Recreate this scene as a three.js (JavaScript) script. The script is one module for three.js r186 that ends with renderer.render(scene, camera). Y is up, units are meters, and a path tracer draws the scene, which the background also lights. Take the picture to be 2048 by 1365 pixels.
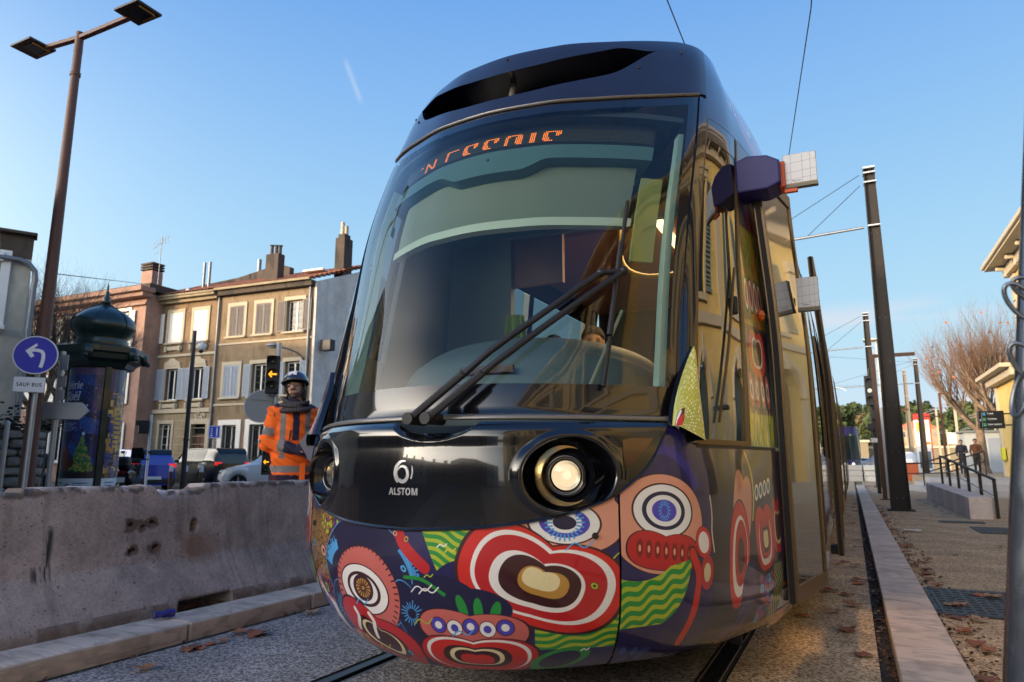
import * as THREE from 'three';
import { mergeGeometries, mergeVertices, toCreasedNormals } from 'three/addons/utils/BufferGeometryUtils.js';
import { RoundedBoxGeometry } from 'three/addons/geometries/RoundedBoxGeometry.js';
import { FontLoader } from 'three/addons/loaders/FontLoader.js';
import { TextGeometry } from 'three/addons/geometries/TextGeometry.js';

// ---------------------------------------------------------------- camera, sky, sun, exposure
const scene = new THREE.Scene();
const camera = new THREE.PerspectiveCamera(52.46, 1024 / 682, 0.05, 3000);
camera.position.set(0, 0.94, 0);
camera.rotation.set(THREE.MathUtils.degToRad(10.1), THREE.MathUtils.degToRad(25.8), 0, 'YXZ');
camera.focus = 3.4; camera.userData.fStop = 4.5;
camera.updateMatrixWorld();

const SUN = new THREE.Vector3(-0.61, 0.14, 0.79).normalize();
const sstep = (a, b, x) => { const t = Math.min(1, Math.max(0, (x - a) / (b - a))); return t * t * (3 - 2 * t); };
const lerp = (a, b, t) => a + (b - a) * t;
const hash2 = (x, y, s = 0) => { let h = (x | 0) * 374761393 + (y | 0) * 668265263 + s * 1442695041; h = Math.imul(h ^ (h >>> 13), 1274126177); h ^= h >>> 16; return (h >>> 0) / 4294967296; };
function vnoise(x, y, s = 0, P = 0) {                      // value noise, period P cells when P > 0
  const xi = Math.floor(x), yi = Math.floor(y), fx = x - xi, fy = y - yi;
  const m = P ? (k) => ((k % P) + P) % P : (k) => k;
  const u = fx * fx * (3 - 2 * fx), v = fy * fy * (3 - 2 * fy);
  return lerp(lerp(hash2(m(xi), m(yi), s), hash2(m(xi + 1), m(yi), s), u), lerp(hash2(m(xi), m(yi + 1), s), hash2(m(xi + 1), m(yi + 1), s), u), v);
}
function fbm(x, y, o = 4, s = 0, P = 0) { let a = 0, w = 0.5, t = 0; for (let i = 0; i < o; i++) { a += w * vnoise(x, y, s + i, P); t += w; w *= 0.5; x *= 2; y *= 2; P *= 2; } return a / t; }

{ // the sky: clear winter air, pale towards the horizon, warm round the sun, low clouds ahead, one contrail
  const W = 2048, Hh = 1024, data = new Float32Array(W * Hh * 4);
  const stops = [[-0.2, 0.40, 0.42, 0.44], [0, 0.70, 0.76, 0.83], [0.06, 0.63, 0.80, 0.93], [0.17, 0.50, 0.77, 0.94], [0.3, 0.38, 0.665, 0.93], [0.45, 0.27, 0.53, 0.90], [0.6, 0.17, 0.40, 0.84], [0.8, 0.10, 0.27, 0.64], [1.0, 0.075, 0.20, 0.52]];
  const c0 = new THREE.Vector3(-0.5557, 0.5201, -0.6486), c1 = new THREE.Vector3(-0.5542, 0.4767, -0.6824), cn = new THREE.Vector3().crossVectors(c0, c1).normalize();
  const mid = c0.clone().add(c1).normalize(), half = c0.angleTo(c1) / 2;
  const d = new THREE.Vector3();
  for (let j = 0; j < Hh; j++) for (let i = 0; i < W; i++) {
    const th = ((j + 0.5) / Hh - 0.5) * Math.PI, ph = ((i + 0.5) / W - 0.5) * 2 * Math.PI;
    d.set(Math.cos(th) * Math.cos(ph), Math.sin(th), Math.cos(th) * Math.sin(ph));
    let k = 0; while (k < stops.length - 2 && d.y > stops[k + 1][0]) k++;
    const A = stops[k], B = stops[k + 1], t = Math.min(1, Math.max(0, (d.y - A[0]) / (B[0] - A[0])));
    let r = lerp(A[1], B[1], t), g = lerp(A[2], B[2], t), b = lerp(A[3], B[3], t);
    const cs = d.dot(SUN), g1 = Math.pow(Math.max(0, cs), 24) * 4.0, g2 = Math.pow(Math.max(0, 0.5 + 0.5 * cs), 8) * 14.0 * (1 - sstep(0.22, 0.66, d.y));
    r += g1 * 1.0 + g2; g += g1 * 0.74 + g2 * 0.88; b += g1 * 0.42 + g2 * 0.72;
    if (d.y > 0) {                                            // low cloud banks
      const az = Math.atan2(d.x, -d.z), el = Math.asin(d.y);
      const n = fbm(az * 7 + 11, el * 26 + 3, 5, 5), band = sstep(0.13, 0.05, el) * sstep(0.2, 0.6, Math.cos(az - 0.05)) ;
      let c = sstep(0.36, 0.56, n) * band * 0.9;
      const n2 = fbm(az * 5 + 2, el * 40 + 9, 5, 9), b2 = sstep(0.03, 0.0, Math.abs(el - 0.185)) * sstep(0.22, 0.05, Math.abs(az - 0.02));
      c = Math.max(c, sstep(0.42, 0.7, n2) * b2 * 0.5);
      r = lerp(r, 0.86, c); g = lerp(g, 0.80, c); b = lerp(b, 0.86, c);
    }
    const off = Math.abs(d.dot(cn)), along = d.angleTo(mid);
    if (off < 0.004 && along < half * 1.3) { const c = (1 - off / 0.004) * sstep(half * 1.25, half * 0.6, along) * 0.28; r = lerp(r, 1, c); g = lerp(g, 1, c); b = lerp(b, 1, c); }
    const o = (j * W + i) * 4; data[o] = r; data[o + 1] = g; data[o + 2] = b; data[o + 3] = 1;
  }
  const tex = new THREE.DataTexture(data, W, Hh, THREE.RGBAFormat, THREE.FloatType);
  tex.mapping = THREE.EquirectangularReflectionMapping; tex.magFilter = THREE.LinearFilter; tex.minFilter = THREE.LinearFilter; tex.needsUpdate = true;
  scene.background = tex; scene.environment = tex;
}
const sun = new THREE.DirectionalLight(new THREE.Color().setRGB(1, 0.70, 0.40), 5);
sun.position.copy(SUN).multiplyScalar(120); sun.castShadow = true;
sun.shadow.mapSize.set(4096, 4096); Object.assign(sun.shadow.camera, { left: -110, right: 110, top: 70, bottom: -70, near: 1, far: 320 });
scene.add(sun, sun.target);

const renderer = new THREE.WebGLRenderer({ antialias: true });
renderer.toneMapping = THREE.LinearToneMapping;
renderer.toneMappingExposure = 1.0;
renderer.shadowMap.enabled = true;

// ---------------------------------------------------------------- helpers
function RNG(a) { return () => { a |= 0; a = a + 0x6D2B79F5 | 0; let t = Math.imul(a ^ a >>> 15, 1 | a); t = t + Math.imul(t ^ t >>> 7, 61 | t) ^ t; return ((t ^ t >>> 14) >>> 0) / 4294967296; }; }
const rad = THREE.MathUtils.degToRad, V = (x, y, z) => new THREE.Vector3(x, y, z);
const used = {};
function numbered(n) { if (!(n in used)) { used[n] = 0; return n; } used[n]++; return n + '_' + String(used[n]).padStart(3, '0'); }
function tag(o, label, category, group) { o.userData.label = label; o.userData.category = category; if (group) o.userData.group = group; return o; }
function thing(name, label, category, pos = [0, 0, 0], ry = 0, group) {
  const o = new THREE.Group(); o.name = numbered(name); o.position.set(...pos); o.rotation.y = ry; scene.add(o); return tag(o, label, category, group);
}
function shadows(o) { o.castShadow = true; o.receiveShadow = true; return o; }
function mesh(name, geo, mat, parent = scene) {
  if (Array.isArray(geo)) geo = mg(geo);
  const m = shadows(new THREE.Mesh(geo, mat)); m.name = parent === scene ? numbered(name) : name; parent.add(m); return m;
}
function struct(name, geo, mat) { const m = mesh(name, geo, mat); m.userData.kind = 'structure'; return m; }
function mg(list) {                                            // merge, keeping position / normal / uv only
  const l = list.map((g) => { g = g.index ? g.toNonIndexed() : g; for (const k of Object.keys(g.attributes)) if (!['position', 'normal', 'uv'].includes(k)) g.deleteAttribute(k); if (!g.attributes.uv) g.setAttribute('uv', new THREE.BufferAttribute(new Float32Array(g.attributes.position.count * 2), 2)); if (!g.attributes.normal) g.computeVertexNormals(); return g; });
  return l.length > 1 ? mergeGeometries(l) : l[0];
}
function dup(o, pos, ry, label) { const c = o.clone(); c.name = numbered(o.name.replace(/_\d{3}$/, '')); c.userData = { ...o.userData }; scene.add(c); c.position.set(...pos); if (ry !== undefined) c.rotation.y = ry; if (label) c.userData.label = label; return c; }
function boxUV(g, s = 1) {                                     // uv in metres from position, by dominant normal axis
  const p = g.attributes.position, n = g.attributes.normal, uv = new Float32Array(p.count * 2);
  for (let i = 0; i < p.count; i++) {
    const ax = Math.abs(n.getX(i)), ay = Math.abs(n.getY(i)), az = Math.abs(n.getZ(i));
    let u, v; if (ay >= ax && ay >= az) { u = p.getX(i); v = p.getZ(i); } else if (ax >= az) { u = p.getZ(i); v = p.getY(i); } else { u = p.getX(i); v = p.getY(i); }
    uv[i * 2] = u * s; uv[i * 2 + 1] = v * s;
  }
  g.setAttribute('uv', new THREE.BufferAttribute(uv, 2)); return g;
}
const box = (w, h, d, x = 0, y = 0, z = 0) => boxUV(new THREE.BoxGeometry(w, h, d).translate(x, y, z));
const rbox = (w, h, d, r, x = 0, y = 0, z = 0, seg = 2) => boxUV(new RoundedBoxGeometry(w, h, d, seg, Math.min(r, w / 2.01, h / 2.01, d / 2.01)).translate(x, y, z));
const cyl = (r0, r1, h, x = 0, y = 0, z = 0, n = 20) => new THREE.CylinderGeometry(r1, r0, h, n).translate(x, y + h / 2, z);   // r0 bottom
const tube = (pts, r, n = 24, k = 8, closed = false) => new THREE.TubeGeometry(new THREE.CatmullRomCurve3(pts.map((p) => V(...p)), closed), n, r, k, closed);
function rod(a, b, r, k = 8, r2 = r) {                          // straight bar between two points
  const A = V(...a), B = V(...b), L = A.distanceTo(B); const g = new THREE.CylinderGeometry(r2, r, L, k).translate(0, L / 2, 0);
  g.applyQuaternion(new THREE.Quaternion().setFromUnitVectors(V(0, 1, 0), B.clone().sub(A).normalize())); return g.translate(...a);
}
function beam(a, b, w, h, rr = 0) {                             // square bar between two points
  const A = V(...a), B = V(...b), L = A.distanceTo(B); const g = rr ? rbox(w, h, L, rr) : box(w, h, L); const m = new THREE.Matrix4().lookAt(B, A, V(0, 1, 0)); g.applyMatrix4(m.setPosition(A.clone().add(B).multiplyScalar(0.5))); return g;
}
const lathe = (pts, n = 32) => new THREE.LatheGeometry(pts.map((p) => new THREE.Vector2(p[0], p[1])), n);
function extr(pts, depth, bevel = 0, holes = []) {              // polygon in xy, extruded along +z
  const s = new THREE.Shape(pts.map((p) => new THREE.Vector2(p[0], p[1]))); for (const h of holes) s.holes.push(new THREE.Path(h.map((p) => new THREE.Vector2(p[0], p[1]))));
  return new THREE.ExtrudeGeometry(s, { depth, bevelEnabled: bevel > 0, bevelSize: bevel, bevelThickness: bevel, bevelSegments: 2, bevelOffset: -bevel, curveSegments: 12 });
}
function grid(nu, nv, fn, uvfn) {                                // fn(u, v) -> [x, y, z], u, v in 0..1
  const P = new Float32Array((nu + 1) * (nv + 1) * 3), UV = new Float32Array((nu + 1) * (nv + 1) * 2), I = [];
  for (let j = 0; j <= nv; j++) for (let i = 0; i <= nu; i++) {
    const k = j * (nu + 1) + i, p = fn(i / nu, j / nv); P.set(p, k * 3); UV.set(uvfn ? uvfn(i / nu, j / nv, p) : [i / nu, j / nv], k * 2);
    if (i < nu && j < nv) I.push(k, k + 1, k + nu + 2, k, k + nu + 2, k + nu + 1);
  }
  const g = new THREE.BufferGeometry(); g.setAttribute('position', new THREE.BufferAttribute(P, 3)); g.setAttribute('uv', new THREE.BufferAttribute(UV, 2)); g.setIndex(I); g.computeVertexNormals(); return g;
}
// textures
function tex(size, fn, rep = [1, 1], srgb = true, h = size) {    // fn(u, v, i, j) -> [r, g, b] 0..1 (sRGB values for colour maps)
  const data = new Uint8Array(size * h * 4);
  for (let j = 0; j < h; j++) for (let i = 0; i < size; i++) { const c = fn(i / size, j / h, i, j), o = (j * size + i) * 4; data[o] = Math.max(0, Math.min(255, c[0] * 255)); data[o + 1] = Math.max(0, Math.min(255, c[1] * 255)); data[o + 2] = Math.max(0, Math.min(255, c[2] * 255)); data[o + 3] = 255; }
  const t = new THREE.DataTexture(data, size, h, THREE.RGBAFormat); t.magFilter = THREE.LinearFilter; t.minFilter = THREE.LinearMipmapLinearFilter; t.generateMipmaps = true; t.wrapS = t.wrapT = THREE.RepeatWrapping; t.repeat.set(...rep); if (srgb) t.colorSpace = THREE.SRGBColorSpace; t.needsUpdate = true; return t;
}
function canvasTex(w, h, draw) {
  const c = document.createElement('canvas'); c.width = w; c.height = h; draw(c.getContext('2d'), w, h);
  const t = new THREE.CanvasTexture(c); t.colorSpace = THREE.SRGBColorSpace; t.magFilter = THREE.LinearFilter; t.wrapS = t.wrapT = THREE.ClampToEdgeWrapping; return t;
}
const lin = (r, g, b) => new THREE.Color().setRGB(r, g, b);
function std(c, rough = 0.8, o = {}) { return new THREE.MeshStandardMaterial({ color: Array.isArray(c) ? lin(...c) : c, roughness: rough, ...o }); }
function phys(c, rough = 0.3, o = {}) { return new THREE.MeshPhysicalMaterial({ color: Array.isArray(c) ? lin(...c) : c, roughness: rough, ...o }); }
const mottle = tex(256, (u, v) => { const n = fbm(u * 8, v * 8, 5, 21, 8); const k = 0.82 + 0.32 * (n - 0.5) * 2 * 0.5 + 0.1; return [k, k, k]; });
const bumpFine = tex(256, (u, v, i, j) => { const k = 0.6 * fbm(u * 32, v * 32, 3, 3, 32) + 0.4 * hash2(i, j, 4); return [k, k, k]; }, [1, 1], false);
function withRep(t, a, b = a) { const c = t.clone(); c.repeat.set(a, b); c.needsUpdate = true; return c; }
const M = {
  black: std([0.012, 0.012, 0.014], 0.55), rubber: std([0.015, 0.015, 0.016], 0.8), darkMetal: std([0.03, 0.03, 0.034], 0.45, { metalness: 0.3 }),
  steel: std([0.55, 0.56, 0.58], 0.35, { metalness: 1 }), galv: std([0.42, 0.44, 0.46], 0.42, { metalness: 0.85 }), white: std([0.75, 0.75, 0.74], 0.5), chrome: std([0.8, 0.8, 0.8], 0.12, { metalness: 1 }),
  corten: std([0.085, 0.034, 0.018], 0.6), mast: std([0.020, 0.016, 0.015], 0.72), signBack: std([0.30, 0.31, 0.33], 0.5, { metalness: 0.4 }),
  pane: new THREE.MeshPhysicalMaterial({ color: 0xffffff, transmission: 1, thickness: 0, roughness: 0.0, ior: 1.5 }),
  darkGlass: phys([0.012, 0.015, 0.017], 0.04),
};
// ---------------------------------------------------------------- ground, track bed, kerbs
const aggregate = (seed, base, dark, light) => tex(1024, (u, v, i, j) => {
  const a = vnoise(u * 170, v * 170, seed, 170), b = vnoise(u * 110 + 3, v * 110, seed + 1, 110), c = hash2(i, j, seed + 2), d = fbm(u * 5, v * 5, 4, seed + 3, 5);
  let k = (a * 0.55 + b * 0.35 + c * 0.10); k = sstep(0.25, 0.75, k);
  const m = 0.96 + 0.24 * (d - 0.5); const col = k < 0.5 ? [0, 1, 2].map((q) => lerp(dark[q], base[q], k * 2)) : [0, 1, 2].map((q) => lerp(base[q], light[q], k * 2 - 1));
  return col.map((x) => x * m);
});
const aggBump = tex(1024, (u, v, i, j) => { const k = 0.55 * vnoise(u * 170, v * 170, 31, 170) + 0.35 * vnoise(u * 110 + 3, v * 110, 32, 110) + 0.1 * hash2(i, j, 33); return [k, k, k]; }, [1, 1], false);
function gravelMat(base, dark, light) { const t = aggregate(31, base, dark, light); return new THREE.MeshStandardMaterial({ map: t, bumpMap: aggBump, bumpScale: 0.006, roughness: 0.9 }); }
const bedMat = gravelMat([0.56, 0.54, 0.54], [0.36, 0.335, 0.33], [0.68, 0.66, 0.66]);
const plazaMat = gravelMat([0.78, 0.68, 0.54], [0.50, 0.42, 0.33], [0.88, 0.79, 0.65]);
const flat = (x0, x1, z0, z1, y, s = 1 / 1.3) => { const g = new THREE.PlaneGeometry(x1 - x0, z0 - z1).rotateX(-Math.PI / 2).translate((x0 + x1) / 2, y, (z0 + z1) / 2); return boxUV(g, s); };
const asphaltTex = tex(512, (u, v, i, j) => { const k = 0.23 + 0.09 * (hash2(i, j, 8) - 0.5) + 0.12 * (fbm(u * 6, v * 6, 5, 40, 6) - 0.5); return [k * 1.02, k, k * 0.98]; });
const asphalt = new THREE.MeshStandardMaterial({ map: asphaltTex, bumpMap: bumpFine, bumpScale: 0.004, roughness: 0.92 });
const earthTex = tex(512, (u, v) => { const n = fbm(u * 8, v * 8, 6, 50, 8), m = fbm(u * 3, v * 3, 4, 60, 3); return [0.36 + 0.22 * n, 0.32 + 0.18 * n + 0.05 * m, 0.22 + 0.12 * n]; });
{
  struct('ground', (() => { const g = new THREE.PlaneGeometry(2400, 2400).rotateX(-Math.PI / 2).translate(0, -0.03, 0); return boxUV(g, 1 / 9); })(), new THREE.MeshStandardMaterial({ map: earthTex, roughness: 0.95 }));
  struct('street', flat(-60, -6.2, 30, -60, -0.008, 1 / 3), asphalt);
  struct('verge_paving', flat(-6.2, -3.68, 30, -60, -0.004), bedMat);
  // track bed of exposed aggregate concrete, cut away at the two rail grooves
  for (const [a, b] of [[-3.26, -2.215], [-2.09, -0.695], [-0.57, 0.045]]) struct('track_bed', flat(a, b, 8, -75, 0), a === -0.57 ? plazaMat : bedMat);
  struct('plaza_paving', flat(0.395, 60, 30, -48, 0), plazaMat);
  const gut = std([0.03, 0.028, 0.026], 0.9);
  struct('drain_channel', flat(0.04, 0.12, 8, -75, -0.02), gut);
  struct('drain_channel', flat(-3.36, -3.24, 8, -75, -0.018), gut);
  // grooved rails: head, groove and guard lip, flush with the concrete
  const railM = std([0.11, 0.10, 0.10], 0.38, { metalness: 0.9 }), lipM = std([0.025, 0.023, 0.022], 0.7, {});
  for (const x of [-2.14, -0.64]) {
    const s = x < -1.39 ? 1 : -1, r = thing('rail', x < -1.39 ? 'dark grooved steel rail along the concrete barrier side' : 'dark grooved steel rail next to the paved plaza side', 'rail', [x, 0, 0]);
    mesh('rail_head', rbox(0.056, 0.06, 83, 0.008, -s * 0.018, -0.028, -33.5), railM, r);
    mesh('guard_lip', rbox(0.02, 0.05, 83, 0.005, s * 0.052, -0.024, -33.5), railM, r);
    mesh('joint_filler', box(0.122, 0.02, 83, 0, -0.036, -33.5), lipM, r);
    mesh('joint_seal', [box(0.012, 0.01, 83, -s * 0.053, -0.006, -33.5)], lipM, r);
  }
  // kerb stones
  const marble = tex(512, (u, v) => { const w = fbm(u * 4, v * 4, 5, 70, 4), n = fbm(u * 3 + 0, v * 14, 4, 75, 14), vein = sstep(0.44, 0.5, n) * sstep(0.58, 0.5, n); const k = 0.80 + 0.16 * (w - 0.5) - 0.1 * vein, s = sstep(0.5, 0.75, fbm(u * 9, v * 9, 4, 77, 9)) * 0.10; return [(k - s) * 1.03, (k - s) * 0.95, (k - s) * 0.88]; });
  const km = [0, 1, 2, 3].map((i) => { const t = marble.clone(); t.offset.set(i * 0.27, i * 0.41); t.needsUpdate = true; return new THREE.MeshStandardMaterial({ map: t, bumpMap: bumpFine, bumpScale: 0.0015, roughness: 0.62, color: lin(0.86 + 0.05 * i, 0.85 + 0.045 * i, 0.84 + 0.04 * i) }); });
  const kr = new THREE.Group(); kr.name = 'kerb'; kr.userData.kind = 'structure'; scene.add(kr);
  const lens = [0.62, 0.68, 0.55, 0.72, 0.64]; let z = 2, i = 0;
  while (z > -33) { const L = lens[i % 5]; mesh('kerb_stone', rbox(0.275, 0.13, L - 0.010, 0.008, 0.255, -0.002 + (hash2(i, 3) - 0.5) * 0.004, z - L / 2), km[(i * 7 + (i >> 1)) % 4], kr); z -= L; i++; }
  // the kerb steps in and curves off to the right further on
  for (let k = 0; k < 7; k++) { const a = rad(90 - k * 13), cx = 2.2, cz = -33.2, R = 1.95; const g = rbox(0.28, 0.13, 0.44, 0.012, 0, 0.0, 0); g.rotateY(-rad(90) + a + rad(6)); mesh('kerb_stone', g.translate(cx - R * Math.sin(a), 0, cz - R * Math.cos(a)), km[k % 4], kr); }
  const kl = new THREE.Group(); kl.name = 'kerb_001'; kl.userData.kind = 'structure'; scene.add(kl);
  z = 4; i = 0; while (z > -30) { const L = 0.98; mesh('kerb_stone', rbox(0.30, 0.16, L - 0.012, 0.014, -3.51, 0.0 + (hash2(i, 9) - 0.5) * 0.004, z - L / 2), km[(i * 3 + 1) % 4], kl); z -= L; i++; }
}
// distant ground: the second track area, road, sandy rail yard, wooded ridge
struct('yard_road', flat(-30, 40, -48, -72, 0.004, 1 / 3), asphalt);
{
  const sand = tex(256, (u, v) => { const n = fbm(u * 8, v * 8, 5, 90, 8); return [0.62 + 0.16 * n, 0.52 + 0.14 * n, 0.36 + 0.12 * n]; });
  struct('rail_yard', flat(-30, 160, -72, -190, 0.006, 1 / 8), new THREE.MeshStandardMaterial({ map: sand, roughness: 0.95 }));
  struct('hill', grid(90, 30, (u, v) => { const x = -140 + u * 420, z = -190 - v * 210; const h = sstep(0, 0.7, v) * (13 + 7 * fbm(u * 6, v * 3, 4, 12) + 4 * Math.sin(u * 7 + 1)) ; return [x, h - 0.2, z]; }, (u, v) => [u * 60, v * 30]), new THREE.MeshStandardMaterial({ map: earthTex, roughness: 0.95 }));
}
// ---------------------------------------------------------------- the tram
function pchip(xs, ys) {
  const n = xs.length, h = [], dl = [], m = new Array(n).fill(0);
  for (let i = 0; i < n - 1; i++) { h[i] = xs[i + 1] - xs[i]; dl[i] = (ys[i + 1] - ys[i]) / h[i]; }
  for (let i = 1; i < n - 1; i++) m[i] = dl[i - 1] * dl[i] <= 0 ? 0 : 2 * dl[i - 1] * dl[i] / (dl[i - 1] + dl[i]);
  m[0] = dl[0]; m[n - 1] = dl[n - 2];
  return (x) => { if (x <= xs[0]) return ys[0]; if (x >= xs[n - 1]) return ys[n - 1]; let i = 0; while (x > xs[i + 1]) i++; const t = (x - xs[i]) / h[i], t2 = t * t, t3 = t2 * t; return ys[i] * (2 * t3 - 3 * t2 + 1) + h[i] * m[i] * (t3 - 2 * t2 + t) + ys[i + 1] * (-2 * t3 + 3 * t2) + h[i] * m[i + 1] * (t3 - t2); };
}
const IDX = [0, 1, 2, 3, 4, 5, 6, 7, 8, 9];
const LX = pchip([-1, ...IDX], [-0.25, 0, 0.25, 0.50, 0.72, 0.88, 0.97, 1.04, 1.10, 1.15, 1.2]), LT = pchip([-1, ...IDX], [0.04, 0, 0.04, 0.16, 0.335, 0.51, 0.76, 1.12, 1.5, 1.95, 2.6]);
const UX = pchip([-1, ...IDX], [-0.25, 0, 0.25, 0.5, 0.73, 0.88, 0.955, 1.0, 1.05, 1.09, 1.12]), UT = pchip([-1, ...IDX], [0.035, 0, 0.035, 0.145, 0.295, 0.45, 0.70, 1.06, 1.55, 2.05, 2.6]);
const t0f = pchip([0.18, 0.3, 0.45, 0.65, 0.9, 1.1, 1.5, 2.0, 2.55, 2.75, 3.06, 3.2], [0.29, 0.13, 0.045, 0, 0, 0.03, 0.15, 0.34, 0.60, 0.70, 0.89, 1.2]);
const kxf = pchip([0.18, 0.3, 0.45, 0.65, 2.6, 2.8, 3.06, 3.2], [0.74, 0.89, 0.97, 1, 1, 0.995, 0.97, 0.85]), ksf = pchip([0.18, 0.3, 0.45, 2.5, 2.8, 3.06, 3.2], [0.90, 0.965, 1, 1, 0.95, 0.86, 0.8]);
function planXT(q, y) {
  const s = q < 0 ? -1 : 1, a = Math.abs(q), i = a * 9, b = sstep(1.0, 2.6, y), k = lerp(kxf(y), ksf(y), sstep(0.35, 0.8, a));
  const st = sstep(1.06, 1.125, y) * (1 - sstep(1.4, 2.3, y)), nk = sstep(0.85, 1.06, y) * (1 - sstep(1.7, 2.5, y));   // the glass stands a little behind the nose
  return [s * lerp(LX(i), UX(i), b) * k * (1 - 0.022 * nk * (1 - sstep(0.5, 0.75, a)) - 0.018 * st * (1 - sstep(0.42, 0.47, a))), lerp(LT(i), UT(i), b) + t0f(y) * (1 - sstep(0.45, 1, a)) + 0.045 * st * (1 - sstep(0.41, 0.46, a))];
}
function S(q, y, off = 0) {                                     // a point of the body skin, off metres outward
  const [x, t] = planXT(q, y); if (!off) return [x, y, -t];
  const e = 0.002, a = planXT(q + e, y), b = planXT(q - e, y), c = planXT(q, y + e), d = planXT(q, y - e);
  const n = V(a[0] - b[0], 0, -(a[1] - b[1])).cross(V(c[0] - d[0], 2 * e, -(c[1] - d[1]))).normalize();
  return [x + n.x * off, y + n.y * off, -t + n.z * off];
}
const qOfX = (X, y = 0.9) => { let lo = 0, hi = 1; for (let i = 0; i < 30; i++) { const m = (lo + hi) / 2; if (planXT(m, y)[0] < Math.abs(X)) lo = m; else hi = m; } return Math.sign(X) * lo; };
const SX = (X, y, off = 0) => S(qOfX(X, y), y, off);
function patch(nu, nv, q0, q1, ylo, yhi, off = 0, uv) {         // ylo / yhi: numbers or functions of q; off: number or fn(q, y)
  const f = (v, q) => typeof v === 'function' ? v(q) : v;
  return grid(nu, nv, (u, v) => { const q = lerp(q0, q1, u), y = lerp(f(ylo, q), f(yhi, q), v); return S(q, y, typeof off === 'function' ? off(q, y) : off); }, uv && ((u, v) => { const q = lerp(q0, q1, u), y = lerp(f(ylo, q), f(yhi, q), v); return uv(q, y); }));
}
const slab = (nu, nv, q0, q1, a, b, o0, o1) => {                // a patch with thickness
  const f = (v, q) => typeof v === 'function' ? v(q) : v, P = (u, v, o) => { const q = lerp(q0, q1, u); return S(q, lerp(f(a, q), f(b, q), v), o); };
  return mg([grid(nu, nv, (u, v) => P(u, v, o1)), grid(nu, nv, (u, v) => P(1 - u, v, o0)), grid(nu, 1, (u, v) => P(u, 0, lerp(o0, o1, v))), grid(nu, 1, (u, v) => P(u, 1, lerp(o1, o0, v))), grid(nv, 1, (u, v) => P(0, u, lerp(o1, o0, v))), grid(nv, 1, (u, v) => P(1, u, lerp(o0, o1, v)))]);
};
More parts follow.
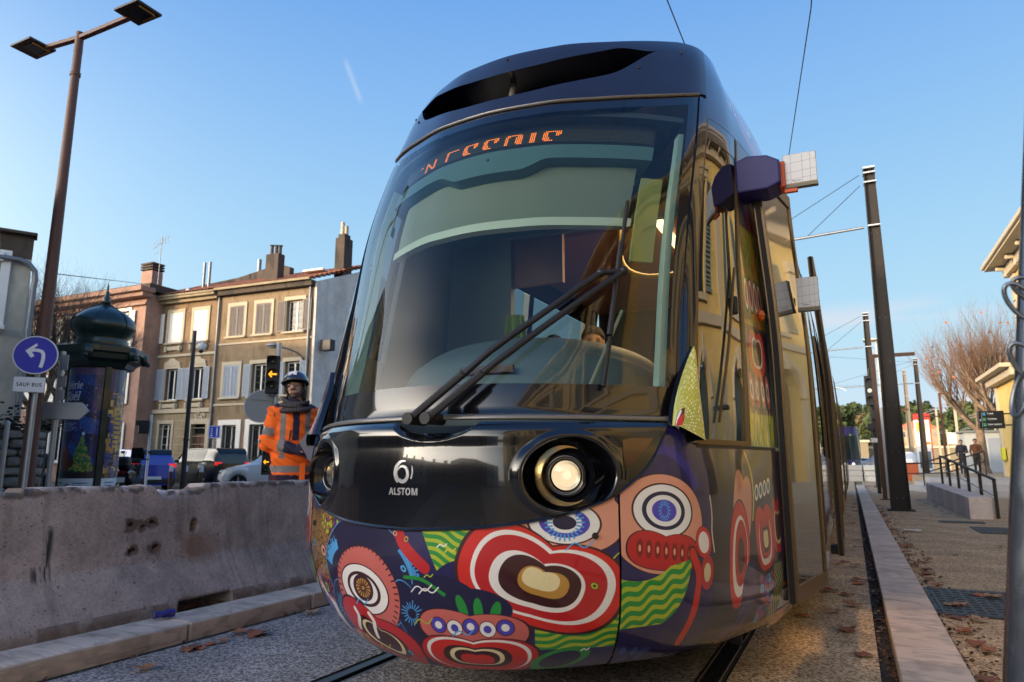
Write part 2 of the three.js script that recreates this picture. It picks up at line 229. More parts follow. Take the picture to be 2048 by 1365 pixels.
// --- the print on the skin: a free pop pattern of beans, rings, stripes, curls
const ART = { navy: '#1c1650', ink: '#15103a', wine: '#3a0d12', red: '#cc2315', red2: '#b8181c', white: '#e9e6e2', pink: '#c4635a', peach: '#d9957a', green: '#1f8a35', lime: '#a9b92a', yellow: '#d8c43a', brown: '#5b3410', gold: '#b98a3a', cyan: '#4aa3e0', violet: '#4a3fb0', cream: '#e8d9a8', purple: '#8d2f8f', teal: '#0e6a6a' };
const A2 = {
  bean(c, x, y, w, h, r, cols) { c.save(); c.translate(x, y); c.rotate(r); cols.forEach(([col, k, dx = 0, dy = 0]) => { c.save(); c.translate(dx * w, dy * h); c.scale(k * w, k * h); c.beginPath(); c.moveTo(-1, 0.05); c.bezierCurveTo(-1.0, -0.9, -0.45, -1.0, 0, -0.62); c.bezierCurveTo(0.4, -0.98, 1.02, -0.8, 1, 0.0); c.bezierCurveTo(1.0, 0.85, 0.5, 1.0, 0, 0.95); c.bezierCurveTo(-0.55, 1.0, -1.0, 0.8, -1, 0.05); c.fillStyle = col; c.fill(); c.restore(); }); c.restore(); },
  rings(c, x, y, rx, ry, r, cols) { c.save(); c.translate(x, y); c.rotate(r); cols.forEach(([col, k, dx = 0, dy = 0]) => { c.beginPath(); c.ellipse(dx * rx, dy * ry, rx * k, ry * k, 0, 0, 7); c.fillStyle = col; c.fill(); }); c.restore(); },
  rays(c, x, y, r0, r1, n, col, w) { c.strokeStyle = col; c.lineWidth = w; for (let i = 0; i < n; i++) { const a = i / n * 6.283; c.beginPath(); c.moveTo(x + r0 * Math.cos(a), y + r0 * Math.sin(a)); c.lineTo(x + r1 * Math.cos(a), y + r1 * Math.sin(a)); c.stroke(); } },
  swoosh(c, pts, w, col) { c.strokeStyle = col; c.lineWidth = w; c.lineCap = 'round'; c.lineJoin = 'round'; c.beginPath(); c.moveTo(pts[0][0], pts[0][1]); for (let i = 1; i < pts.length; i++) { const a = pts[i - 1], b = pts[i]; c.quadraticCurveTo(a[0], a[1], (a[0] + b[0]) / 2, (a[1] + b[1]) / 2); } const e = pts[pts.length - 1]; c.lineTo(e[0], e[1]); c.stroke(); },
  stripes(c, path, a, b, w, ang, x, y, R) { c.save(); path(c); c.clip(); c.translate(x, y); c.rotate(ang); c.fillStyle = a; c.fillRect(-R, -R, 2 * R, 2 * R); c.strokeStyle = b; c.lineWidth = w; for (let k = -R; k < R; k += w * 2) { c.beginPath(); for (let t = -R; t <= R; t += 8) c.lineTo(t, k + Math.sin(t * 0.045) * w * 0.5); c.stroke(); } c.restore(); },
  curls(c, x, y, w, h, n, seed) { const R = RNG(seed); c.save(); c.beginPath(); c.rect(x, y, w, h); c.clip(); c.fillStyle = ART.brown; c.fillRect(x, y, w, h); for (let i = 0; i < n; i++) { const px = x + R() * w, py = y + R() * h, s = 12 + R() * 18; for (const [lw, col] of [[9, '#2a1606'], [5, ART.gold]]) { c.strokeStyle = col; c.lineWidth = lw; c.lineCap = 'round'; c.beginPath(); c.arc(px, py, s, R() * 0, 3.6); c.stroke(); } } c.restore(); },
  ticks(c, x, y, R, a0, a1, n, len, col, w, seed = 5) { const q = RNG(seed); c.strokeStyle = col; c.lineWidth = w; for (let i = 0; i < n; i++) { const a = lerp(a0, a1, i / n), l = len * (0.6 + 0.6 * q()); c.beginPath(); c.moveTo(x + Math.cos(a) * R, y + Math.sin(a) * R); c.lineTo(x + Math.cos(a) * (R + l), y + Math.sin(a) * (R + l)); c.stroke(); } },
  dots(c, x, y, w, h, n, r, col, seed) { const q = RNG(seed); c.fillStyle = col; for (let i = 0; i < n; i++) { c.beginPath(); c.arc(x + q() * w, y + q() * h, r * (0.7 + 0.6 * q()), 0, 7); c.fill(); } },
};
const redBean = (c, x, y, w, h, r) => { A2.bean(c, x, y, w, h, r, [[ART.wine, 1.05], [ART.red, 1], [ART.white, 0.86, 0.02, -0.02], [ART.red2, 0.78], [ART.white, 0.56, -0.03, 0.08], [ART.wine, 0.48, 0, 0.06], [ART.gold, 0.30, 0.04, 0.06], [ART.cream, 0.22, 0.0, 0.02]]); };
const lens3 = (c, x, y, rx, ry, r) => { A2.rings(c, x, y, rx * 1.2, ry * 1.25, r, [[ART.wine, 1.0], [ART.pink, 0.94]]); A2.rings(c, x, y, rx, ry, r, [[ART.wine, 1], [ART.white, 0.92], [ART.ink, 0.5, 0.1], [ART.violet, 0.36, 0.1]]); A2.rays(c, x + rx * 0.1, y, ry * 0.12, ry * 0.36, 14, ART.cyan, 3); };
const artFront = canvasTex(1536, 660, (c, W, H) => {            // u runs left to right along the bumper, v from the sill up
  c.fillStyle = ART.navy; c.fillRect(0, 0, W, H);
  A2.curls(c, 0, 60, 330, 300, 240, 3);
  A2.dots(c, 200, 40, 230, 110, 40, 9, ART.lime, 8); A2.dots(c, 200, 40, 230, 110, 30, 5, ART.purple, 9);
  A2.bean(c, 120, 500, 190, 130, 0.5, [[ART.wine, 1.06], [ART.pink, 1], [ART.white, 0.7, 0.1, -0.1], [ART.violet, 0.36, -0.1, -0.15], [ART.red, 0.4, 0.5, 0.5]]);
  A2.rays(c, 130, 470, 120, 160, 40, ART.red2, 8);
  // dark lobes with blue dashes over a salmon dome
  A2.rings(c, 520, 300, 270, 230, 0, [[ART.cyan, 1.015], [ART.ink, 1]]); A2.rings(c, 330, 470, 90, 130, 0.3, [[ART.cyan, 1.03], [ART.ink, 1]]); A2.rings(c, 770, 450, 70, 150, -0.3, [[ART.cyan, 1.03], [ART.ink, 1]]);
  A2.ticks(c, 430, 330, 130, 3.5, 4.3, 26, 60, ART.cyan, 5); A2.ticks(c, 600, 330, 190, 5.5, 6.1, 20, 40, ART.cyan, 5); A2.ticks(c, 335, 470, 30, 0, 6.2, 24, 40, ART.cyan, 4); A2.ticks(c, 770, 430, 20, 0, 6.2, 20, 30, ART.cyan, 4);
  A2.rings(c, 530, 370, 190, 180, 0, [[ART.wine, 1.02], [ART.pink, 1]]); A2.rays(c, 530, 360, 165, 186, 44, ART.wine, 6);
  A2.rings(c, 520, 360, 140, 96, 0.15, [[ART.wine, 1.05], [ART.white, 1], [ART.wine, 0.72], [ART.white, 0.6]]); A2.rings(c, 520, 355, 60, 54, 0, [[ART.wine, 1], [ART.gold, 0.72]]); A2.rays(c, 520, 355, 8, 42, 16, ART.wine, 5);
  A2.bean(c, 540, 540, 230, 110, 0.35, [[ART.wine, 1.06], [ART.red2, 1], [ART.wine, 0.62, 0.05, 0.12], [ART.cream, 0.5, 0.06, 0.12], [ART.wine, 0.42, 0.06, 0.1]]);
  A2.swoosh(c, [[430, 450], [445, 480], [420, 510], [400, 540]], 20, ART.white); A2.swoosh(c, [[520, 460], [540, 490], [520, 520], [510, 560]], 20, ART.white);
  A2.stripes(c, (d) => { d.beginPath(); d.rect(300, 560, 130, 100); }, ART.yellow, ART.purple, 14, 0.8, 360, 610, 120);
  A2.stripes(c, (d) => { d.beginPath(); d.moveTo(800, 20); d.quadraticCurveTo(1000, 0, 1160, 30); d.lineTo(1120, 250); d.quadraticCurveTo(980, 180, 900, 260); d.closePath(); }, ART.lime, ART.green, 15, 0.35, 960, 120, 260);
  A2.swoosh(c, [[720, 60], [740, 150], [800, 210], [850, 250]], 46, ART.red2);
  // large red bean, right
  A2.rings(c, 1370, 60, 190, 130, 0.2, [[ART.wine, 1.03], [ART.peach, 1]]); A2.rings(c, 1350, 80, 120, 76, 0.1, [[ART.wine, 1.06], [ART.white, 1], [ART.violet, 0.72], [ART.white, 0.5], [ART.ink, 0.34]]); A2.rays(c, 1350, 80, 44, 66, 24, ART.cyan, 6);
  A2.stripes(c, (d) => { d.beginPath(); d.rect(1240, 420, 296, 140); }, ART.lime, ART.green, 15, -0.2, 1390, 480, 220);
  redBean(c, 1270, 280, 290, 190, 0.32);
  // small red bean with a green and navy dome, low
  A2.rings(c, 930, 370, 150, 90, 0.3, [[ART.ink, 1]]); A2.swoosh(c, [[760, 290], [840, 290], [920, 350], [1010, 400]], 14, ART.green);
  A2.rings(c, 1040, 390, 130, 70, 0.1, [[ART.ink, 1]]); for (let k = 0; k < 3; k++) A2.rings(c, 985 + k * 62, 390 + k * 10, 18, 46, -0.3 + k * 0.3, [[ART.green, 1]]);
  A2.bean(c, 1010, 475, 210, 80, 0.05, [[ART.wine, 1.05], [ART.pink, 1]]); for (let k = 0; k < 5; k++) A2.rings(c, 880 + k * 65, 466 + (k % 2) * 8, 30, 30, 0, [[ART.wine, 1.1], [k % 2 ? ART.white : ART.violet, 1], [k % 2 ? ART.violet : ART.white, 0.5]]);
  A2.bean(c, 1010, 585, 240, 92, 0, [[ART.wine, 1.05], [ART.red2, 1], [ART.white, 0.9, 0, -0.04], [ART.red, 0.84, 0, 0.02], [ART.wine, 0.60, 0, 0.06], [ART.cream, 0.48, 0, 0.06], [ART.wine, 0.40, 0, 0.1], [ART.red, 0.3, 0, 0.2]]);
  A2.rings(c, 1330, 610, 120, 50, -0.3, [[ART.green, 1], [ART.ink, 0.7]]);
  { const q = RNG(19); for (let k = 0; k < 26; k++) { const x = q() * W, y = q() * H, r = 10 + q() * 22; if (k % 3 === 0) A2.rings(c, x, y, r, r * 0.8, q() * 3, [[ART.ink, 1.15], [[ART.cyan, ART.lime, ART.peach, ART.gold][k % 4], 1], [ART.wine, 0.45]]); else A2.swoosh(c, [[x, y], [x + r, y - r], [x + 2 * r, y], [x + 3 * r, y - r]], 5, [ART.cyan, ART.lime, ART.white, ART.yellow][k % 4]); } }
  { const q = RNG(23); for (let k = 0; k < 900; k++) { c.fillStyle = k % 3 ? 'rgba(90,80,70,0.35)' : 'rgba(20,16,14,0.4)'; const t = q(); c.fillRect(q() * W, H - t * t * H * 0.9, 1 + q() * 3, 1 + q() * 2); } }
});
const artQuarter = canvasTex(1536, 1024, (c, W, H) => {         // right quarter: v 0.2 to 1.1 m, u from the bumper seam back to the door
  c.fillStyle = '#141026'; c.fillRect(0, 0, W, H); c.fillStyle = ART.navy; c.fillRect(0, 0, 640, H);
  A2.ticks(c, 260, 380, 250, 3.6, 5.9, 40, 60, '#2a2180', 14);
  A2.rings(c, 250, 400, 300, 190, 0, [[ART.wine, 1.02], [ART.peach, 1]]); A2.rings(c, 270, 350, 190, 100, 0.06, [[ART.wine, 1.06], [ART.white, 1], [ART.ink, 0.74], [ART.white, 0.6], [ART.violet, 0.42]]); A2.rays(c, 270, 350, 20, 40, 16, ART.cyan, 5);
  A2.bean(c, 270, 500, 230, 80, 0.08, [[ART.wine, 1.04], [ART.red2, 1]]); for (let k = 0; k < 7; k++) A2.rings(c, 110 + k * 54, 488 + k * 5, 20, 34, 0.1, [['#7d1210', 1], [ART.peach, 0.4]]);
  A2.stripes(c, (d) => { d.beginPath(); d.moveTo(0, 600); d.quadraticCurveTo(160, 640, 300, 560); d.lineTo(450, 540); d.quadraticCurveTo(430, 720, 260, 790); d.lineTo(0, 800); d.closePath(); }, ART.lime, ART.green, 20, -0.28, 220, 680, 420);
  A2.swoosh(c, [[460, 520], [520, 600], [500, 720], [440, 880]], 62, ART.wine); A2.swoosh(c, [[460, 520], [520, 600], [500, 720], [440, 880]], 48, ART.red);
  A2.rings(c, 560, 480, 70, 60, 0.3, [[ART.wine, 1.06], [ART.red, 1], [ART.white, 0.7]]); A2.rings(c, 590, 600, 60, 70, 0, [[ART.red2, 1], ['#d8cfa8', 0.55]]);
  A2.dots(c, 40, 880, 200, 80, 9, 20, '#2f4a86', 4); A2.swoosh(c, [[640, 300], [655, 380], [640, 440], [660, 520]], 12, '#cfc6a4');
  // upright red oval with white rings, then smaller red shapes
  A2.bean(c, 1010, 360, 110, 190, 0.25, [[ART.wine, 1.03], [ART.peach, 1]]);
  A2.rings(c, 950, 560, 120, 230, 0.12, [[ART.wine, 1.04], [ART.red, 1], [ART.white, 0.76, 0.04, 0.02], [ART.red2, 0.62, 0.12, -0.04], [ART.wine, 0.34, 0.1, 0]]);
  A2.swoosh(c, [[1100, 120], [1150, 200], [1160, 330], [1130, 420]], 14, ART.yellow); A2.swoosh(c, [[1120, 620], [1110, 720], [1080, 800], [1050, 880]], 10, ART.yellow);
  A2.rings(c, 1060, 760, 90, 170, 0.15, [['#2a2263', 1]]); A2.rings(c, 920, 900, 110, 30, -0.3, [['#3d2f63', 1]]); A2.swoosh(c, [[820, 940], [900, 950], [1010, 930], [1080, 860]], 8, ART.red2);
  for (let k = 0; k < 4; k++) A2.rings(c, 1200 + k * 60, 300 - k * 8, 26, 40, 0.3, [[ART.white, 1], [ART.teal, 0.6]]);
  A2.bean(c, 1290, 500, 130, 170, -0.1, [[ART.wine, 1.04], [ART.red, 1], [ART.white, 0.7, 0, 0.15], [ART.red2, 0.62, 0, 0.05], [ART.wine, 0.4, 0.05, 0.1], [ART.cream, 0.28, 0.05, 0.1]]);
  A2.bean(c, 1500, 460, 90, 150, 0, [[ART.wine, 1.04], [ART.red2, 1], [ART.cream, 0.6, 0, 0.1], [ART.wine, 0.5, 0, 0.08]]);
  c.fillStyle = '#0b3f40'; c.fillRect(1400, 640, 136, 260); c.strokeStyle = '#b9b36a'; c.lineWidth = 5; for (let y = 650; y < 900; y += 34) for (let x = 1410; x < 1536; x += 34) { c.beginPath(); c.moveTo(x, y); c.lineTo(x + 17, y + 17); c.lineTo(x, y + 34); c.lineTo(x - 17, y + 17); c.closePath(); c.stroke(); }
  for (let k = 0; k < 26; k++) A2.rings(c, 1210 + (k * 53 % 170), 700 + (k * 37 % 220), 24, 24, 0, [[[ART.purple, ART.red2, ART.teal, ART.cyan, ART.violet][k % 5], 1], ['#221a44', 0.3]]);
  c.fillStyle = '#120f20'; c.fillRect(0, 965, W, 60);
});
const artUpper = canvasTex(1024, 1024, (c, W, H) => {           // pillar panel behind the cab door, y 1.0 to 2.75
  c.fillStyle = '#17123c'; c.fillRect(0, 0, W, H);
  for (let k = 0; k < 9; k++) A2.swoosh(c, [[120 + k * 60, 0], [150 + k * 70, 120], [300 + k * 60, 220], [420 + k * 80, 330]], 16, k % 2 ? ART.violet : '#241a5c');
  A2.rings(c, 700, 250, 260, 120, 0.5, [[ART.red2, 1], [ART.wine, 0.6]]); c.fillStyle = '#8d8a2c'; c.fillRect(0, 330, W, 330); A2.dots(c, 0, 330, W, 330, 160, 16, '#b0522a', 4); A2.dots(c, 0, 330, W, 330, 110, 14, '#3c6a2c', 6);
  for (let k = 0; k < 4; k++) A2.rings(c, 200 + k * 210, 560, 90, 60, 0.2, [[ART.ink, 1], [ART.white, 0.85], [ART.red2, 0.6], [ART.ink, 0.3]]); A2.bean(c, 500, 740, 380, 90, 0, [[ART.wine, 1], [ART.red, 0.9], [ART.white, 0.6], [ART.wine, 0.5]]);
  for (let k = 0; k < 4; k++) A2.rings(c, 160 + k * 230, 860, 90, 50, 0.2, [[ART.pink, 1], [ART.white, 0.6], [ART.teal, 0.36]]); c.fillStyle = '#7f9a1f'; c.fillRect(0, 930, W, 94); A2.dots(c, 0, 930, W, 94, 60, 16, '#d2c93a', 12);
});
const artSide = canvasTex(2048, 512, (c, W, H) => {             // along the cars
  c.fillStyle = ART.navy; c.fillRect(0, 0, W, H); const R = RNG(77);
  for (let k = 0; k < 16; k++) { const x = k * 128 + 60, y = 130 + R() * 240; if (k % 3 === 0) lens3(c, x, y, 90, 46, R() - 0.5); else if (k % 3 === 1) redBean(c, x, y, 100, 80, R() - 0.5); else { A2.stripes(c, (d) => { d.beginPath(); d.ellipse(x, y, 80, 120, 0, 0, 7); }, ART.lime, ART.green, 12, R(), x, y, 140); } A2.rings(c, x + 50, 420 + R() * 60, 46, 46, 0, [[[ART.peach, ART.cyan, ART.gold, ART.purple][k % 4], 1], [ART.ink, 0.5]]); }
});
const artFinR = canvasTex(256, 512, (c, W, H) => { c.fillStyle = '#a7ad3a'; c.fillRect(0, 0, W, H); const R = RNG(4); for (let y = 0; y < H + 20; y += 22) for (let x = 0; x < W + 20; x += 24) { c.fillStyle = ['#dcd48a', '#c7c46a', '#bdbd3c', '#e6dfa8'][Math.floor(R() * 4)]; c.beginPath(); c.ellipse(x + (y / 22 % 2) * 12, y, 10, 9, 0, 0, 7); c.fill(); } c.fillStyle = ART.wine; c.beginPath(); c.moveTo(0, 230); c.lineTo(80, 300); c.lineTo(60, 420); c.lineTo(0, 512); c.fill(); c.fillStyle = ART.red; c.beginPath(); c.moveTo(0, 330); c.lineTo(70, 350); c.lineTo(40, 470); c.lineTo(0, 500); c.fill(); c.fillStyle = ART.white; c.beginPath(); c.ellipse(24, 300, 26, 34, 0.4, 0, 7); c.fill(); });
const artFinL = canvasTex(256, 512, (c, W, H) => { c.fillStyle = ART.ink; c.fillRect(0, 0, W, H); [['#4a120e', 60, 60], ['#5b3410', 150, 30], [ART.white, 190, 18], ['#7a1510', 215, 60], [ART.white, 280, 30], [ART.red2, 312, 50], [ART.green, 370, 70], ['#123a5a', 440, 72]].forEach(([k, y, h]) => { c.fillStyle = k; c.save(); c.translate(0, y); c.rotate(0.12); c.fillRect(-40, 0, W + 80, h); c.restore(); }); });
const wrap = (t) => new THREE.MeshPhysicalMaterial({ map: t, roughness: 0.42, clearcoat: 1, clearcoatRoughness: 0.05 });
const TM = {
  gloss: phys([0.005, 0.005, 0.008], 0.16, { clearcoat: 1, clearcoatRoughness: 0.02 }), navy: phys([0.010, 0.009, 0.024], 0.35, { clearcoat: 0.6, clearcoatRoughness: 0.05 }), navyRoof: phys([0.05, 0.06, 0.11], 0.32, { clearcoat: 0.7, clearcoatRoughness: 0.1 }),
  front: wrap(artFront), quarter: wrap(artQuarter), upper: wrap(artUpper), side: wrap(artSide), finR: wrap(artFinR), finL: wrap(artFinL),
  glass: new THREE.MeshPhysicalMaterial({ color: lin(0.74, 0.86, 0.84), transmission: 1, thickness: 0, roughness: 0, ior: 1.52 }), tint: new THREE.MeshPhysicalMaterial({ color: lin(0.26, 0.28, 0.28), transmission: 1, thickness: 0, roughness: 0, ior: 2.3 }),
  trim: std([0.22, 0.21, 0.20], 0.4, { metalness: 0.6 }), gold: std([0.13, 0.075, 0.024], 0.38, { metalness: 0.4 }), interior: std([0.30, 0.33, 0.33], 0.7), dash: std([0.075, 0.095, 0.105], 0.55), pale: std([0.30, 0.40, 0.37], 0.6), wood: std([0.36, 0.16, 0.10], 0.6), floor: std([0.10, 0.10, 0.11], 0.8), pole: std([0.62, 0.42, 0.10], 0.4),
};
const tram = thing('tram', 'modern articulated tram with glossy black nose and colourful printed wrap', 'tram', [-1.39, 0, -2.04]);
{
  const QB = 0.303, QM = 0.400, yl = pchip([0, 0.1, 0.2, 0.275, 0.32, 0.365, QM], [0.725, 0.735, 0.765, 0.815, 0.875, 0.965, 1.083]), ylow = (q) => yl(Math.min(QM, Math.abs(q)));
  // bumper
  mesh('bumper', patch(120, 36, -QB, QB, 0.235, (q) => ylow(q) - 0.004, 0, (q, y) => [0.5 + q / QB / 2, (y - 0.235) / 0.585]), TM.front, tram);
  // black nose panel, with bowls for the headlamps and a hollow for the wiper spindles
  const HX = 0.525, HY = 0.905;
  const dent = (X, y) => {
    const a = Math.hypot((Math.abs(X) - HX) / 0.128, (y - HY) / 0.118), d1 = -0.15 * sstep(1.04, 0.80, a) + 0.010 * sstep(1.32, 1.1, a) * sstep(0.98, 1.08, a);
    const b = Math.hypot((X - 0.08) / 0.17, (y - 1.10) / 0.085), d2 = -0.055 * sstep(1.0, 0.6, b);
    const brow = 0.022 * sstep(0.995, 1.04, y) * sstep(1.085, 1.05, y) * sstep(0.8, 0.6, Math.abs(X));
    return Math.min(d1, d2) + (d2 < -0.002 || d1 < 0 ? 0 : d1 + brow * 0.3);
  };
  const nose = mesh('nose_panel', patch(320, 110, -QM, QM, ylow, 1.083, (q, y) => 0.004 + dent(planXT(q, y)[0], y)), TM.gloss, tram);
  mesh('nose_rim', grid(120, 6, (u, v) => { const q = lerp(-QM + 0.005, QM - 0.005, u), a = v * 6.283; return S(q, ylow(q) - 0.004 + 0.006 * Math.sin(a), 0.004 + 0.006 * Math.cos(a)); }), TM.gloss, nose);
  // emblem and maker's name
  const font = await new FontLoader().loadAsync('fonts/droid/droid_sans_bold.typeface.json');
  const onNose = (g, X0, Y0, off) => { const p = g.attributes.position; for (let i = 0; i < p.count; i++) { const X = X0 + p.getX(i), y = Y0 + p.getY(i), s = SX(X || 1e-4, y, off + p.getZ(i)); p.setXYZ(i, ...s); } g.computeVertexNormals(); return g; };
  const silver = std([0.62, 0.62, 0.64], 0.3, { metalness: 0.75 });
  {
    const tg = new TextGeometry('ALSTOM', { font, size: 0.024, depth: 0.002, curveSegments: 4 }); tg.computeBoundingBox(); tg.translate(-tg.boundingBox.max.x / 2, 0, 0); tg.scale(0.92, 1, 1);
    mesh('lettering', onNose(tg, -0.012, 0.836, 0.006), silver, nose);
    const crescent = (R, r0, a0, a1, cx, cy, wmax, n = 30) => { const o = [], inn = []; for (let i = 0; i <= n; i++) { const t = i / n, a = rad(lerp(a0, a1, t)), w = wmax * Math.pow(Math.sin(Math.PI * Math.min(1, t * 0.55 + 0.04)), 0.8); o.push([cx + R * Math.cos(a), cy + (R + r0) * Math.sin(a)]); inn.push([cx + (R - w) * Math.cos(a), cy + (R + r0 - w) * Math.sin(a)]); } return extr([...o, ...inn.reverse()], 0.002); };
    const em = [crescent(0.036, 0.006, 70, 238, -0.004, 0.0, 0.016), crescent(0.027, 0.004, 175, -135, -0.002, -0.006, 0.013, 40), crescent(0.044, 0.004, 28, -28, -0.004, 0.0, 0.006)];
    mesh('emblem', onNose(mg(em), -0.012, 0.912, 0.006), silver, nose);
  }
  // headlamps
  for (const s of [-1, 1]) {
    const h = new THREE.Group(); h.name = 'headlight'; tram.add(h);
    const c = SX(s * HX, HY, -0.055); h.position.set(c[0] + s * 0.008, c[1], c[2]); h.rotation.y = s * 0.24; h.scale.setScalar(0.9);
    const amber = std([0.72, 0.52, 0.24], 0.16, { metalness: 1 });
    mesh('socket', lathe([[0.118, 0.06], [0.108, 0.03], [0.085, 0.0], [0.06, -0.012]], 48).rotateX(Math.PI / 2).translate(0, 0, -0.006), TM.gloss, h);
    mesh('reflector_ring', grid(48, 6, (u, v) => { const a = lerp(rad(60), rad(310), u), w = Math.sin(Math.PI * Math.min(1, Math.max(0, u))), R = 0.112 - 0.03 * v * w; return [-s * 0.0 + R * Math.cos(a) * s * 1.0, R * Math.sin(a), 0.054 - v * 0.045 * w]; }), amber, h);
    mesh('bezel', lathe([[0.080, -0.012], [0.080, 0.012], [0.072, 0.020], [0.064, 0.012], [0.060, -0.008]], 40).rotateX(Math.PI / 2), TM.gloss, h);
    mesh('lens', new THREE.SphereGeometry(0.14, 32, 12, 0, Math.PI * 2, 0, 0.43).rotateX(Math.PI / 2).translate(0, 0, -0.118), phys([0.9, 0.9, 0.9], 0.02, { transmission: 1, thickness: 0, ior: 1.45 }), h);
    mesh('reflector', lathe([[0.004, -0.045], [0.03, -0.036], [0.046, -0.016], [0.056, 0.004]], 32).rotateX(Math.PI / 2), std([0.85, 0.82, 0.78], 0.2, { metalness: 1 }), h);
    mesh('lamp_bulb', new THREE.SphereGeometry(0.017, 20, 12).scale(1, 1, 0.8).translate(0, 0, -0.022), std([0.3, 0.25, 0.2], 0.5, { emissive: lin(1, 0.80, 0.50), emissiveIntensity: 1.25 }), h);
    const L = new THREE.SpotLight(lin(1, 0.80, 0.5), 0.8, 30, 0.5, 0.9, 2); L.position.set(0, 0, 0.03); L.target.position.set(0, -0.12, 1); L.castShadow = true; h.add(L, L.target);
  }
  for (const s of [-1, 1]) mesh('parking_sensor', new THREE.CylinderGeometry(0.011, 0.011, 0.012, 16).rotateX(Math.PI / 2).rotateY(s * 0.6).translate(...SX(s * 0.60, 0.705, 0.0)), M.rubber, tram);
  for (const [X, y] of [[0.62, 2.80], [-0.62, 2.80], [0.78, 2.95], [-0.78, 2.95], [0, 2.92]]) mesh('panel_bolt', new THREE.SphereGeometry(0.008, 10, 6).translate(...SX(X || 1e-4, y, 0.004)), M.black, tram);
  // dark red tail lamp cover beside the right bowl, set in the black panel
  for (const s of [-1, 1]) mesh('tail_lamp', patch(24, 10, s * 0.315, s * 0.375, (q) => ylow(q) + 0.035 + 0.02, (q) => Math.max(ylow(q) + 0.056, 1.03), 0.007), phys([0.04, 0.004, 0.006], 0.1, { clearcoat: 1 }), tram);
  // windscreen
  const QW = 0.432, yt = (q) => 2.535 + 0.13 * (q / QW) ** 2;
  mesh('windscreen', patch(100, 60, -0.402, 0.402, 1.225, (q) => yt(q) - 0.055, 0), TM.glass, tram);
  mesh('windscreen_border', [patch(100, 8, -QW, QW, 1.115, 1.225, 0.0), patch(100, 4, -QW, QW, (q) => yt(q) - 0.055, yt, 0.0), patch(4, 60, 0.402, QW, 1.225, (q) => yt(q) - 0.055, 0), patch(4, 60, -QW, -0.402, 1.225, (q) => yt(q) - 0.055, 0)], TM.gloss, tram);
  mesh('windscreen_seal', [grid(110, 6, (u, v) => { const q = lerp(-QW, QW, u), a = v * 6.283; return S(q, 1.100 + 0.009 * Math.sin(a), 0.004 + 0.008 * Math.cos(a)); }), grid(110, 6, (u, v) => { const q = lerp(-QW, QW, u), a = v * 6.283; return S(q, yt(q) + 0.008 + 0.008 * Math.sin(a), 0.004 + 0.008 * Math.cos(a)); })], TM.trim, tram);
  // crown above the windscreen with the long air slot
  const QR = 0.46, sl = (q) => 1 - sstep(0.225, 0.315, Math.abs(q)), ya = (q) => 2.725 - 0.095 * sl(q) + 2.2 * Math.min(0.1, q * q), yb = (q) => 2.725 + 0.095 * sl(q) + 2.2 * Math.min(0.1, q * q), yTop = (q) => 2.955 + 0.105 * Math.min(1, (q / 0.36) ** 2);
  mesh('crown_panel', [patch(110, 10, -QR, QR, (q) => yt(q) + 0.014, ya, 0.004), patch(110, 14, -QR, QR, yb, yTop, 0.004), grid(90, 8, (u, v) => { const q = lerp(-0.315, 0.315, u), p = S(q, ya(q), 0.004); return [p[0], p[1] + 0.01 * v, p[2] - v * 0.4]; }), grid(90, 8, (u, v) => { const q = lerp(-0.315, 0.315, u), p = S(q, yb(q), 0.004); return [p[0], p[1] + 0.02 * v, p[2] - v * 0.35]; })], TM.navy, tram);
  mesh('air_slot_lining', grid(60, 4, (u, v) => { const q = lerp(-0.33, 0.33, u), p = S(q, lerp(ya(q) - 0.02, yb(q) + 0.04, v)); return [p[0], p[1], p[2] - 0.36]; }), M.black, tram);
  mesh('slot_strut', rod([0, ya(0) - 0.02, -0.80], [0, yb(0) + 0.03, -0.86], 0.017, 14), TM.trim, tram);
  // roof
  const roofY = (v, q) => lerp(yTop(q), 3.10, Math.sin(v * Math.PI / 2));
  mesh('roof', [grid(160, 20, (u, v) => { const q = lerp(-1, 1, u), [x, t] = planXT(q, yTop(q)); return [x * (1 - v), roofY(v, q), -lerp(t, 2.6, Math.sqrt(v))]; })], TM.navyRoof, tram);
  mesh('crown_side', [patch(40, 10, QR, 1, 2.55, 3.06, 0.003, (q, y) => [(q - QR) / (1 - QR), (y - 2.55) / 0.51]), patch(40, 10, -1, -QR, 2.55, 3.06, 0.003)], new THREE.MeshPhysicalMaterial({ roughness: 0.3, clearcoat: 1, clearcoatRoughness: 0.04, map: canvasTex(1024, 256, (c, W, H) => { c.fillStyle = '#1a1640'; c.fillRect(0, 0, W, H); A2.rings(c, 560, 110, 190, 120, 0.3, [[ART.red2, 1], [ART.pink, 0.85]]); A2.rings(c, 560, 100, 110, 70, 0.3, [[ART.wine, 1], [ART.white, 0.86], [ART.pink, 0.6], [ART.cyan, 0.36]]); c.fillStyle = '#d8d8de'; c.font = 'bold 90px sans-serif'; c.fillText('TPE', 290, 150); for (let k = 0; k < 4; k++) redBean(c, 760 + k * 90, 140, 60, 60, k); }) }), tram);
  // quarter panels, right side towards the plaza and left side
  const yq = (q) => Math.abs(q) < QM ? ylow(q) - 0.004 : 1.085 - 0.075 * sstep(QM, 0.46, Math.abs(q));
  const Q1 = 0.735;
  mesh('quarter_panel', patch(120, 44, QB + 0.0025, Q1, 0.235, yq, 0.002, (q, y) => [(q - QB) / (Q1 - QB), (y - 0.19) / 0.9]), TM.quarter, tram);
  mesh('quarter_panel', patch(120, 44, -1, -QB - 0.0025, 0.19, yq, 0.002, (q, y) => [(-q - QB) / (1 - QB), (y - 0.19) / 0.9]), TM.quarter, tram);
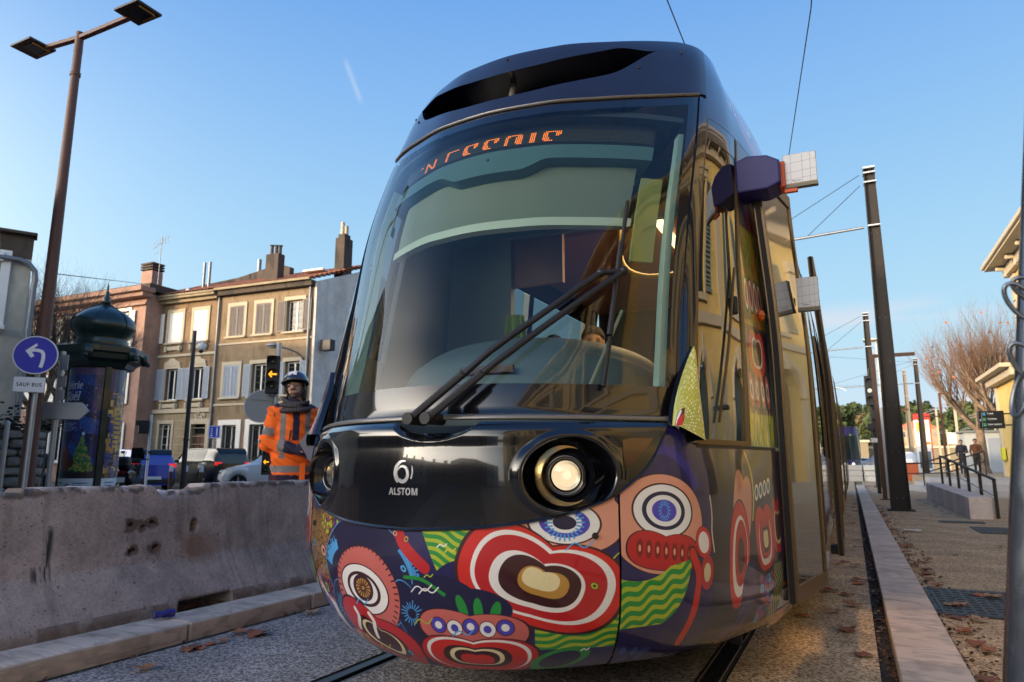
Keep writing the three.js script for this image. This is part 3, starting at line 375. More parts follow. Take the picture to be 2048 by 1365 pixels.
  for (const s of [-1, 1]) {                                    // printed ears beside the foot of the windscreen
    const e = (q) => { const t = Math.min(1, Math.max(0, (Math.abs(q) - 0.395) / 0.063)); return lerp(1.075, 1.385, Math.pow(Math.min(1, t / 0.8), 0.55)) - 0.14 * sstep(0.82, 1, t) ** 2; };
    const P = (u, v, o) => { const q = s * lerp(0.395, 0.458, u), y = lerp(1.025 + 0.05 * (1 - u), e(q), v), a = planXT(q, 1.0), d = planXT(q, 1.5), t = (y - 1.0) / 0.5; return [lerp(a[0], d[0], t) + s * 0.82 * (o + 0.012), y, -lerp(a[1], d[1], t) + 0.57 * (o + 0.012)]; };
    const outer = grid(20, 24, (u, v) => P(u, v, 0.045 - 0.03 * v)), rim = [grid(40, 1, (u, v) => { const t = u * 2; const [a, b] = t < 1 ? [0, t] : [t - 1, 1]; return P(a, b, lerp(0.045 - 0.03 * b, -0.01, v)); }), grid(20, 1, (u, v) => P(1, 1 - u, lerp(0.045 - 0.03 * (1 - u), -0.01, v)))];
    const f = mesh('ear_panel', outer, s > 0 ? TM.finR : TM.finL, tram); mesh('ear_edge', rim, TM.gloss, f);
  }
  for (const s of [-1, 1]) {
    const ss = (a, b) => s > 0 ? [a, b] : [-b, -a];
    mesh('pillar', slab(4, 40, ...ss(QW + 0.001, 0.462), 1.015, (q) => 2.66, -0.03, 0.008), TM.gloss, tram);
    const wn = mesh('cab_window', patch(16, 40, ...ss(0.466, 0.628), 1.03, 2.42, 0.0), s > 0 ? TM.tint : TM.tint, tram);
    mesh('window_frame', [slab(2, 40, ...ss(0.4622, 0.468), 1.015, 2.545, -0.02, 0.006), slab(2, 40, ...ss(0.626, 0.636), 1.015, 2.545, -0.02, 0.006), slab(16, 2, ...ss(0.468, 0.626), 1.012, 1.032, -0.02, 0.006)], TM.gold, wn);
    mesh('window_header', patch(16, 8, ...ss(0.464, 0.636), 2.42, 2.552, 0.002), TM.gloss, tram);
    mesh('pillar_panel', patch(20, 40, ...ss(0.637, s > 0 ? Q1 : 0.80), 1.015, 2.552, 0.002, (q, y) => [(Math.abs(q) - 0.637) / (Q1 - 0.637), (y - 1.015) / 1.54]), TM.upper, tram);
    mesh('sill_strip', slab(50, 1, ...ss(0.463, s > 0 ? Q1 : 0.999), 1.0, 1.0115, -0.02, 0.004), M.black, tram);
  }
  // diagonal stay across the cab door glass and the door's opening handle
  mesh('door_rail', tube([S(0.53, 1.10, 0.012), S(0.565, 1.4, 0.012), S(0.60, 1.8, 0.012)], 0.006, 12, 6), TM.gold, tram);
  mesh('door_handle', rbox(0.03, 0.02, 0.05, 0.006, ...S(0.55, 1.16, 0.012)), M.black, tram);
  mesh('window_lock', rbox(0.02, 0.08, 0.03, 0.008, ...S(0.60, 1.62, 0.01)), M.black, tram);
  // inside the cab
  const cab = (n, g, m) => mesh(n, g, m, tram);
  cab('dashboard', [grid(60, 26, (u, v) => { const a = lerp(0.05, Math.PI - 0.05, u), w = 0.70, yy = 1.16 + 0.36 * Math.sin(v * Math.PI / 2) * Math.pow(Math.sin(a), 0.35) + 0.012 * sstep(0.35, 0.36, v) - 0.010 * sstep(0.5, 0.51, v), k = 1 - 0.28 * v * v; return [-Math.cos(a) * w * (1 - 0.12 * v) , yy, -0.52 - 0.5 * (1 - Math.sin(a)) - 0.42 * (1 - k) / 0.28 * 0.9]; }), box(1.3, 0.1, 0.7, 0, 1.14, -0.8)], TM.dash);
  cab('dashboard_display', rbox(0.26, 0.035, 0.01, 0.004, 0.02, 1.335, -0.545), phys([0.05, 0.004, 0.004], 0.2));
  cab('cab_floor', box(1.5, 0.06, 2.9, 0, 0.90, -2.5), TM.floor); cab('bulkhead_front', patch(40, 4, -0.36, 0.36, 0.55, 1.15, -0.26), M.black);
  cab('roller_blind', slab(40, 8, -0.30, 0.315, 2.0, 2.30, -0.135, -0.13), new THREE.MeshPhysicalMaterial({ color: lin(0.25, 0.27, 0.20), roughness: 1, transmission: 0.3, thickness: 0, bumpMap: withRep(bumpFine, 6), bumpScale: 0.002 })); cab('blind_bar', slab(40, 2, -0.307, 0.322, 1.962, 2.003, -0.15, -0.118), std([0.52, 0.53, 0.42], 0.5));
  const hous = (q) => { const X = planXT(q, 2.3)[0]; const a = Math.abs(X - 0.02); return 2.30 - 0.055 * sstep(0.30, 0.16, a) - 0.005; };
  cab('display_housing', [slab(60, 4, -0.345, 0.34, hous, 2.375, -0.20, -0.075), slab(60, 2, -0.345, 0.335, 2.255, 2.30, -0.5, -0.20)], std([0.075, 0.14, 0.145], 0.6));
  cab('camera_eye', new THREE.SphereGeometry(0.014, 14, 10).translate(...S(0.006, 2.325, -0.085)), M.black);
  // destination display: a dot matrix on which only part of the line of text lights up
  const rows = ["'", 'N', ' ', 'E', ' ', 'C', 'C', 'A', 'I', 'C'];
  const led = canvasTex(2048, 128, (c, W, H) => {
    c.fillStyle = '#050505'; c.fillRect(0, 0, W, H); const P = 12.8, nx = 160, ny = 10;
    const on = new Set(); const put = (x0, a) => a.forEach((r, j) => [...r].forEach((ch, i) => { if (ch === '#') on.add((x0 + i) + ',' + (j)); }));
    put(15, ['###']); put(22, ['##......##', '###.....##', '####....##', '##.##...##', '##..##..##', '##...##.##', '##....####', '##.....###']);
    put(42, ['#########', '##.......', '##.......', '##.......', '##.......', '##.......', '##.......', '##.......']);
    const C = ['.#########', '###....###', '###....###', '###....##.', '###.......', '####......', '####......', '.#####....']; put(55, C); put(69, C);
    put(83, ['.########.', '###....###', '##....####', '##....####', '##....####', '##....####', '##....####', '##.....###']); put(97, ['###', '###', '###', '###', '###', '###', '###', '###']); put(104, C);
    for (let j = 0; j < ny; j++) for (let i = 0; i < nx; i++) { const l = on.has(i + ',' + (j - 1)); c.fillStyle = l ? '#ff7a1c' : '#2c2912'; c.beginPath(); c.arc((i + 0.5) * P, (j + 0.5) * P, l ? 5.2 : 3.8, 0, 7); c.fill(); }
  });
  const ledMat = new THREE.MeshStandardMaterial({ map: led, roughness: 0.6, emissive: 0xffffff, emissiveMap: led, emissiveIntensity: 1.6 });
  cab('destination_display', patch(60, 3, -0.285, 0.335, 2.385, 2.462, -0.07, (q, y) => [(q + 0.285) / 0.62, (y - 2.385) / 0.077]), ledMat);
  cab('display_case', slab(40, 2, -0.30, 0.34, 2.376, 2.50, -0.3, -0.073), M.black);
  cab('header_lining', [slab(40, 2, -0.40, 0.40, 2.50, 2.53, -0.75, -0.03)], std([0.04, 0.05, 0.07], 0.7));
  cab('pillar_trim', [slab(3, 40, 0.392, 0.408, 1.23, 2.44, -0.08, -0.04), slab(3, 40, -0.405, -0.38, 1.23, 2.44, -0.10, -0.05)], TM.pale);
  cab('sun_visor', slab(8, 12, 0.325, 0.375, 1.78, 2.20, -0.10, -0.085), std([0.26, 0.25, 0.08], 0.6));
  cab('cab_bulkhead', [box(0.50, 1.75, 0.05, -0.80, 1.80, -1.98), box(0.42, 1.75, 0.05, 0.86, 1.80, -1.98), box(1.2, 0.28, 0.05, 0.05, 2.56, -1.98), box(1.2, 0.3, 0.05, 0.05, 1.08, -1.98)], TM.interior);
  cab('side_lining', [slab(10, 4, -0.62, -0.45, 1.02, 1.5, -0.08, -0.04), slab(20, 10, -0.98, -0.63, 0.9, 2.6, -0.08, -0.05)], TM.interior);
  cab('hanging_vest', [grid(12, 20, (u, v) => { const w = 0.055 + 0.05 * (1 - v); return [-0.46 + (u - 0.5) * 2 * w, 1.42 + v * 0.45, -1.82 + 0.03 * Math.sin(u * 14) * (1 - v * 0.6)]; }), grid(12, 20, (u, v) => { const w = 0.055 + 0.05 * (1 - v); return [-0.46 + (u - 0.5) * 2 * w, 1.42 + v * 0.45, -1.86 - 0.03 * Math.sin(u * 11) * (1 - v * 0.6)]; })], std([0.36, 0.46, 0.05], 0.8));
  cab('monitor', [rbox(0.13, 0.07, 0.02, 0.006, 0.42, 1.36, -0.80), rod([0.40, 1.15, -0.82], [0.40, 1.34, -0.81], 0.01)], M.black);
  cab('grab_handle', [rod(S(0.27, 1.24, -0.06), S(0.315, 1.55, -0.07), 0.007)], std([0.4, 0.37, 0.28], 0.4, { metalness: 0.6 }));
  // wipers
  const wm = std([0.014, 0.014, 0.02], 0.5), wiper = (X0, X1, dy) => {
    const w = new THREE.Group(); w.name = 'wiper_arm'; tram.add(w);
    const p0 = SX(X0, 1.075, 0.03), p1 = SX(X1, 1.655 + dy, 0.055); const mid = SX(lerp(X0, X1, 0.28), 1.075 + 0.16, 0.075);
    mesh('spindle', rod([p0[0], p0[1], p0[2] - 0.06], [p0[0], p0[1], p0[2] + 0.05], 0.021, 18), wm, w);
    mesh('root', beam([p0[0], p0[1], p0[2] + 0.03], mid, 0.036, 0.026, 0.008), wm, w);
    const pts = []; for (let i = 0; i <= 10; i++) { const t = lerp(0.26, 1, i / 10); pts.push(SX(lerp(X0, X1, t), lerp(1.075, 1.655 + dy, t), lerp(0.075, 0.055, t))); }
    mesh('rod', tube(pts, 0.0125, 20, 8), wm, w); mesh('tip_joint', new THREE.SphereGeometry(0.018, 12, 8).translate(...p1), wm, w);
    return p1;
  };
  const e1 = wiper(0.02, 0.555, -0.01), e2 = wiper(0.085, 0.625, 0.005);
  const bl = new THREE.Group(); bl.name = 'wiper_blade'; tram.add(bl);
  const bp = []; for (let i = 0; i <= 12; i++) bp.push(SX(lerp(0.595, 0.635, i / 12), lerp(1.21, 1.99, i / 12), 0.022));
  mesh('blade', tube(bp, 0.009, 24, 6), M.rubber, bl); mesh('link', rod(e1, e2, 0.011), wm, bl); mesh('carrier', tube(bp.slice(3, 10).map((p) => [p[0], p[1], p[2] + 0.018]), 0.010, 16, 6), wm, bl);
  // side camera pod wrapped for a clearance run: blue faceted housing, orange tape, squared white block
  const paper = canvasTex(256, 256, (c, W, H) => { c.fillStyle = '#d9dbe0'; c.fillRect(0, 0, W, H); c.strokeStyle = '#70757e'; c.lineWidth = 2; for (const x of [58, 150, 214]) { c.beginPath(); c.moveTo(x, 0); c.lineTo(x - 6, H); c.stroke(); } for (const y of [70, 150, 215]) { c.beginPath(); c.moveTo(0, y + 10); c.lineTo(W, y - 6); c.stroke(); } c.strokeStyle = '#3a3f66'; c.lineWidth = 4; c.beginPath(); c.moveTo(60, 236); c.quadraticCurveTo(76, 218, 74, 240); c.lineTo(90, 240); c.quadraticCurveTo(104, 226, 112, 240); c.quadraticCurveTo(124, 228, 130, 240); c.stroke(); });
  const paperM = new THREE.MeshStandardMaterial({ map: paper, roughness: 0.8 }), tape = std([0.55, 0.08, 0.01], 0.5), wood = std([0.42, 0.29, 0.14], 0.8);
  const block = (parent, w, h, d, x, y, z) => { const b = mesh('gauge_block', box(w, h, d, x, y, z), wood, parent); const f = new THREE.PlaneGeometry(w - 0.004, h - 0.006).translate(x, y + 0.001, z + d / 2 + 0.002); mesh('squared_paper', f, paperM, b); mesh('lower_board', box(w + 0.004, 0.014, d + 0.004, x, y - h / 2 - 0.008, z), std([0.2, 0.19, 0.16], 0.8), b); return b; };
  {
    const c = new THREE.Group(); c.name = 'side_camera'; tram.add(c); c.position.set(0.99, 2.30, -1.34);
    mesh('housing', extr([[0.0, -0.075], [0.0, 0.085], [0.055, 0.105], [0.145, 0.095], [0.20, 0.06], [0.20, -0.05], [0.14, -0.075]], 0.16, 0.008).translate(0, 0, -0.10), std([0.018, 0.016, 0.13], 0.55), c);
    mesh('tape_wrap', rbox(0.03, 0.13, 0.10, 0.006, 0.205, 0.0, -0.02), tape, c); block(c, 0.145, 0.15, 0.03, 0.285, 0.02, 0.0); mesh('tape_tag', rbox(0.06, 0.03, 0.02, 0.004, 0.24, -0.075, 0.0), tape, c);
    const d = new THREE.Group(); d.name = 'clearance_block'; tram.add(d); d.position.set(1.155, 1.79, -1.86); block(d, 0.105, 0.165, 0.035, 0.095, 0.045, 0); mesh('bracket', rbox(0.06, 0.05, 0.03, 0.006, 0.0, 0.0, 0), M.black, d);
  }
  mesh('side_indicator', new THREE.SphereGeometry(0.028, 20, 12).scale(0.7, 1, 1).translate(...S(0.705, 1.63, 0.012)), phys([0.7, 0.13, 0.01], 0.15, { transmission: 0.3, thickness: 0.02 }), tram);
  // first door: two leaves swung out and slid apart along the side
  const leaf = (T0, T1, X0, X1) => {
    const g = new THREE.Group(); g.name = 'door_leaf'; tram.add(g);
    const P = (t, y, o = 0) => [lerp(X0, X1, t) + o - 0.05 * sstep(1.4, 2.5, y), y, -lerp(T0, T1, t)];
    const strip = (t0, t1, a, b, o, w) => mg([grid(2, 20, (u, v) => P(lerp(t0, t1, u), lerp(a, b, v), o)), grid(2, 20, (u, v) => P(lerp(t1, t0, u), lerp(a, b, v), o - w)), grid(20, 1, (u, v) => P(t0, lerp(a, b, u), o - w * v)), grid(20, 1, (u, v) => P(t1, lerp(b, a, u), o - w * v)), grid(2, 1, (u, v) => P(lerp(t0, t1, u), a, o - w * (1 - v))), grid(2, 1, (u, v) => P(lerp(t0, t1, u), b, o - w * v))]);
    mesh('leaf_frame', [strip(0, 0.05, 0.33, 2.44, 0, 0.04), strip(0.95, 1, 0.33, 2.44, 0, 0.04), strip(0.05, 0.95, 0.33, 0.40, 0, 0.04), strip(0.05, 0.95, 2.37, 2.44, 0, 0.04)], TM.gold, g);
    mesh('leaf_seal', strip(-0.025, -0.005, 0.33, 2.44, -0.01, 0.02), M.rubber, g); mesh('leaf_glass', strip(0.05, 0.95, 0.40, 2.37, -0.008, 0.012), TM.gloss, g);
    mesh('lower_hanger', rbox(0.05, 0.06, 0.12, 0.008, X0 - 0.06, 0.36, -(T0 + 0.12)), M.black, g);
    return g;
  };
  leaf(1.415, 2.03, 1.13, 1.235);
  leaf(3.32, 3.95, 1.30, 1.30);
  // body shells behind the cab
  const prof = [[1.12, 0.20], [1.17, 0.30], [1.2, 0.45], [1.2, 1.0], [1.19, 1.6], [1.15, 2.3], [1.12, 2.55], [1.05, 2.85], [0.97, 3.02], [0.6, 3.08], [0, 3.13]], pX = pchip(prof.slice(0, 9).map((p) => p[1]), prof.slice(0, 9).map((p) => p[0]));
  const sidePatch = (s, T0, T1, a, b, o = 0) => grid(6, 16, (u, v) => { const y = lerp(a, b, v); return [s * (pX(y) + o), y, -lerp(T0, T1, s > 0 ? u : 1 - u)]; }, (u, v) => { const t = lerp(T0, T1, s > 0 ? u : 1 - u); return [t / 4.2, lerp(a, b, v) / 1.0 - 0.15]; });
  const sideSlab = (s, T0, T1, a, b, o0, o1) => mg([sidePatch(s, T0, T1, a, b, o1), sidePatch(s, T0, T1, a, b, o0), grid(1, 12, (u, v) => { const y = lerp(a, b, v); return [s * (pX(y) + lerp(o0, o1, u)), y, -T0]; }), grid(1, 12, (u, v) => { const y = lerp(a, b, v); return [s * (pX(y) + lerp(o0, o1, u)), y, -T1]; })]);
  // right flank between the cab and the door, and the doorway itself
  mesh('flank_panel', patch(20, 24, Q1, 0.90, 0.2, 1.0, 0.0, (q, y) => [q * 3, y]), TM.side, tram);
  mesh('flank_window', patch(16, 24, Q1 + 0.003, 0.90, 1.015, 2.45, 0), TM.tint, tram); mesh('flank_window', patch(16, 24, -1, -0.80, 1.015, 2.45, 0), TM.tint, tram);
  mesh('door_posts', [sideSlab(1, 2.02, 2.08, 0.3, 2.5, -0.06, 0.0), sideSlab(1, 3.27, 3.33, 0.3, 2.5, -0.06, 0.0)], TM.gold, tram);
  mesh('door_step', [box(0.14, 0.05, 1.2, 1.14, 0.335, -2.68)], M.steel, tram);
  const cars = [[2.6, 5.3], [5.85, 9.6], [10.15, 15.4], [15.95, 19.6], [20.1, 22.6]];
  cars.forEach(([a, b], k) => {
    const g = new THREE.Group(); g.name = 'car_section'; tram.add(g);
    for (const s of [-1, 1]) {
      const door = s > 0 && k === 0 ? 3.33 : a;
      mesh('printed_panel', sideSlab(s, door, b, 0.2, 1.0, -0.05, 0.0), TM.side, g);
      mesh('window_band', sidePatch(s, door, b, 1.004, 2.45, -0.004), TM.tint, g);
      mesh('cornice_panel', sideSlab(s, a, b, 2.454, 3.02, -0.04, 0.0), TM.navy, g);
      for (let t = door + 0.9; t < b - 0.3; t += 1.45) mesh('window_post', sideSlab(s, t - 0.05, t + 0.05, 1.0, 2.46, -0.05, 0.003), TM.gloss, g);
      if (k) { for (const t of [a + 0.9, a + 1.6]) mesh('door_panel', sideSlab(s, t, t + 0.66, 0.33, 2.44, 0.015, 0.075), TM.gold, g); for (const t of [a + 0.96, a + 1.66]) mesh('door_glass', sideSlab(s, t, t + 0.54, 0.6, 2.36, 0.07, 0.082), TM.gloss, g); }
    }
    mesh('roof_shell', grid(12, 1, (u, v) => { const i = u * 2 - 1, x = i * 0.97; return [x, 3.02 + 0.15 * (1 - i * i), -lerp(a, b, v)]; }), TM.navyRoof, g);
    mesh('floor_deck', box(2.2, 0.1, b - a, 0, 0.28, -(a + b) / 2), TM.floor, g);
    mesh('ceiling', [box(2.1, 0.03, b - a, 0, 2.62, -(a + b) / 2)], TM.wood, g);
    if (k < 4) mesh('bellows', Array.from({ length: 6 }, (_, i) => rbox(2.16, 2.5, 0.075, 0.03, 0, 1.6, -(b + 0.05 + i * 0.09))), M.rubber, g);
    if (k === 2 || k === 0 || k === 4) mesh('bogie', [rbox(1.9, 0.3, 1.9, 0.05, 0, 0.3, -(a + b) / 2), ...[-0.65, 0.65].flatMap((d) => [-0.75, 0.75].map((x) => new THREE.CylinderGeometry(0.28, 0.28, 0.1, 24).rotateZ(Math.PI / 2).translate(x, 0.26, -(a + b) / 2 + d)))], M.black, g);
  });
  mesh('front_bogie', [rbox(1.2, 0.3, 1.4, 0.05, 0, 0.36, -3.3), ...[-0.5, 0.5].flatMap((d) => [-0.75, 0.75].map((x) => new THREE.CylinderGeometry(0.28, 0.28, 0.1, 24).rotateZ(Math.PI / 2).translate(x, 0.27, -3.3 + d))), rbox(0.06, 0.10, 0.03, 0.01, 0.84, 0.16, -1.5)], M.black, tram);
  mesh('underframe', [box(1.7, 0.10, 1.5, 0, 0.30, -1.95), box(0.9, 0.1, 0.7, 0, 0.32, -0.9)], M.black, tram);
  mesh('tail_end', grid(20, 14, (u, v) => { const a = lerp(-1, 1, u), y = lerp(0.25, 2.97, v); return [pX(y) * Math.sin(a * Math.PI / 2), y, -22.6 - (0.8 - 0.25 * v) * Math.cos(a * Math.PI / 2)]; }), TM.gloss, tram);
  // saloon seen through the cab: lit ceiling line, handrails, seats
  mesh('saloon_lining', [box(0.03, 1.5, 2.9, -1.06, 1.02, -3.8), box(0.9, 0.5, 0.04, -0.65, 2.35, -2.02)], TM.wood, tram);
  mesh('ceiling_light', rbox(0.07, 0.02, 2.6, 0.006, 0.32, 2.585, -3.5), std([0.9, 0.8, 0.6], 0.5, { emissive: lin(1, 0.72, 0.36), emissiveIntensity: 3.0 }), tram);
  const rl = new THREE.RectAreaLight(lin(1, 0.58, 0.28), 15, 0.3, 2.6); rl.position.set(0.32, 2.56, -3.5); rl.lookAt(0.32 , 0, -3.5); { rl.rotation.set(-Math.PI / 2, 0, 0); } tram.add(rl);
  mesh('handrail', [tube([[0.1, 2.56, -2.3], [0.12, 2.25, -2.3], [0.25, 2.16, -2.3], [0.7, 2.16, -2.3]], 0.016, 20, 8), rod([0.55, 0.4, -2.9], [0.55, 2.6, -2.9], 0.016)], TM.pole, tram);
}
// ---------------------------------------------------------------- houses across the street
const stucco = (seed, base, stain, amt) => tex(512, (u, v) => { const a = fbm(u * 6, v * 6, 5, seed, 6), b = fbm(u * 16, v * 5, 5, seed + 7, 80), c = fbm(u * 40, v * 40, 3, seed + 9, 40); const k = 0.9 + 0.22 * (a - 0.5) + 0.10 * (c - 0.5), s = sstep(0.52, 0.72, b) * amt + sstep(0.6, 0.75, a) * amt * 0.5; return [0, 1, 2].map((q) => lerp(base[q] * k, stain[q], s)); });
const wallMat = (seed, base, stain, amt, rep = 0.22) => { const t = stucco(seed, base, stain, amt); t.repeat.set(rep, rep); return new THREE.MeshStandardMaterial({ map: t, bumpMap: withRep(bumpFine, 1.5), bumpScale: 0.006, roughness: 0.93 }); };
const LM = {
  brown: wallMat(101, [0.57, 0.475, 0.365], [0.36, 0.28, 0.20], 0.45), ochre: wallMat(131, [0.58, 0.505, 0.405], [0.38, 0.31, 0.24], 0.4), cream: wallMat(111, [0.66, 0.60, 0.49], [0.45, 0.38, 0.29], 0.35), pink: wallMat(121, [0.68, 0.55, 0.49], [0.55, 0.42, 0.38], 0.25), grey: wallMat(141, [0.92, 0.88, 0.85], [0.70, 0.66, 0.63], 0.3, 0.16), greyL: wallMat(151, [0.78, 0.77, 0.72], [0.60, 0.59, 0.55], 0.3), dark: wallMat(161, [0.34, 0.30, 0.27], [0.16, 0.15, 0.14], 0.5), yellow: wallMat(171, [0.86, 0.75, 0.47], [0.74, 0.62, 0.38], 0.12),
  stone: std([0.46, 0.40, 0.30], 0.9, { bumpMap: withRep(bumpFine, 2), bumpScale: 0.004 }), shWhite: std([0.72, 0.70, 0.66], 0.6), shBlue: std([0.33, 0.38, 0.46], 0.65), shGrey: std([0.20, 0.18, 0.17], 0.75), pvc: std([0.74, 0.74, 0.74], 0.4), door: std([0.10, 0.045, 0.025], 0.6), zinc: std([0.20, 0.22, 0.25], 0.5, { metalness: 0.6 }), iron: std([0.03, 0.03, 0.03], 0.6),
  tile: new THREE.MeshStandardMaterial({ roughness: 0.9, map: tex(256, (u, v, i, j) => { const n = hash2(Math.floor(u * 32), Math.floor(v * 16), 5), m = fbm(u * 16, v * 16, 4, 8, 16); const k = 0.55 + 0.35 * n + 0.3 * (m - 0.5); return [0.66 * k + 0.08, 0.38 * k + 0.06, 0.25 * k + 0.05]; }) }),
};
function shutterGeo(w, h, planks) {
  const g = [box(w, 0.05, 0.035, 0, h / 2 - 0.025), box(w, 0.05, 0.035, 0, -h / 2 + 0.025), box(0.045, h - 0.1, 0.035, -w / 2 + 0.0225), box(0.045, h - 0.1, 0.035, w / 2 - 0.0225)];
  if (planks) { const n = 3; for (let i = 0; i < n; i++) g.push(box((w - 0.09) / n - 0.006, h - 0.1, 0.022, -w / 2 + 0.045 + (i + 0.5) * (w - 0.09) / n, 0, 0)); for (const y of [-0.3, 0.3]) g.push(box(w - 0.09, 0.05, 0.016, 0, y * h, 0.02)); }
  else { const n = Math.round((h - 0.1) / 0.075); for (let i = 0; i < n; i++) { const s = box(w - 0.09, 0.07, 0.008); s.rotateX(-0.6); g.push(s.translate(0, -h / 2 + 0.05 + (i + 0.5) * (h - 0.1) / n, 0)); } }
  return mg(g);
}
const shCache = {};
function shutter(w, h, pl) { const k = [w.toFixed(2), h.toFixed(2), pl].join(); return shCache[k] || (shCache[k] = shutterGeo(w, h, pl)); }
const rect = (cx, cy, w, h) => [[cx - w / 2, cy - h / 2], [cx + w / 2, cy - h / 2], [cx + w / 2, cy + h / 2], [cx - w / 2, cy + h / 2]];
// one window: [u, v0, v1, w, mode, shutter material, planks, surround]; modes: open, closed, plain, none
function windowAt(house, [u, v0, v1, w, mode, sm, planks, sur], surM, z = 0) {
  const h = v1 - v0, vc = (v0 + v1) / 2, g = new THREE.Group(); g.name = 'window'; house.add(g); g.position.set(u, vc, z);
  if (sur) mesh('surround', extr(rect(0, 0.03, w + 0.34, h + 0.34), 0.05, 0.008, [rect(0, 0, w + 0.02, h + 0.02)]).translate(0, 0, 0.002), surM, g);
  mesh('sill', rbox(w + 0.4, 0.09, 0.22, 0.015, 0, -h / 2 - 0.06, 0.06), surM, g);
  mesh('frame', [extr(rect(0, 0, w, h), 0.05, 0.004, [rect(-w / 4 + 0.01, 0, w / 2 - 0.10, h - 0.14), rect(w / 4 - 0.01, 0, w / 2 - 0.10, h - 0.14)]).translate(0, 0, -0.22)], mode === 'dark' ? LM.shGrey : LM.pvc, g);
  mesh('pane', [box(w - 0.04, h - 0.04, 0.006, 0, 0, -0.2)], M.darkGlass, g);
  const sw = w / 2 - 0.01;
  if (mode === 'closed') for (const s of [-1, 1]) mesh('shutter', shutter(sw, h, planks).clone().translate(s * (sw / 2 + 0.004), 0, 0.03), sm, g);
  if (mode === 'open') for (const s of [-1, 1]) mesh('shutter', shutter(sw, h, planks).clone().translate(s * (w / 2 + sw / 2 + 0.06), 0, 0.085), sm, g);
  if (mode === 'ajar') for (const s of [-1, 1]) { const q = shutter(sw, h, planks).clone().translate(-s * sw / 2, 0, 0); q.rotateY(s * 0.9); mesh('shutter', q.translate(s * w / 2, 0, 0.06), sm, g); }
  return g;
}
function tiledRoof(house, u0, u1, y0, rise, run, z0) {
  const n = Math.round((u1 - u0) / 0.22), m = 16, roof = mesh('roof', grid(n * 6, m * 3, (a, b) => { const row = b * m, f = row - Math.floor(row); return [lerp(u0, u1, a), y0 + rise * b + 0.05 * Math.abs(Math.sin(a * n * Math.PI)) + 0.03 * (1 - f), z0 - run * b]; }, (a, b) => [a * n / 32 , b * m / 16]), LM.tile, house);
  return roof;
}
const ryAB = Math.atan2(0.75, 12.11), ptAB = (u, z = 0) => [-35.07 + u * Math.cos(ryAB) + z * Math.sin(ryAB), 0, -25.25 - u * Math.sin(ryAB) + z * Math.cos(ryAB)];
function house(name, label, u0, u1, H, wins, m, opt = {}) {
  const W = u1 - u0, hs = thing(name, label, 'house', ptAB(u0, opt.z || 0), ryAB, 'terraced houses across the street');
  const holes = wins.map(([u, a, b, w]) => rect(u - u0, (a + b) / 2, w, b - a)); if (opt.door) holes.push(rect(opt.door[0] - u0, opt.door[2] / 2 + 0.02, opt.door[1], opt.door[2] - 0.02));
  const gf = opt.ground || 0;                                    // ground floor faced differently
  const split = (a, b, mm, t) => { const g = boxUV(extr([[0, a], [W, a], [W, b], [0, b]], 0.3, 0, holes.filter((q) => q[0][1] < b && q[2][1] > a)).translate(0, 0, -0.3 + t)); mesh('wall', g, mm, hs); };
  if (gf) { split(0, gf, opt.groundMat, 0.02); split(gf, H, m, 0); } else split(0, H, m, 0);
  mesh('wall', [box(0.3, H, 7.7, 0.15, H / 2, -4.16), box(0.3, H, 7.7, W - 0.15, H / 2, -4.16), box(W, H, 0.3, W / 2, H / 2, -8.16)], opt.sideMat || m, hs);
  wins.forEach((w) => windowAt(hs, [w[0] - u0, ...w.slice(1)], opt.sur || LM.stone));
  if (opt.door) { const [du, dw, dh] = opt.door, d = mesh('door', [box(dw, dh - 0.5, 0.08, du - u0, (dh - 0.5) / 2, -0.2), ...[-1, 1].flatMap((s) => [0.55, 1.35, 2.05].map((y) => rbox(dw / 2 - 0.16, 0.5, 0.03, 0.01, du - u0 + s * dw / 4, y, -0.15)))], LM.door, hs); mesh('fanlight', box(dw, 0.44, 0.03, du - u0, dh - 0.25, -0.2), M.darkGlass, d); mesh('door_surround', extr(rect(du - u0, dh / 2 + 0.12, dw + 0.5, dh + 0.3), 0.09, 0.01, [rect(du - u0, dh / 2, dw, dh)]).translate(0, 0, 0.025), LM.stone, d); mesh('carved_crest', new THREE.TorusKnotGeometry(0.16, 0.05, 60, 8, 2, 5).scale(1.4, 1, 0.5).translate(du - u0, dh + 0.42, 0.06), LM.stone, d); }
  for (const [v, h, dpt] of opt.bands || []) mesh('band_course', rbox(W - 0.01, h, dpt + 0.1, 0.012, W / 2, v, dpt / 2 - 0.045), opt.bandMat || LM.stone, hs);
  return hs;
}
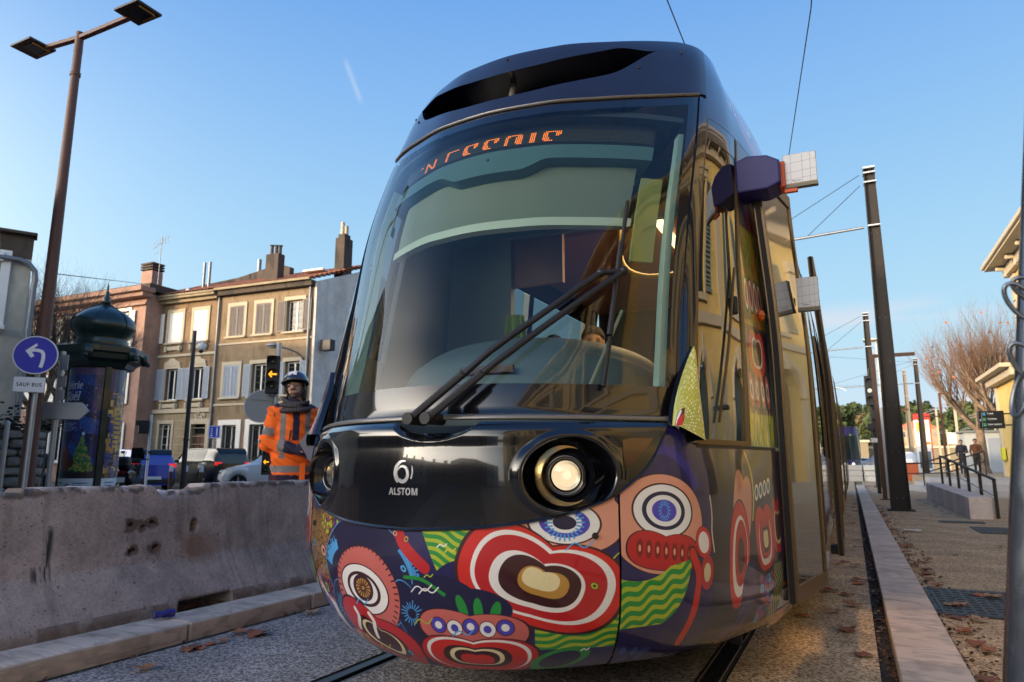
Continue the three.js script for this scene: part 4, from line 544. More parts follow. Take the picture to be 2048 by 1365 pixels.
{
  const a = house('town_house', 'brown three storey house with white top shutters and cream ground floor', 0, 5.42, 9.75, [[0.62, 7.45, 9.1, 0.95, 'open', LM.shWhite, true, true], [2.42, 7.45, 9.1, 0.95, 'closed', LM.shWhite, true, true], [4.2, 7.45, 9.1, 0.95, 'closed', LM.shWhite, true, true], [0.66, 4.32, 6.0, 0.85, 'open', LM.shBlue, false, true], [2.44, 4.32, 6.0, 0.85, 'open', LM.shBlue, false, true], [4.26, 4.32, 6.0, 0.85, 'open', LM.shBlue, false, true], [0.5, 1.25, 3.05, 0.85, 'plain', 0, 0, true], [2.3, 1.25, 3.05, 0.85, 'plain', 0, 0, true]], LM.brown, { ground: 3.62, groundMat: LM.cream, door: [4.7, 1.0, 3.0], bands: [[3.72, 0.22, 0.14], [6.72, 0.14, 0.08], [0.35, 0.5, 0.06]] });
  for (const u of [0.62, 2.42, 4.2]) for (const [v, s] of [[7.12, 1], [4.0, 1]]) { mesh('carved_bracket', [rbox(1.25, 0.22, 0.10, 0.03, u, v, 0.06), ...[-0.5, 0.5].map((d) => rbox(0.14, 0.34, 0.18, 0.04, u + d, v - 0.02, 0.09))], LM.stone, a); }
  for (const u of [0.66, 2.44, 4.26]) mesh('carved_head', [extr([[-0.55, 0], [0.55, 0], [0.55, 0.2], [0.3, 0.28], [0.16, 0.42], [-0.16, 0.42], [-0.3, 0.28], [-0.55, 0.2]], 0.07, 0.012).translate(u, 6.16, 0.004)], LM.stone, a);
  for (let k = 0; k < 7; k++) mesh('stone_course', box(5.38, 0.02, 0.024, 2.71, 0.7 + k * 0.42, 0.012), LM.stone, a);
  mesh('cornice', [rbox(5.44, 0.16, 0.3, 0.02, 2.71, 9.70, 0.10), rbox(5.44, 0.12, 0.55, 0.02, 2.71, 9.86, 0.2), rbox(5.44, 0.12, 0.16, 0.03, 2.71, 9.99, 0.44)], LM.cream, a);
  const b = house('town_house', 'ochre three storey house with grey louvred shutters and white framed street windows', 5.42, 11.6, 9.75, [[6.72, 7.5, 9.1, 0.95, 'closed', LM.shGrey, false, true], [8.48, 7.5, 9.1, 0.95, 'closed', LM.shGrey, false, true], [10.45, 7.5, 9.1, 1.0, 'open', LM.shGrey, false, true], [6.6, 4.33, 5.97, 0.98, 'closed', LM.shBlue, false, true], [8.4, 4.33, 5.97, 0.9, 'open', LM.shBlue, false, true], [10.5, 4.33, 5.97, 0.9, 'open', LM.shBlue, false, true], [6.72, 0.95, 2.9, 0.9, 'plain', 0, 0, false], [8.5, 0.95, 2.9, 0.9, 'plain', 0, 0, false], [10.4, 0.95, 2.9, 0.9, 'plain', 0, 0, false]], LM.ochre, { bands: [[7.12, 0.1, 0.04], [3.95, 0.12, 0.05]] });
  for (const u of [6.72, 8.5, 10.4]) { mesh('white_surround', extr(rect(u - 5.42, 1.92, 1.5, 2.5), 0.06, 0.006, [rect(u - 5.42, 1.92, 0.92, 1.97)]).translate(0, 0, 0.004), LM.shWhite, b); mesh('window_grille', [...Array(7)].map((_, i) => cyl(0.010, 0.010, 1.9, u - 5.42 - 0.39 + i * 0.13, 0.97, -0.05, 6)).concat([0.3, 1.0, 1.7].map((y) => box(0.9, 0.02, 0.02, u - 5.42, 0.97 + y, -0.05))), LM.iron, b); }
  for (let k = 0; k < 18; k++) mesh('plaster_joint', box(6.1, 0.012, 0.02, 3.09, 3.3 + k * 0.34, 0.0), LM.ochre, b);
  mesh('roof_beam', [box(6.2, 0.28, 0.4, 3.09, 9.86, 0.12)], LM.dark, b); mesh('gutter', extr([[0, 0], [0.16, 0], [0.18, 0.12], [0, 0.12]], 6.2).rotateY(Math.PI / 2).translate(0, 9.98, 0.5), LM.cream, b);
  for (const [h, W] of [[a, 5.42], [b, 6.2]]) { const r = tiledRoof(h, 0, W, 10.05, 2.05, 5.2, 0.5); if (h === b) { const ch = mesh('chimney', [rbox(0.85, 1.6, 0.5, 0.02, 2.75, 11.2, -0.9)], LM.dark, r); mesh('chimney_pot', [-0.25, 0.05, 0.3].map((d, i) => lathe([[0.09, 0], [0.085, 0.5 - i * 0.04], [0.13, 0.52 - i * 0.04], [0.13, 0.56 - i * 0.04], [0.0, 0.57 - i * 0.04]], 14).translate(2.75 + d, 12.0, -0.9)), LM.dark, ch); mesh('roof_light', box(1.3, 0.08, 0.7, 4.8, 11.1, -1.8), LM.pvc, r); } else { mesh('flue_pipe', [cyl(0.08, 0.08, 2.0, 2.45, 10.4, -1.6, 12), cyl(0.08, 0.08, 2.0, 2.85, 10.4, -1.6, 12)], LM.zinc, r); mesh('roof_cowl', [cyl(0.3, 0.25, 0.35, 2.6, 10.2, -0.6, 18)], LM.zinc, r); } }
  mesh('downpipe', [cyl(0.055, 0.055, 9.9, 0.06, 0, 0.09, 10), ...[2, 4, 6, 8].map((y) => cyl(0.07, 0.07, 0.05, 0.06, y, 0.09, 10))], LM.zinc, b); mesh('downpipe', [cyl(0.055, 0.055, 9.9, 5.98, 0, 0.09, 10)], LM.zinc, b);
  // pole lamp fixed on the house corner
  const wl = thing('wall_lamp', 'grey street lamp on a curved bracket fixed to the ochre house corner', 'street lamp', ptAB(11.2, 0.08), ryAB); mesh('bracket', tube([[0, 6.0, 0], [-0.05, 6.25, 0.3], [-0.2, 6.4, 0.8], [-0.45, 6.5, 1.2]], 0.04, 20, 8), LM.zinc, wl); mesh('lamp_head', new THREE.SphereGeometry(0.3, 20, 12).scale(1.3, 0.4, 0.8).translate(-0.75, 6.56, 1.35), LM.zinc, wl); mesh('lamp_glass', new THREE.SphereGeometry(0.22, 16, 8).scale(1.2, 0.3, 0.8).translate(-0.75, 6.48, 1.35), phys([0.3, 0.3, 0.28], 0.2), wl);
  // blank rendered side wall of the ochre house, rising to the ridge, with the tall chimney
  { const gab = boxUV(extr([[0, 0], [8.2, 0], [8.2, 10.6], [5.2, 12.0], [0, 9.95]], 0.12)); gab.rotateY(Math.PI / 2); mesh('side_wall', gab.translate(6.19, 0, 0.01), LM.grey, b); mesh('verge_tile', [...Array(14)].map((_, i) => rbox(0.22, 0.07, 0.42, 0.03, 6.25, 10.08 + i * 0.152, 0.35 - i * 0.385).translate(0, 0, 0)), LM.tile, b);
    const ch = mesh('chimney', [rbox(0.6, 2.6, 0.75, 0.02, 5.9, 11.7, -2.6), rbox(0.45, 0.3, 0.55, 0.06, 5.9, 13.1, -2.6)], LM.dark, b); mesh('chimney_pot', [cyl(0.11, 0.1, 0.7, 5.9, 13.2, -2.42, 12), cyl(0.11, 0.1, 0.6, 5.9, 13.2, -2.78, 12)], LM.stone, ch); }
  const fl = thing('floodlight', 'small black box floodlight on the blank grey side wall of the ochre house', 'floodlight', ptAB(11.95, -0.6), ryAB); mesh('lamp_box', rbox(0.62, 0.55, 0.4, 0.03, 0.2, 6.75, 0.1).rotateZ(0), M.black, fl); mesh('arm', rod([-0.25, 6.6, 0.1], [0.1, 6.7, 0.1], 0.03), M.black, fl);
  // pink house on the other side
  const pk = thing('pink_house', 'pink three storey house with white shutters and a moulded cornice behind bare tree', 'house', [-43.6, 0, -24.05], Math.atan2(0.18, 8.4), 'terraced houses across the street');
  const pw = []; for (const u of [1.3, 3.6, 5.9, 8.2]) for (const [a2, b2] of [[7.2, 9.2], [4.1, 6.0], [1.1, 3.1]]) pw.push([u, a2, b2, 0.95, 'open', LM.shWhite, true, true]);
  mesh('wall', [boxUV(extr([[0, 0], [9.9, 0], [9.9, 10.1], [0, 10.1]], 0.3, 0, pw.map(([u, a2, b2, w]) => rect(u, (a2 + b2) / 2, w, b2 - a2))).translate(0, 0, -0.3)), box(0.3, 10.1, 8, 0.15, 5.05, -4.31), box(0.3, 10.1, 8, 9.75, 5.05, -4.31)], LM.pink, pk); pw.forEach((w) => windowAt(pk, w, LM.shWhite));
  mesh('cornice', [rbox(10.5, 0.22, 0.6, 0.02, 4.95, 9.95, 0.2), rbox(10.8, 0.26, 0.9, 0.02, 4.95, 10.2, 0.3), rbox(10.2, 0.14, 0.2, 0.02, 4.95, 9.5, 0.08)], LM.pink, pk); mesh('roof_slab', box(10.2, 0.4, 8, 4.95, 10.45, -4), LM.dark, pk);
  { const ch = mesh('chimney', [rbox(0.9, 1.2, 0.7, 0.02, 8.3, 11.2, -1.4)], LM.pink, pk); mesh('chimney_cap', [0, 1, 2].map((i) => rbox(1.0, 0.1, 0.8, 0.01, 8.3, 11.9 + i * 0.16, -1.4)), LM.dark, ch); mesh('aerial', [cyl(0.025, 0.025, 3.2, 9.1, 10.6, -1.2, 6), rod([8.3, 13.2, -1.3], [9.7, 13.6, -1.1], 0.015), ...[0, 1, 2, 3, 4, 5].map((i) => rod([8.4 + i * 0.22, 13.1 + i * 0.06, -1.3], [8.4 + i * 0.22, 13.6 + i * 0.06, -1.3], 0.010, 5)), rod([8.5, 12.8, -1.2], [9.2, 12.9, -1.2], 0.015)], LM.zinc, pk); }
  // dark parapet wall behind the brown house roof
  const bk = thing('party_wall', 'dark weathered parapet wall rising behind the brown house roof', 'wall', ptAB(0, -3.8), ryAB); mesh('wall', boxUV(extr([[-1.5, 9], [7.0, 9], [7.0, 12.15], [6.2, 12.4], [3.2, 11.9], [-1.5, 11.6]], 0.35)), LM.dark, bk); mesh('vent_pipe', cyl(0.12, 0.12, 0.9, 4.6, 12.0, 0.2, 12), LM.zinc, bk);
}
{ // grey house at the corner with a stone garden wall below
  const g = thing('grey_house', 'grey rendered house with white window and dark parapet above rubble stone wall', 'house', [-14.95, 0, -8.1], rad(61));
  // local +x runs back to the left of the street corner; facade looks at the track
  const W = 9; mesh('wall', [boxUV(extr([[-W, 0], [0, 0], [0, 5.1], [-W, 5.1]], 0.3, 0, [rect(-1.15, 4.35, 1.3, 1.35), rect(-4.6, 4.35, 1.3, 1.35)]).translate(0, 0, -0.3)), box(0.3, 5.1, 6, -0.15, 2.55, -3.31)], LM.greyL, g);
  mesh('parapet', [box(W, 0.5, 0.25, -W / 2, 5.38, -0.25), rbox(W + 0.1, 0.07, 0.4, 0.02, -W / 2, 5.66, -0.2), box(0.25, 0.5, 6, -0.15, 5.38, -3.4)], LM.dark, g); mesh('roof_slab', box(W - 0.4, 0.2, 5.8, -W / 2, 5.2, -3.3), LM.dark, g);
  mesh('gutter', [tube([[-W, 5.05, 0.1], [-0.5, 5.05, 0.1], [-0.1, 5.02, 0.1], [0.08, 4.85, 0.08], [0.09, 4.4, 0.06], [0.07, 0.2, 0.06]], 0.055, 80, 8)], LM.zinc, g);
  for (const u of [-1.15, -4.6]) { const w = windowAt(g, [u, 3.68, 5.02, 1.3, 'plain', 0, 0, true], LM.pvc); mesh('shutter_box', rbox(1.4, 0.2, 0.16, 0.02, 0, 0.72, 0.04), LM.pvc, w); }
  const st = thing('stone_wall', 'low rubble stone wall with ragged dark hedge on top beside lamp post', 'stone wall', [-12.15, 0, -6.95], rad(61)); const sm = [0.30, 0.36, 0.42, 0.26].map((k) => std([k * 1.02, k * 0.96, k * 0.86], 0.95, { bumpMap: withRep(bumpFine, 3), bumpScale: 0.01 }));
  mesh('mortar', box(3.0, 1.5, 0.35, -1.3, 0.75, -0.2), std([0.13, 0.12, 0.10], 0.95), st);
  const R = RNG(12); let y = 0.02; while (y < 1.45) { const h = 0.1 + R() * 0.09; let x = 0.18; while (x > -2.75) { const w = 0.12 + R() * 0.24; const s = new THREE.IcosahedronGeometry(0.5, 1); const p = s.attributes.position; for (let i = 0; i < p.count; i++) { const k = 0.92 + 0.2 * hash2(Math.round(p.getX(i) * 90), Math.round(p.getY(i) * 90 + p.getZ(i) * 40), Math.floor(x * 100)); p.setXYZ(i, Math.sign(p.getX(i)) * Math.pow(Math.abs(p.getX(i) * 2), 0.6) * 0.5 * w * k * 0.96, Math.sign(p.getY(i)) * Math.pow(Math.abs(p.getY(i) * 2), 0.6) * 0.5 * h * k * 0.95, p.getZ(i) * 0.18 * k); } s.computeVertexNormals(); mesh('stone', s.translate(x - w / 2, y + h / 2 + (R() - 0.5) * 0.02, 0.0), sm[Math.floor(R() * 4)], st); x -= w; } y += h; }
  const lf = []; for (let i = 0; i < 900; i++) { const l = new THREE.PlaneGeometry(0.07, 0.04); l.rotateX(R() * 6); l.rotateY(R() * 6); lf.push(l.translate(0.3 - R() * 3, 1.5 + R() * R() * 0.5, -0.3 + R() * 0.35)); } const hd = mesh('hedge', lf, std([0.02, 0.03, 0.012], 0.8)); hd.position.set(-12.15, 0, -6.95); hd.rotation.y = rad(61); tag(hd, 'ragged dark green hedge growing along the top of the rubble stone wall', 'hedge');
  const ev = thing('corner_house', 'house corner with tiled eaves and white gutter jutting in above the street', 'house', [-8.05, 0, -3.72], rad(61)); mesh('wall', box(6, 4.3, 5, -3.35, 2.15, -3.0), LM.greyL, ev); mesh('roof', [box(6.8, 0.12, 5.6, -3.35, 4.62, -2.9)], LM.tile, ev); mesh('gutter', tube([[-6.6, 4.5, 0.02], [-0.2, 4.5, 0.02], [0.1, 4.52, 0.02]], 0.05, 10, 8), LM.pvc, ev); mesh('soffit', box(6.6, 0.06, 5.4, -3.35, 4.5, -2.9), LM.pvc, ev);
}
// ---------------------------------------------------------------- row of houses behind the photographer, which keeps the street in shade
{
  const sx = -0.61, sz = 0.79, px = 0.79, pz = 0.61, R = RNG(5), c = Math.hypot(sx, sz);
  let t = -62, k = 0; while (t < 46) {
    const w = 9 + R() * 5, mid = t + w / 2, h = mid > -9 && mid < 16 ? 7.2 + R() * 0.4 : 10.2 + R() * 1.6, d = 31, cx = (sx / c) * d + px * (t + w / 2), cz = (sz / c) * d + pz * (t + w / 2);
    const g = thing('street_house', ['plain dark backlit house', 'backlit house with pitched tiled roof', 'backlit beige rendered house'][k % 3] + ' in the row facing the tram front', 'house', [cx, 0, cz], Math.atan2(-pz, px) + Math.PI, 'houses facing the tram front');
    mesh('wall', box(w - 0.05, h, 8, 0, h / 2, 4.2 - 8), [LM.ochre, LM.brown, LM.greyL][k % 3], g);
    mesh('roof', extr([[-4.3, 0], [4.3, 0], [0, 1.3]], w - 0.05).rotateY(Math.PI / 2).translate(-(w - 0.05) / 2, h, -3.8), LM.tile, g);
    for (let f = 0; f < 3; f++) for (let i = 0; i < 3; i++) { const q = mesh('window', box(1.0, 1.6, 0.1, (i - 1) * w / 3.2, 1.9 + f * 3.1, 0.2), M.darkGlass, g); }
    t += w; k++;
  }
}
// ---------------------------------------------------------------- concrete barriers along the track
{
  const L = 5.98, marks = tex(2048, (u, v) => {                 // u along the barrier (0 = near end), v from foot to crown
    const z = -0.95 - u * L, y = v * 0.82; const n = fbm(u * 60, v * 8, 5, 200), f = fbm(u * 400, v * 55, 3, 210), m = fbm(u * 14, v * 3, 4, 220), st = fbm(u * 120, v * 1.6, 4, 230);
    let r = 0.77, g = 0.71, b = 0.68; const k = 0.92 + 0.24 * (n - 0.5) + 0.16 * (f - 0.5) + 0.2 * (m - 0.5) - 0.09 * sstep(0.54, 0.78, st); r *= k; g *= k; b *= k;
    const mixc = (c, a) => { r = lerp(r, c[0], a); g = lerp(g, c[1], a); b = lerp(b, c[2], a); };
    mixc([0.46, 0.31, 0.20], 0.55 * sstep(0.20, 0.02, Math.abs(z + 3.37) + 0.16 * (n - 0.5)) * sstep(0.27, 0.36, y) * sstep(0.53, 0.42, y + 0.10 * (m - 0.5)) * (0.35 + n));
    for (const [bz, by, s] of [[-2.9, 0.575, 0.05], [-3.05, 0.58, 0.045], [-2.975, 0.565, 0.04], [-2.91, 0.42, 0.04], [-3.07, 0.425, 0.05]]) { const d = Math.hypot((z - bz) / 1.2, y - by) + 0.05 * (fbm(u * 160, v * 26, 4, 240) - 0.5); mixc([0.36, 0.28, 0.23], 0.7 * sstep(s, s * 0.55, d)); if (d < s * 0.25) mixc([0.16, 0.08, 0.04], 0.9); }
    { const a = (z + 2.42) + (y - 0.5) * 0.12, h = sstep(0.34, 0.40, y) * sstep(0.62, 0.55, y); const sc = fbm(u * 700, v * 7, 3, 250); mixc([0.12, 0.14, 0.11], 0.8 * h * sstep(0.03, 0.0, Math.abs(a)) * sstep(0.45, 0.6, sc)); mixc([0.14, 0.16, 0.13], 0.7 * sstep(0.42, 0.36, y) * sstep(0.30, 0.34, y) * sstep(0.08, 0.02, Math.abs(z + 2.38)) * sstep(0.52, 0.62, sc)); }
    mixc([0.36, 0.31, 0.27], 0.75 * sstep(0.765, 0.79, y + 0.05 * (n - 0.5)) * sstep(0.42, 0.55, fbm(u * 90, v * 10, 4, 260)));
    { const pit = vnoise(u * 1300, v * 178, 270), pit2 = vnoise(u * 520, v * 71, 280); if (pit > 0.90) mixc([0.30, 0.26, 0.24], 0.6); if (pit2 > 0.93) mixc([0.26, 0.22, 0.20], 0.55); }
    if (y < 0.11) mixc([0.42, 0.35, 0.30], 0.5 * sstep(0.4, 0.6, n));
    return [r, g, b];
  }, [1, 1], true, 512);
  const cm = new THREE.MeshStandardMaterial({ map: marks, bumpMap: withRep(bumpFine, 30, 5), bumpScale: 0.003, roughness: 0.9 });
  const prof = [[0, 0], [0, 0.09], [-0.155, 0.345], [-0.212, 0.795], [-0.225, 0.812], [-0.375, 0.812], [-0.388, 0.795], [-0.445, 0.345], [-0.6, 0.09], [-0.6, 0]], cum = [0]; for (let i = 1; i < prof.length; i++) cum.push(cum[i - 1] + Math.hypot(prof[i][0] - prof[i - 1][0], prof[i][1] - prof[i - 1][1])); const tot = cum[cum.length - 1];
  const at = (s) => { let i = 0; while (i < cum.length - 2 && s > cum[i + 1]) i++; const t = (s - cum[i]) / (cum[i + 1] - cum[i]); return [lerp(prof[i][0], prof[i + 1][0], t), lerp(prof[i][1], prof[i + 1][1], t)]; };
  const bar = thing('concrete_barrier', 'weathered concrete safety barrier with chipped top and bolt holes beside the worker', 'barrier', [-3.80, 0, -0.95], 0, 'concrete barriers along the track');
  mesh('barrier_body', grid(760, 96, (u, v) => {
    let [x, y] = at(v * tot); const z = -u * L, Z = -0.95 + z;
    const top = sstep(0.70, 0.80, y), nf = fbm(Z * 9, x * 20 + 4, 4, 300), ch = sstep(-3.04, -3.14, Z) * sstep(-3.48, -3.40, Z);
    y -= top * (0.012 * (nf - 0.4) + ch * (0.035 + 0.03 * (fbm(Z * 22, x * 30, 3, 310) - 0.3)) + 0.02 * sstep(0.62, 0.7, fbm(Z * 5, 2, 3, 320)));
    x += (v < 0.5 ? -1 : 1) * (top * 0.02 * sstep(0.5, 0.8, nf) + 0.004 * (fbm(Z * 14, y * 14, 3, 330) - 0.5));
    if (v < 0.5) { const h = Math.hypot(Z + 3.36, y - 0.535); x -= 0.14 * sstep(0.034, 0.029, h); for (const [bz, by] of [[-2.9, 0.575], [-3.05, 0.58], [-2.91, 0.42], [-3.07, 0.425]]) { const d = Math.hypot(Z - bz, y - by); x -= 0.02 * sstep(0.03, 0.005, d); } x -= 0.22 * sstep(0.10, 0.085, y) * sstep(-3.14, -3.16, Z) * sstep(-3.56, -3.54, Z); }
    return [x, y, z];
  }, (u, v) => [u, Math.min(1, Math.max(0, at(v * tot)[1] / 0.82))]), cm, bar);
  mesh('barrier_end', [extr(prof, 0.004).translate(0, 0, -0.002), extr(prof, 0.004).translate(0, 0, -L - 0.002)], std([0.33, 0.26, 0.23], 0.9), bar);
  dup(bar, [-3.80, 0, -6.97], 0, 'concrete safety barrier standing end to end beyond the chipped one, behind the tram');
}
// ---------------------------------------------------------------- lamp post with two flat heads
{
  const lp = thing('street_lamp', 'tall rust brown lamp post with two flat square heads', 'street lamp', [-9.13, 0, -5.2]); const br = std([0.12, 0.050, 0.035], 0.5);
  mesh('post', [cyl(0.09, 0.052, 6.5, 0, 0, 0, 24), cyl(0.066, 0.066, 0.05, 0, 6.15, 0, 20), cyl(0.16, 0.16, 0.03, 0, 0, 0, 20), cyl(0.055, 0.05, 0.3, 0, 6.5, 0, 16)], br, lp);
  mesh('cross_arm', [beam([0, 6.72, 0], [-0.62, 6.72, 0.06], 0.07, 0.055, 0.006), beam([0, 6.72, 0], [1.02, 6.72, 0.0], 0.07, 0.055, 0.006)], br, lp);
  for (const [x, z] of [[-0.85, 0.12], [1.2, 0]]) { const h = new THREE.Group(); h.name = 'lamp_head'; h.position.set(x, 6.74, z); lp.add(h); mesh('housing', rbox(0.46, 0.035, 0.36, 0.008), std([0.035, 0.025, 0.022], 0.5), h); mesh('led_plate', rbox(0.24, 0.012, 0.22, 0.003, 0.05, -0.024, 0), std([0.02, 0.02, 0.022], 0.3), h); mesh('led_rim', [box(0.24, 0.03, 0.012, 0.05, -0.028, -0.118), box(0.012, 0.03, 0.22, 0.178, -0.028, 0)], std([0.42, 0.22, 0.06], 0.4, { metalness: 0.5 }), h); }
  // signs beside the lamp post
  const sp = thing('traffic_sign', 'round blue sign with white turn left arrow over a white SAUF BUS plate', 'traffic sign', [-8.93, 0, -5.02], rad(62)); sp.rotation.y = rad(52);
  mesh('pole', [cyl(0.03, 0.03, 2.5, 0.03, 0, -0.08, 14)], M.galv, sp);
  const face = canvasTex(512, 512, (c, W, H) => { c.fillStyle = '#0a1fb4'; c.fillRect(0, 0, W, H); c.strokeStyle = '#eceef2'; c.lineWidth = 46; c.lineJoin = 'round'; c.beginPath(); c.moveTo(330, 430); c.quadraticCurveTo(372, 250, 330, 205); c.quadraticCurveTo(290, 175, 200, 190); c.stroke(); c.fillStyle = '#eceef2'; c.beginPath(); c.moveTo(130, 200); c.lineTo(255, 85); c.lineTo(272, 118); c.lineTo(196, 190); c.lineTo(245, 272); c.lineTo(205, 296); c.closePath(); c.fill(); });
  mesh('disc', new THREE.CylinderGeometry(0.235, 0.235, 0.018, 48).rotateX(Math.PI / 2).translate(0, 2.26, 0), M.signBack, sp); mesh('disc_face', new THREE.CircleGeometry(0.222, 48).translate(0, 2.26, 0.012), new THREE.MeshStandardMaterial({ map: face, roughness: 0.35 }), sp); mesh('disc_rim', new THREE.TorusGeometry(0.23, 0.009, 8, 48).translate(0, 2.26, 0.008), M.white, sp);
  const plate = canvasTex(512, 256, (c, W, H) => { c.fillStyle = '#e4e6ea'; c.fillRect(0, 0, W, H); c.fillStyle = '#16181c'; c.font = 'bold 92px sans-serif'; c.textAlign = 'center'; c.fillText('SAUF BUS', 256, 160); });
  mesh('plate', rbox(0.33, 0.19, 0.016, 0.006, -0.03, 1.895, 0), M.signBack, sp); mesh('plate_face', new THREE.PlaneGeometry(0.318, 0.178).translate(-0.03, 1.895, 0.0105), new THREE.MeshStandardMaterial({ map: plate, roughness: 0.4 }), sp);
  const s2 = thing('direction_sign', 'grey arrow shaped direction sign seen from behind next to the lamp post', 'traffic sign', [-9.22, 0, -5.52], rad(40)); mesh('pole', cyl(0.035, 0.035, 2.4, 0, 0, 0, 14), M.galv, s2); mesh('board', extr([[-0.25, -0.11], [0.30, -0.11], [0.40, 0.0], [0.30, 0.11], [-0.25, 0.11]], 0.03, 0.004).translate(0, 1.62, 0.04), M.signBack, s2); mesh('plates', [rbox(0.08, 0.2, 0.02, 0.004, 0.05, 2.25, 0.05), rbox(0.08, 0.14, 0.02, 0.004, 0.05, 2.0, 0.05), rbox(0.08, 0.14, 0.02, 0.004, 0.04, 1.82, 0.05)], M.signBack, s2);
  const s3 = thing('steel_post', 'thin galvanised post in front of the rubble stone wall', 'post', [-11.35, 0, -6.1]); mesh('pole', [cyl(0.035, 0.035, 1.55, 0, 0, 0, 12), new THREE.SphereGeometry(0.036, 10, 6).translate(0, 1.55, 0)], M.galv, s3);
}
// ---------------------------------------------------------------- advertising column
{
  const col = thing('advertising_column', 'dark green advertising column with onion dome and curved posters', 'advertising column', [-15.9, 0, -10.4], rad(25)); const gr = phys([0.010, 0.024, 0.018], 0.32, { clearcoat: 0.4 });
  const poster = (right) => canvasTex(512, 1024, (c, W, H) => {
    const g = RNG(right ? 8 : 3); if (!right) {
      c.fillStyle = '#12235e'; c.fillRect(0, 0, W, H); for (let k = 0; k < 60; k++) { c.fillStyle = ['#1b3a8a', '#2a4f9c', '#0e1a48', '#3b2f6a'][k % 4]; c.beginPath(); c.ellipse(g() * W, g() * H, 60 + g() * 90, 20 + g() * 50, g(), 0, 7); c.fill(); } c.fillStyle = '#55406a'; c.fillRect(0, 0, W, 60);
      for (let k = 0; k < 160; k++) { c.fillStyle = k % 3 ? '#d8c77a' : '#fff'; c.globalAlpha = 0.7; c.beginPath(); c.arc(g() * W, g() * 620, 1 + g() * 4, 0, 7); c.fill(); } c.globalAlpha = 1;
      c.fillStyle = '#e8e6ec'; c.font = 'italic 84px serif'; c.fillText('Féerie', 60, 180); c.font = 'italic 100px serif'; c.fillText('Noël', 70, 280); c.font = 'italic 58px serif'; c.fillText("d'Aubagne", 90, 346); c.fillStyle = '#9fb4dc'; for (let k = 0; k < 6; k++) c.fillRect(40, 470 + k * 13, 250 - (k % 3) * 30, 4);
      c.fillStyle = '#2b1f20'; c.fillRect(0, 820, W, 120); for (let k = 0; k < 420; k++) { const t = Math.pow(g(), 0.6), w = t * 130; c.fillStyle = ['#2f6a2c', '#4f8f3a', '#b99b3a', '#7fa050'][Math.floor(g() * 4)]; c.beginPath(); c.arc(370 + (g() - 0.5) * 2 * w, 570 + t * 300, 5 + g() * 7, 0, 7); c.fill(); } c.fillStyle = '#bfe6ff'; c.beginPath(); c.arc(372, 560, 16, 0, 7); c.fill();
      c.fillStyle = '#7a2a1c'; c.fillRect(60, 700, 170, 170); c.fillStyle = '#a03a22'; c.beginPath(); c.arc(150, 690, 34, 0, 7); c.fill(); c.fillStyle = '#5a1c16'; c.beginPath(); c.arc(260, 800, 40, 0, 7); c.fill();
    } else { for (let k = 0; k < 500; k++) { c.fillStyle = ['#c98f3c', '#8a5a2a', '#3b3f86', '#5a4a7a', '#d9b45a', '#273a7a'][Math.floor(g() * 6)]; c.fillRect(g() * W, g() * H, 20 + g() * 50, 10 + g() * 60); } c.fillStyle = '#2b3160'; c.fillRect(0, 0, W, 200); c.strokeStyle = '#d9cf2a'; c.lineWidth = 16; c.beginPath(); c.moveTo(180, 180); c.lineTo(230, 70); c.lineTo(260, 170); c.lineTo(320, 60); c.stroke(); c.fillStyle = '#c99a3a'; for (let k = 0; k < 9; k++) c.fillRect(90, 330 + k * 40, 120, 26); c.fillStyle = '#6a6488'; for (let k = 0; k < 200; k++) c.fillRect(g() * W, 700 + g() * 240, 12, 12); }
    c.fillStyle = '#e6e8ec'; c.fillRect(0, 930, W, 94); c.fillStyle = '#6d7686'; c.fillRect(40, 960, 130, 10); c.fillRect(40, 985, 100, 18); c.fillRect(220, 975, 60, 30); c.fillRect(310, 965, 150, 8); c.fillRect(310, 985, 150, 8);
  });
  const sh = (a0, a1, t) => { const g = new THREE.CylinderGeometry(0.585, 0.585, 2.75, 24, 1, true, a0, a1 - a0).translate(0, 1.75, 0); return mesh('poster', g, new THREE.MeshPhysicalMaterial({ map: t, roughness: 0.5, clearcoat: 0.8, clearcoatRoughness: 0.05 }), col); };
  mesh('drum', [cyl(0.575, 0.575, 3.2, 0, 0.05, 0, 48), cyl(0.68, 0.64, 0.32, 0, 0, 0, 40)], gr, col);
  const pL = poster(false), pR = poster(true); sh(rad(-60), rad(42), pL); sh(rad(58), rad(160), pR); sh(rad(178), rad(280), pL);
  for (const a of [50, 169, -71]) mesh('upright', box(0.12, 3.0, 0.06, 0, 0, 0).translate(0, 1.72, 0.60).rotateY(rad(a)), gr, col);
  const hex = (pts) => lathe(pts, 6).rotateY(rad(15));
  mesh('cornice', toCreasedNormals(hex([[0.58, 3.12], [0.74, 3.16], [0.80, 3.26], [0.92, 3.34], [0.94, 3.46], [1.0, 3.5], [1.0, 3.62], [0.82, 3.68], [0.60, 3.72]]), 0.4), gr, col);
  for (let k = 0; k < 6; k++) mesh('corner_mask', [new THREE.SphereGeometry(0.13, 12, 8).scale(1, 1.2, 0.8).translate(0, 3.46, 0.95).rotateY(rad(15 + 60 * k + 0)), new THREE.SphereGeometry(0.06, 8, 6).translate(0, 3.36, 1.05).rotateY(rad(15 + 60 * k))], gr, col);
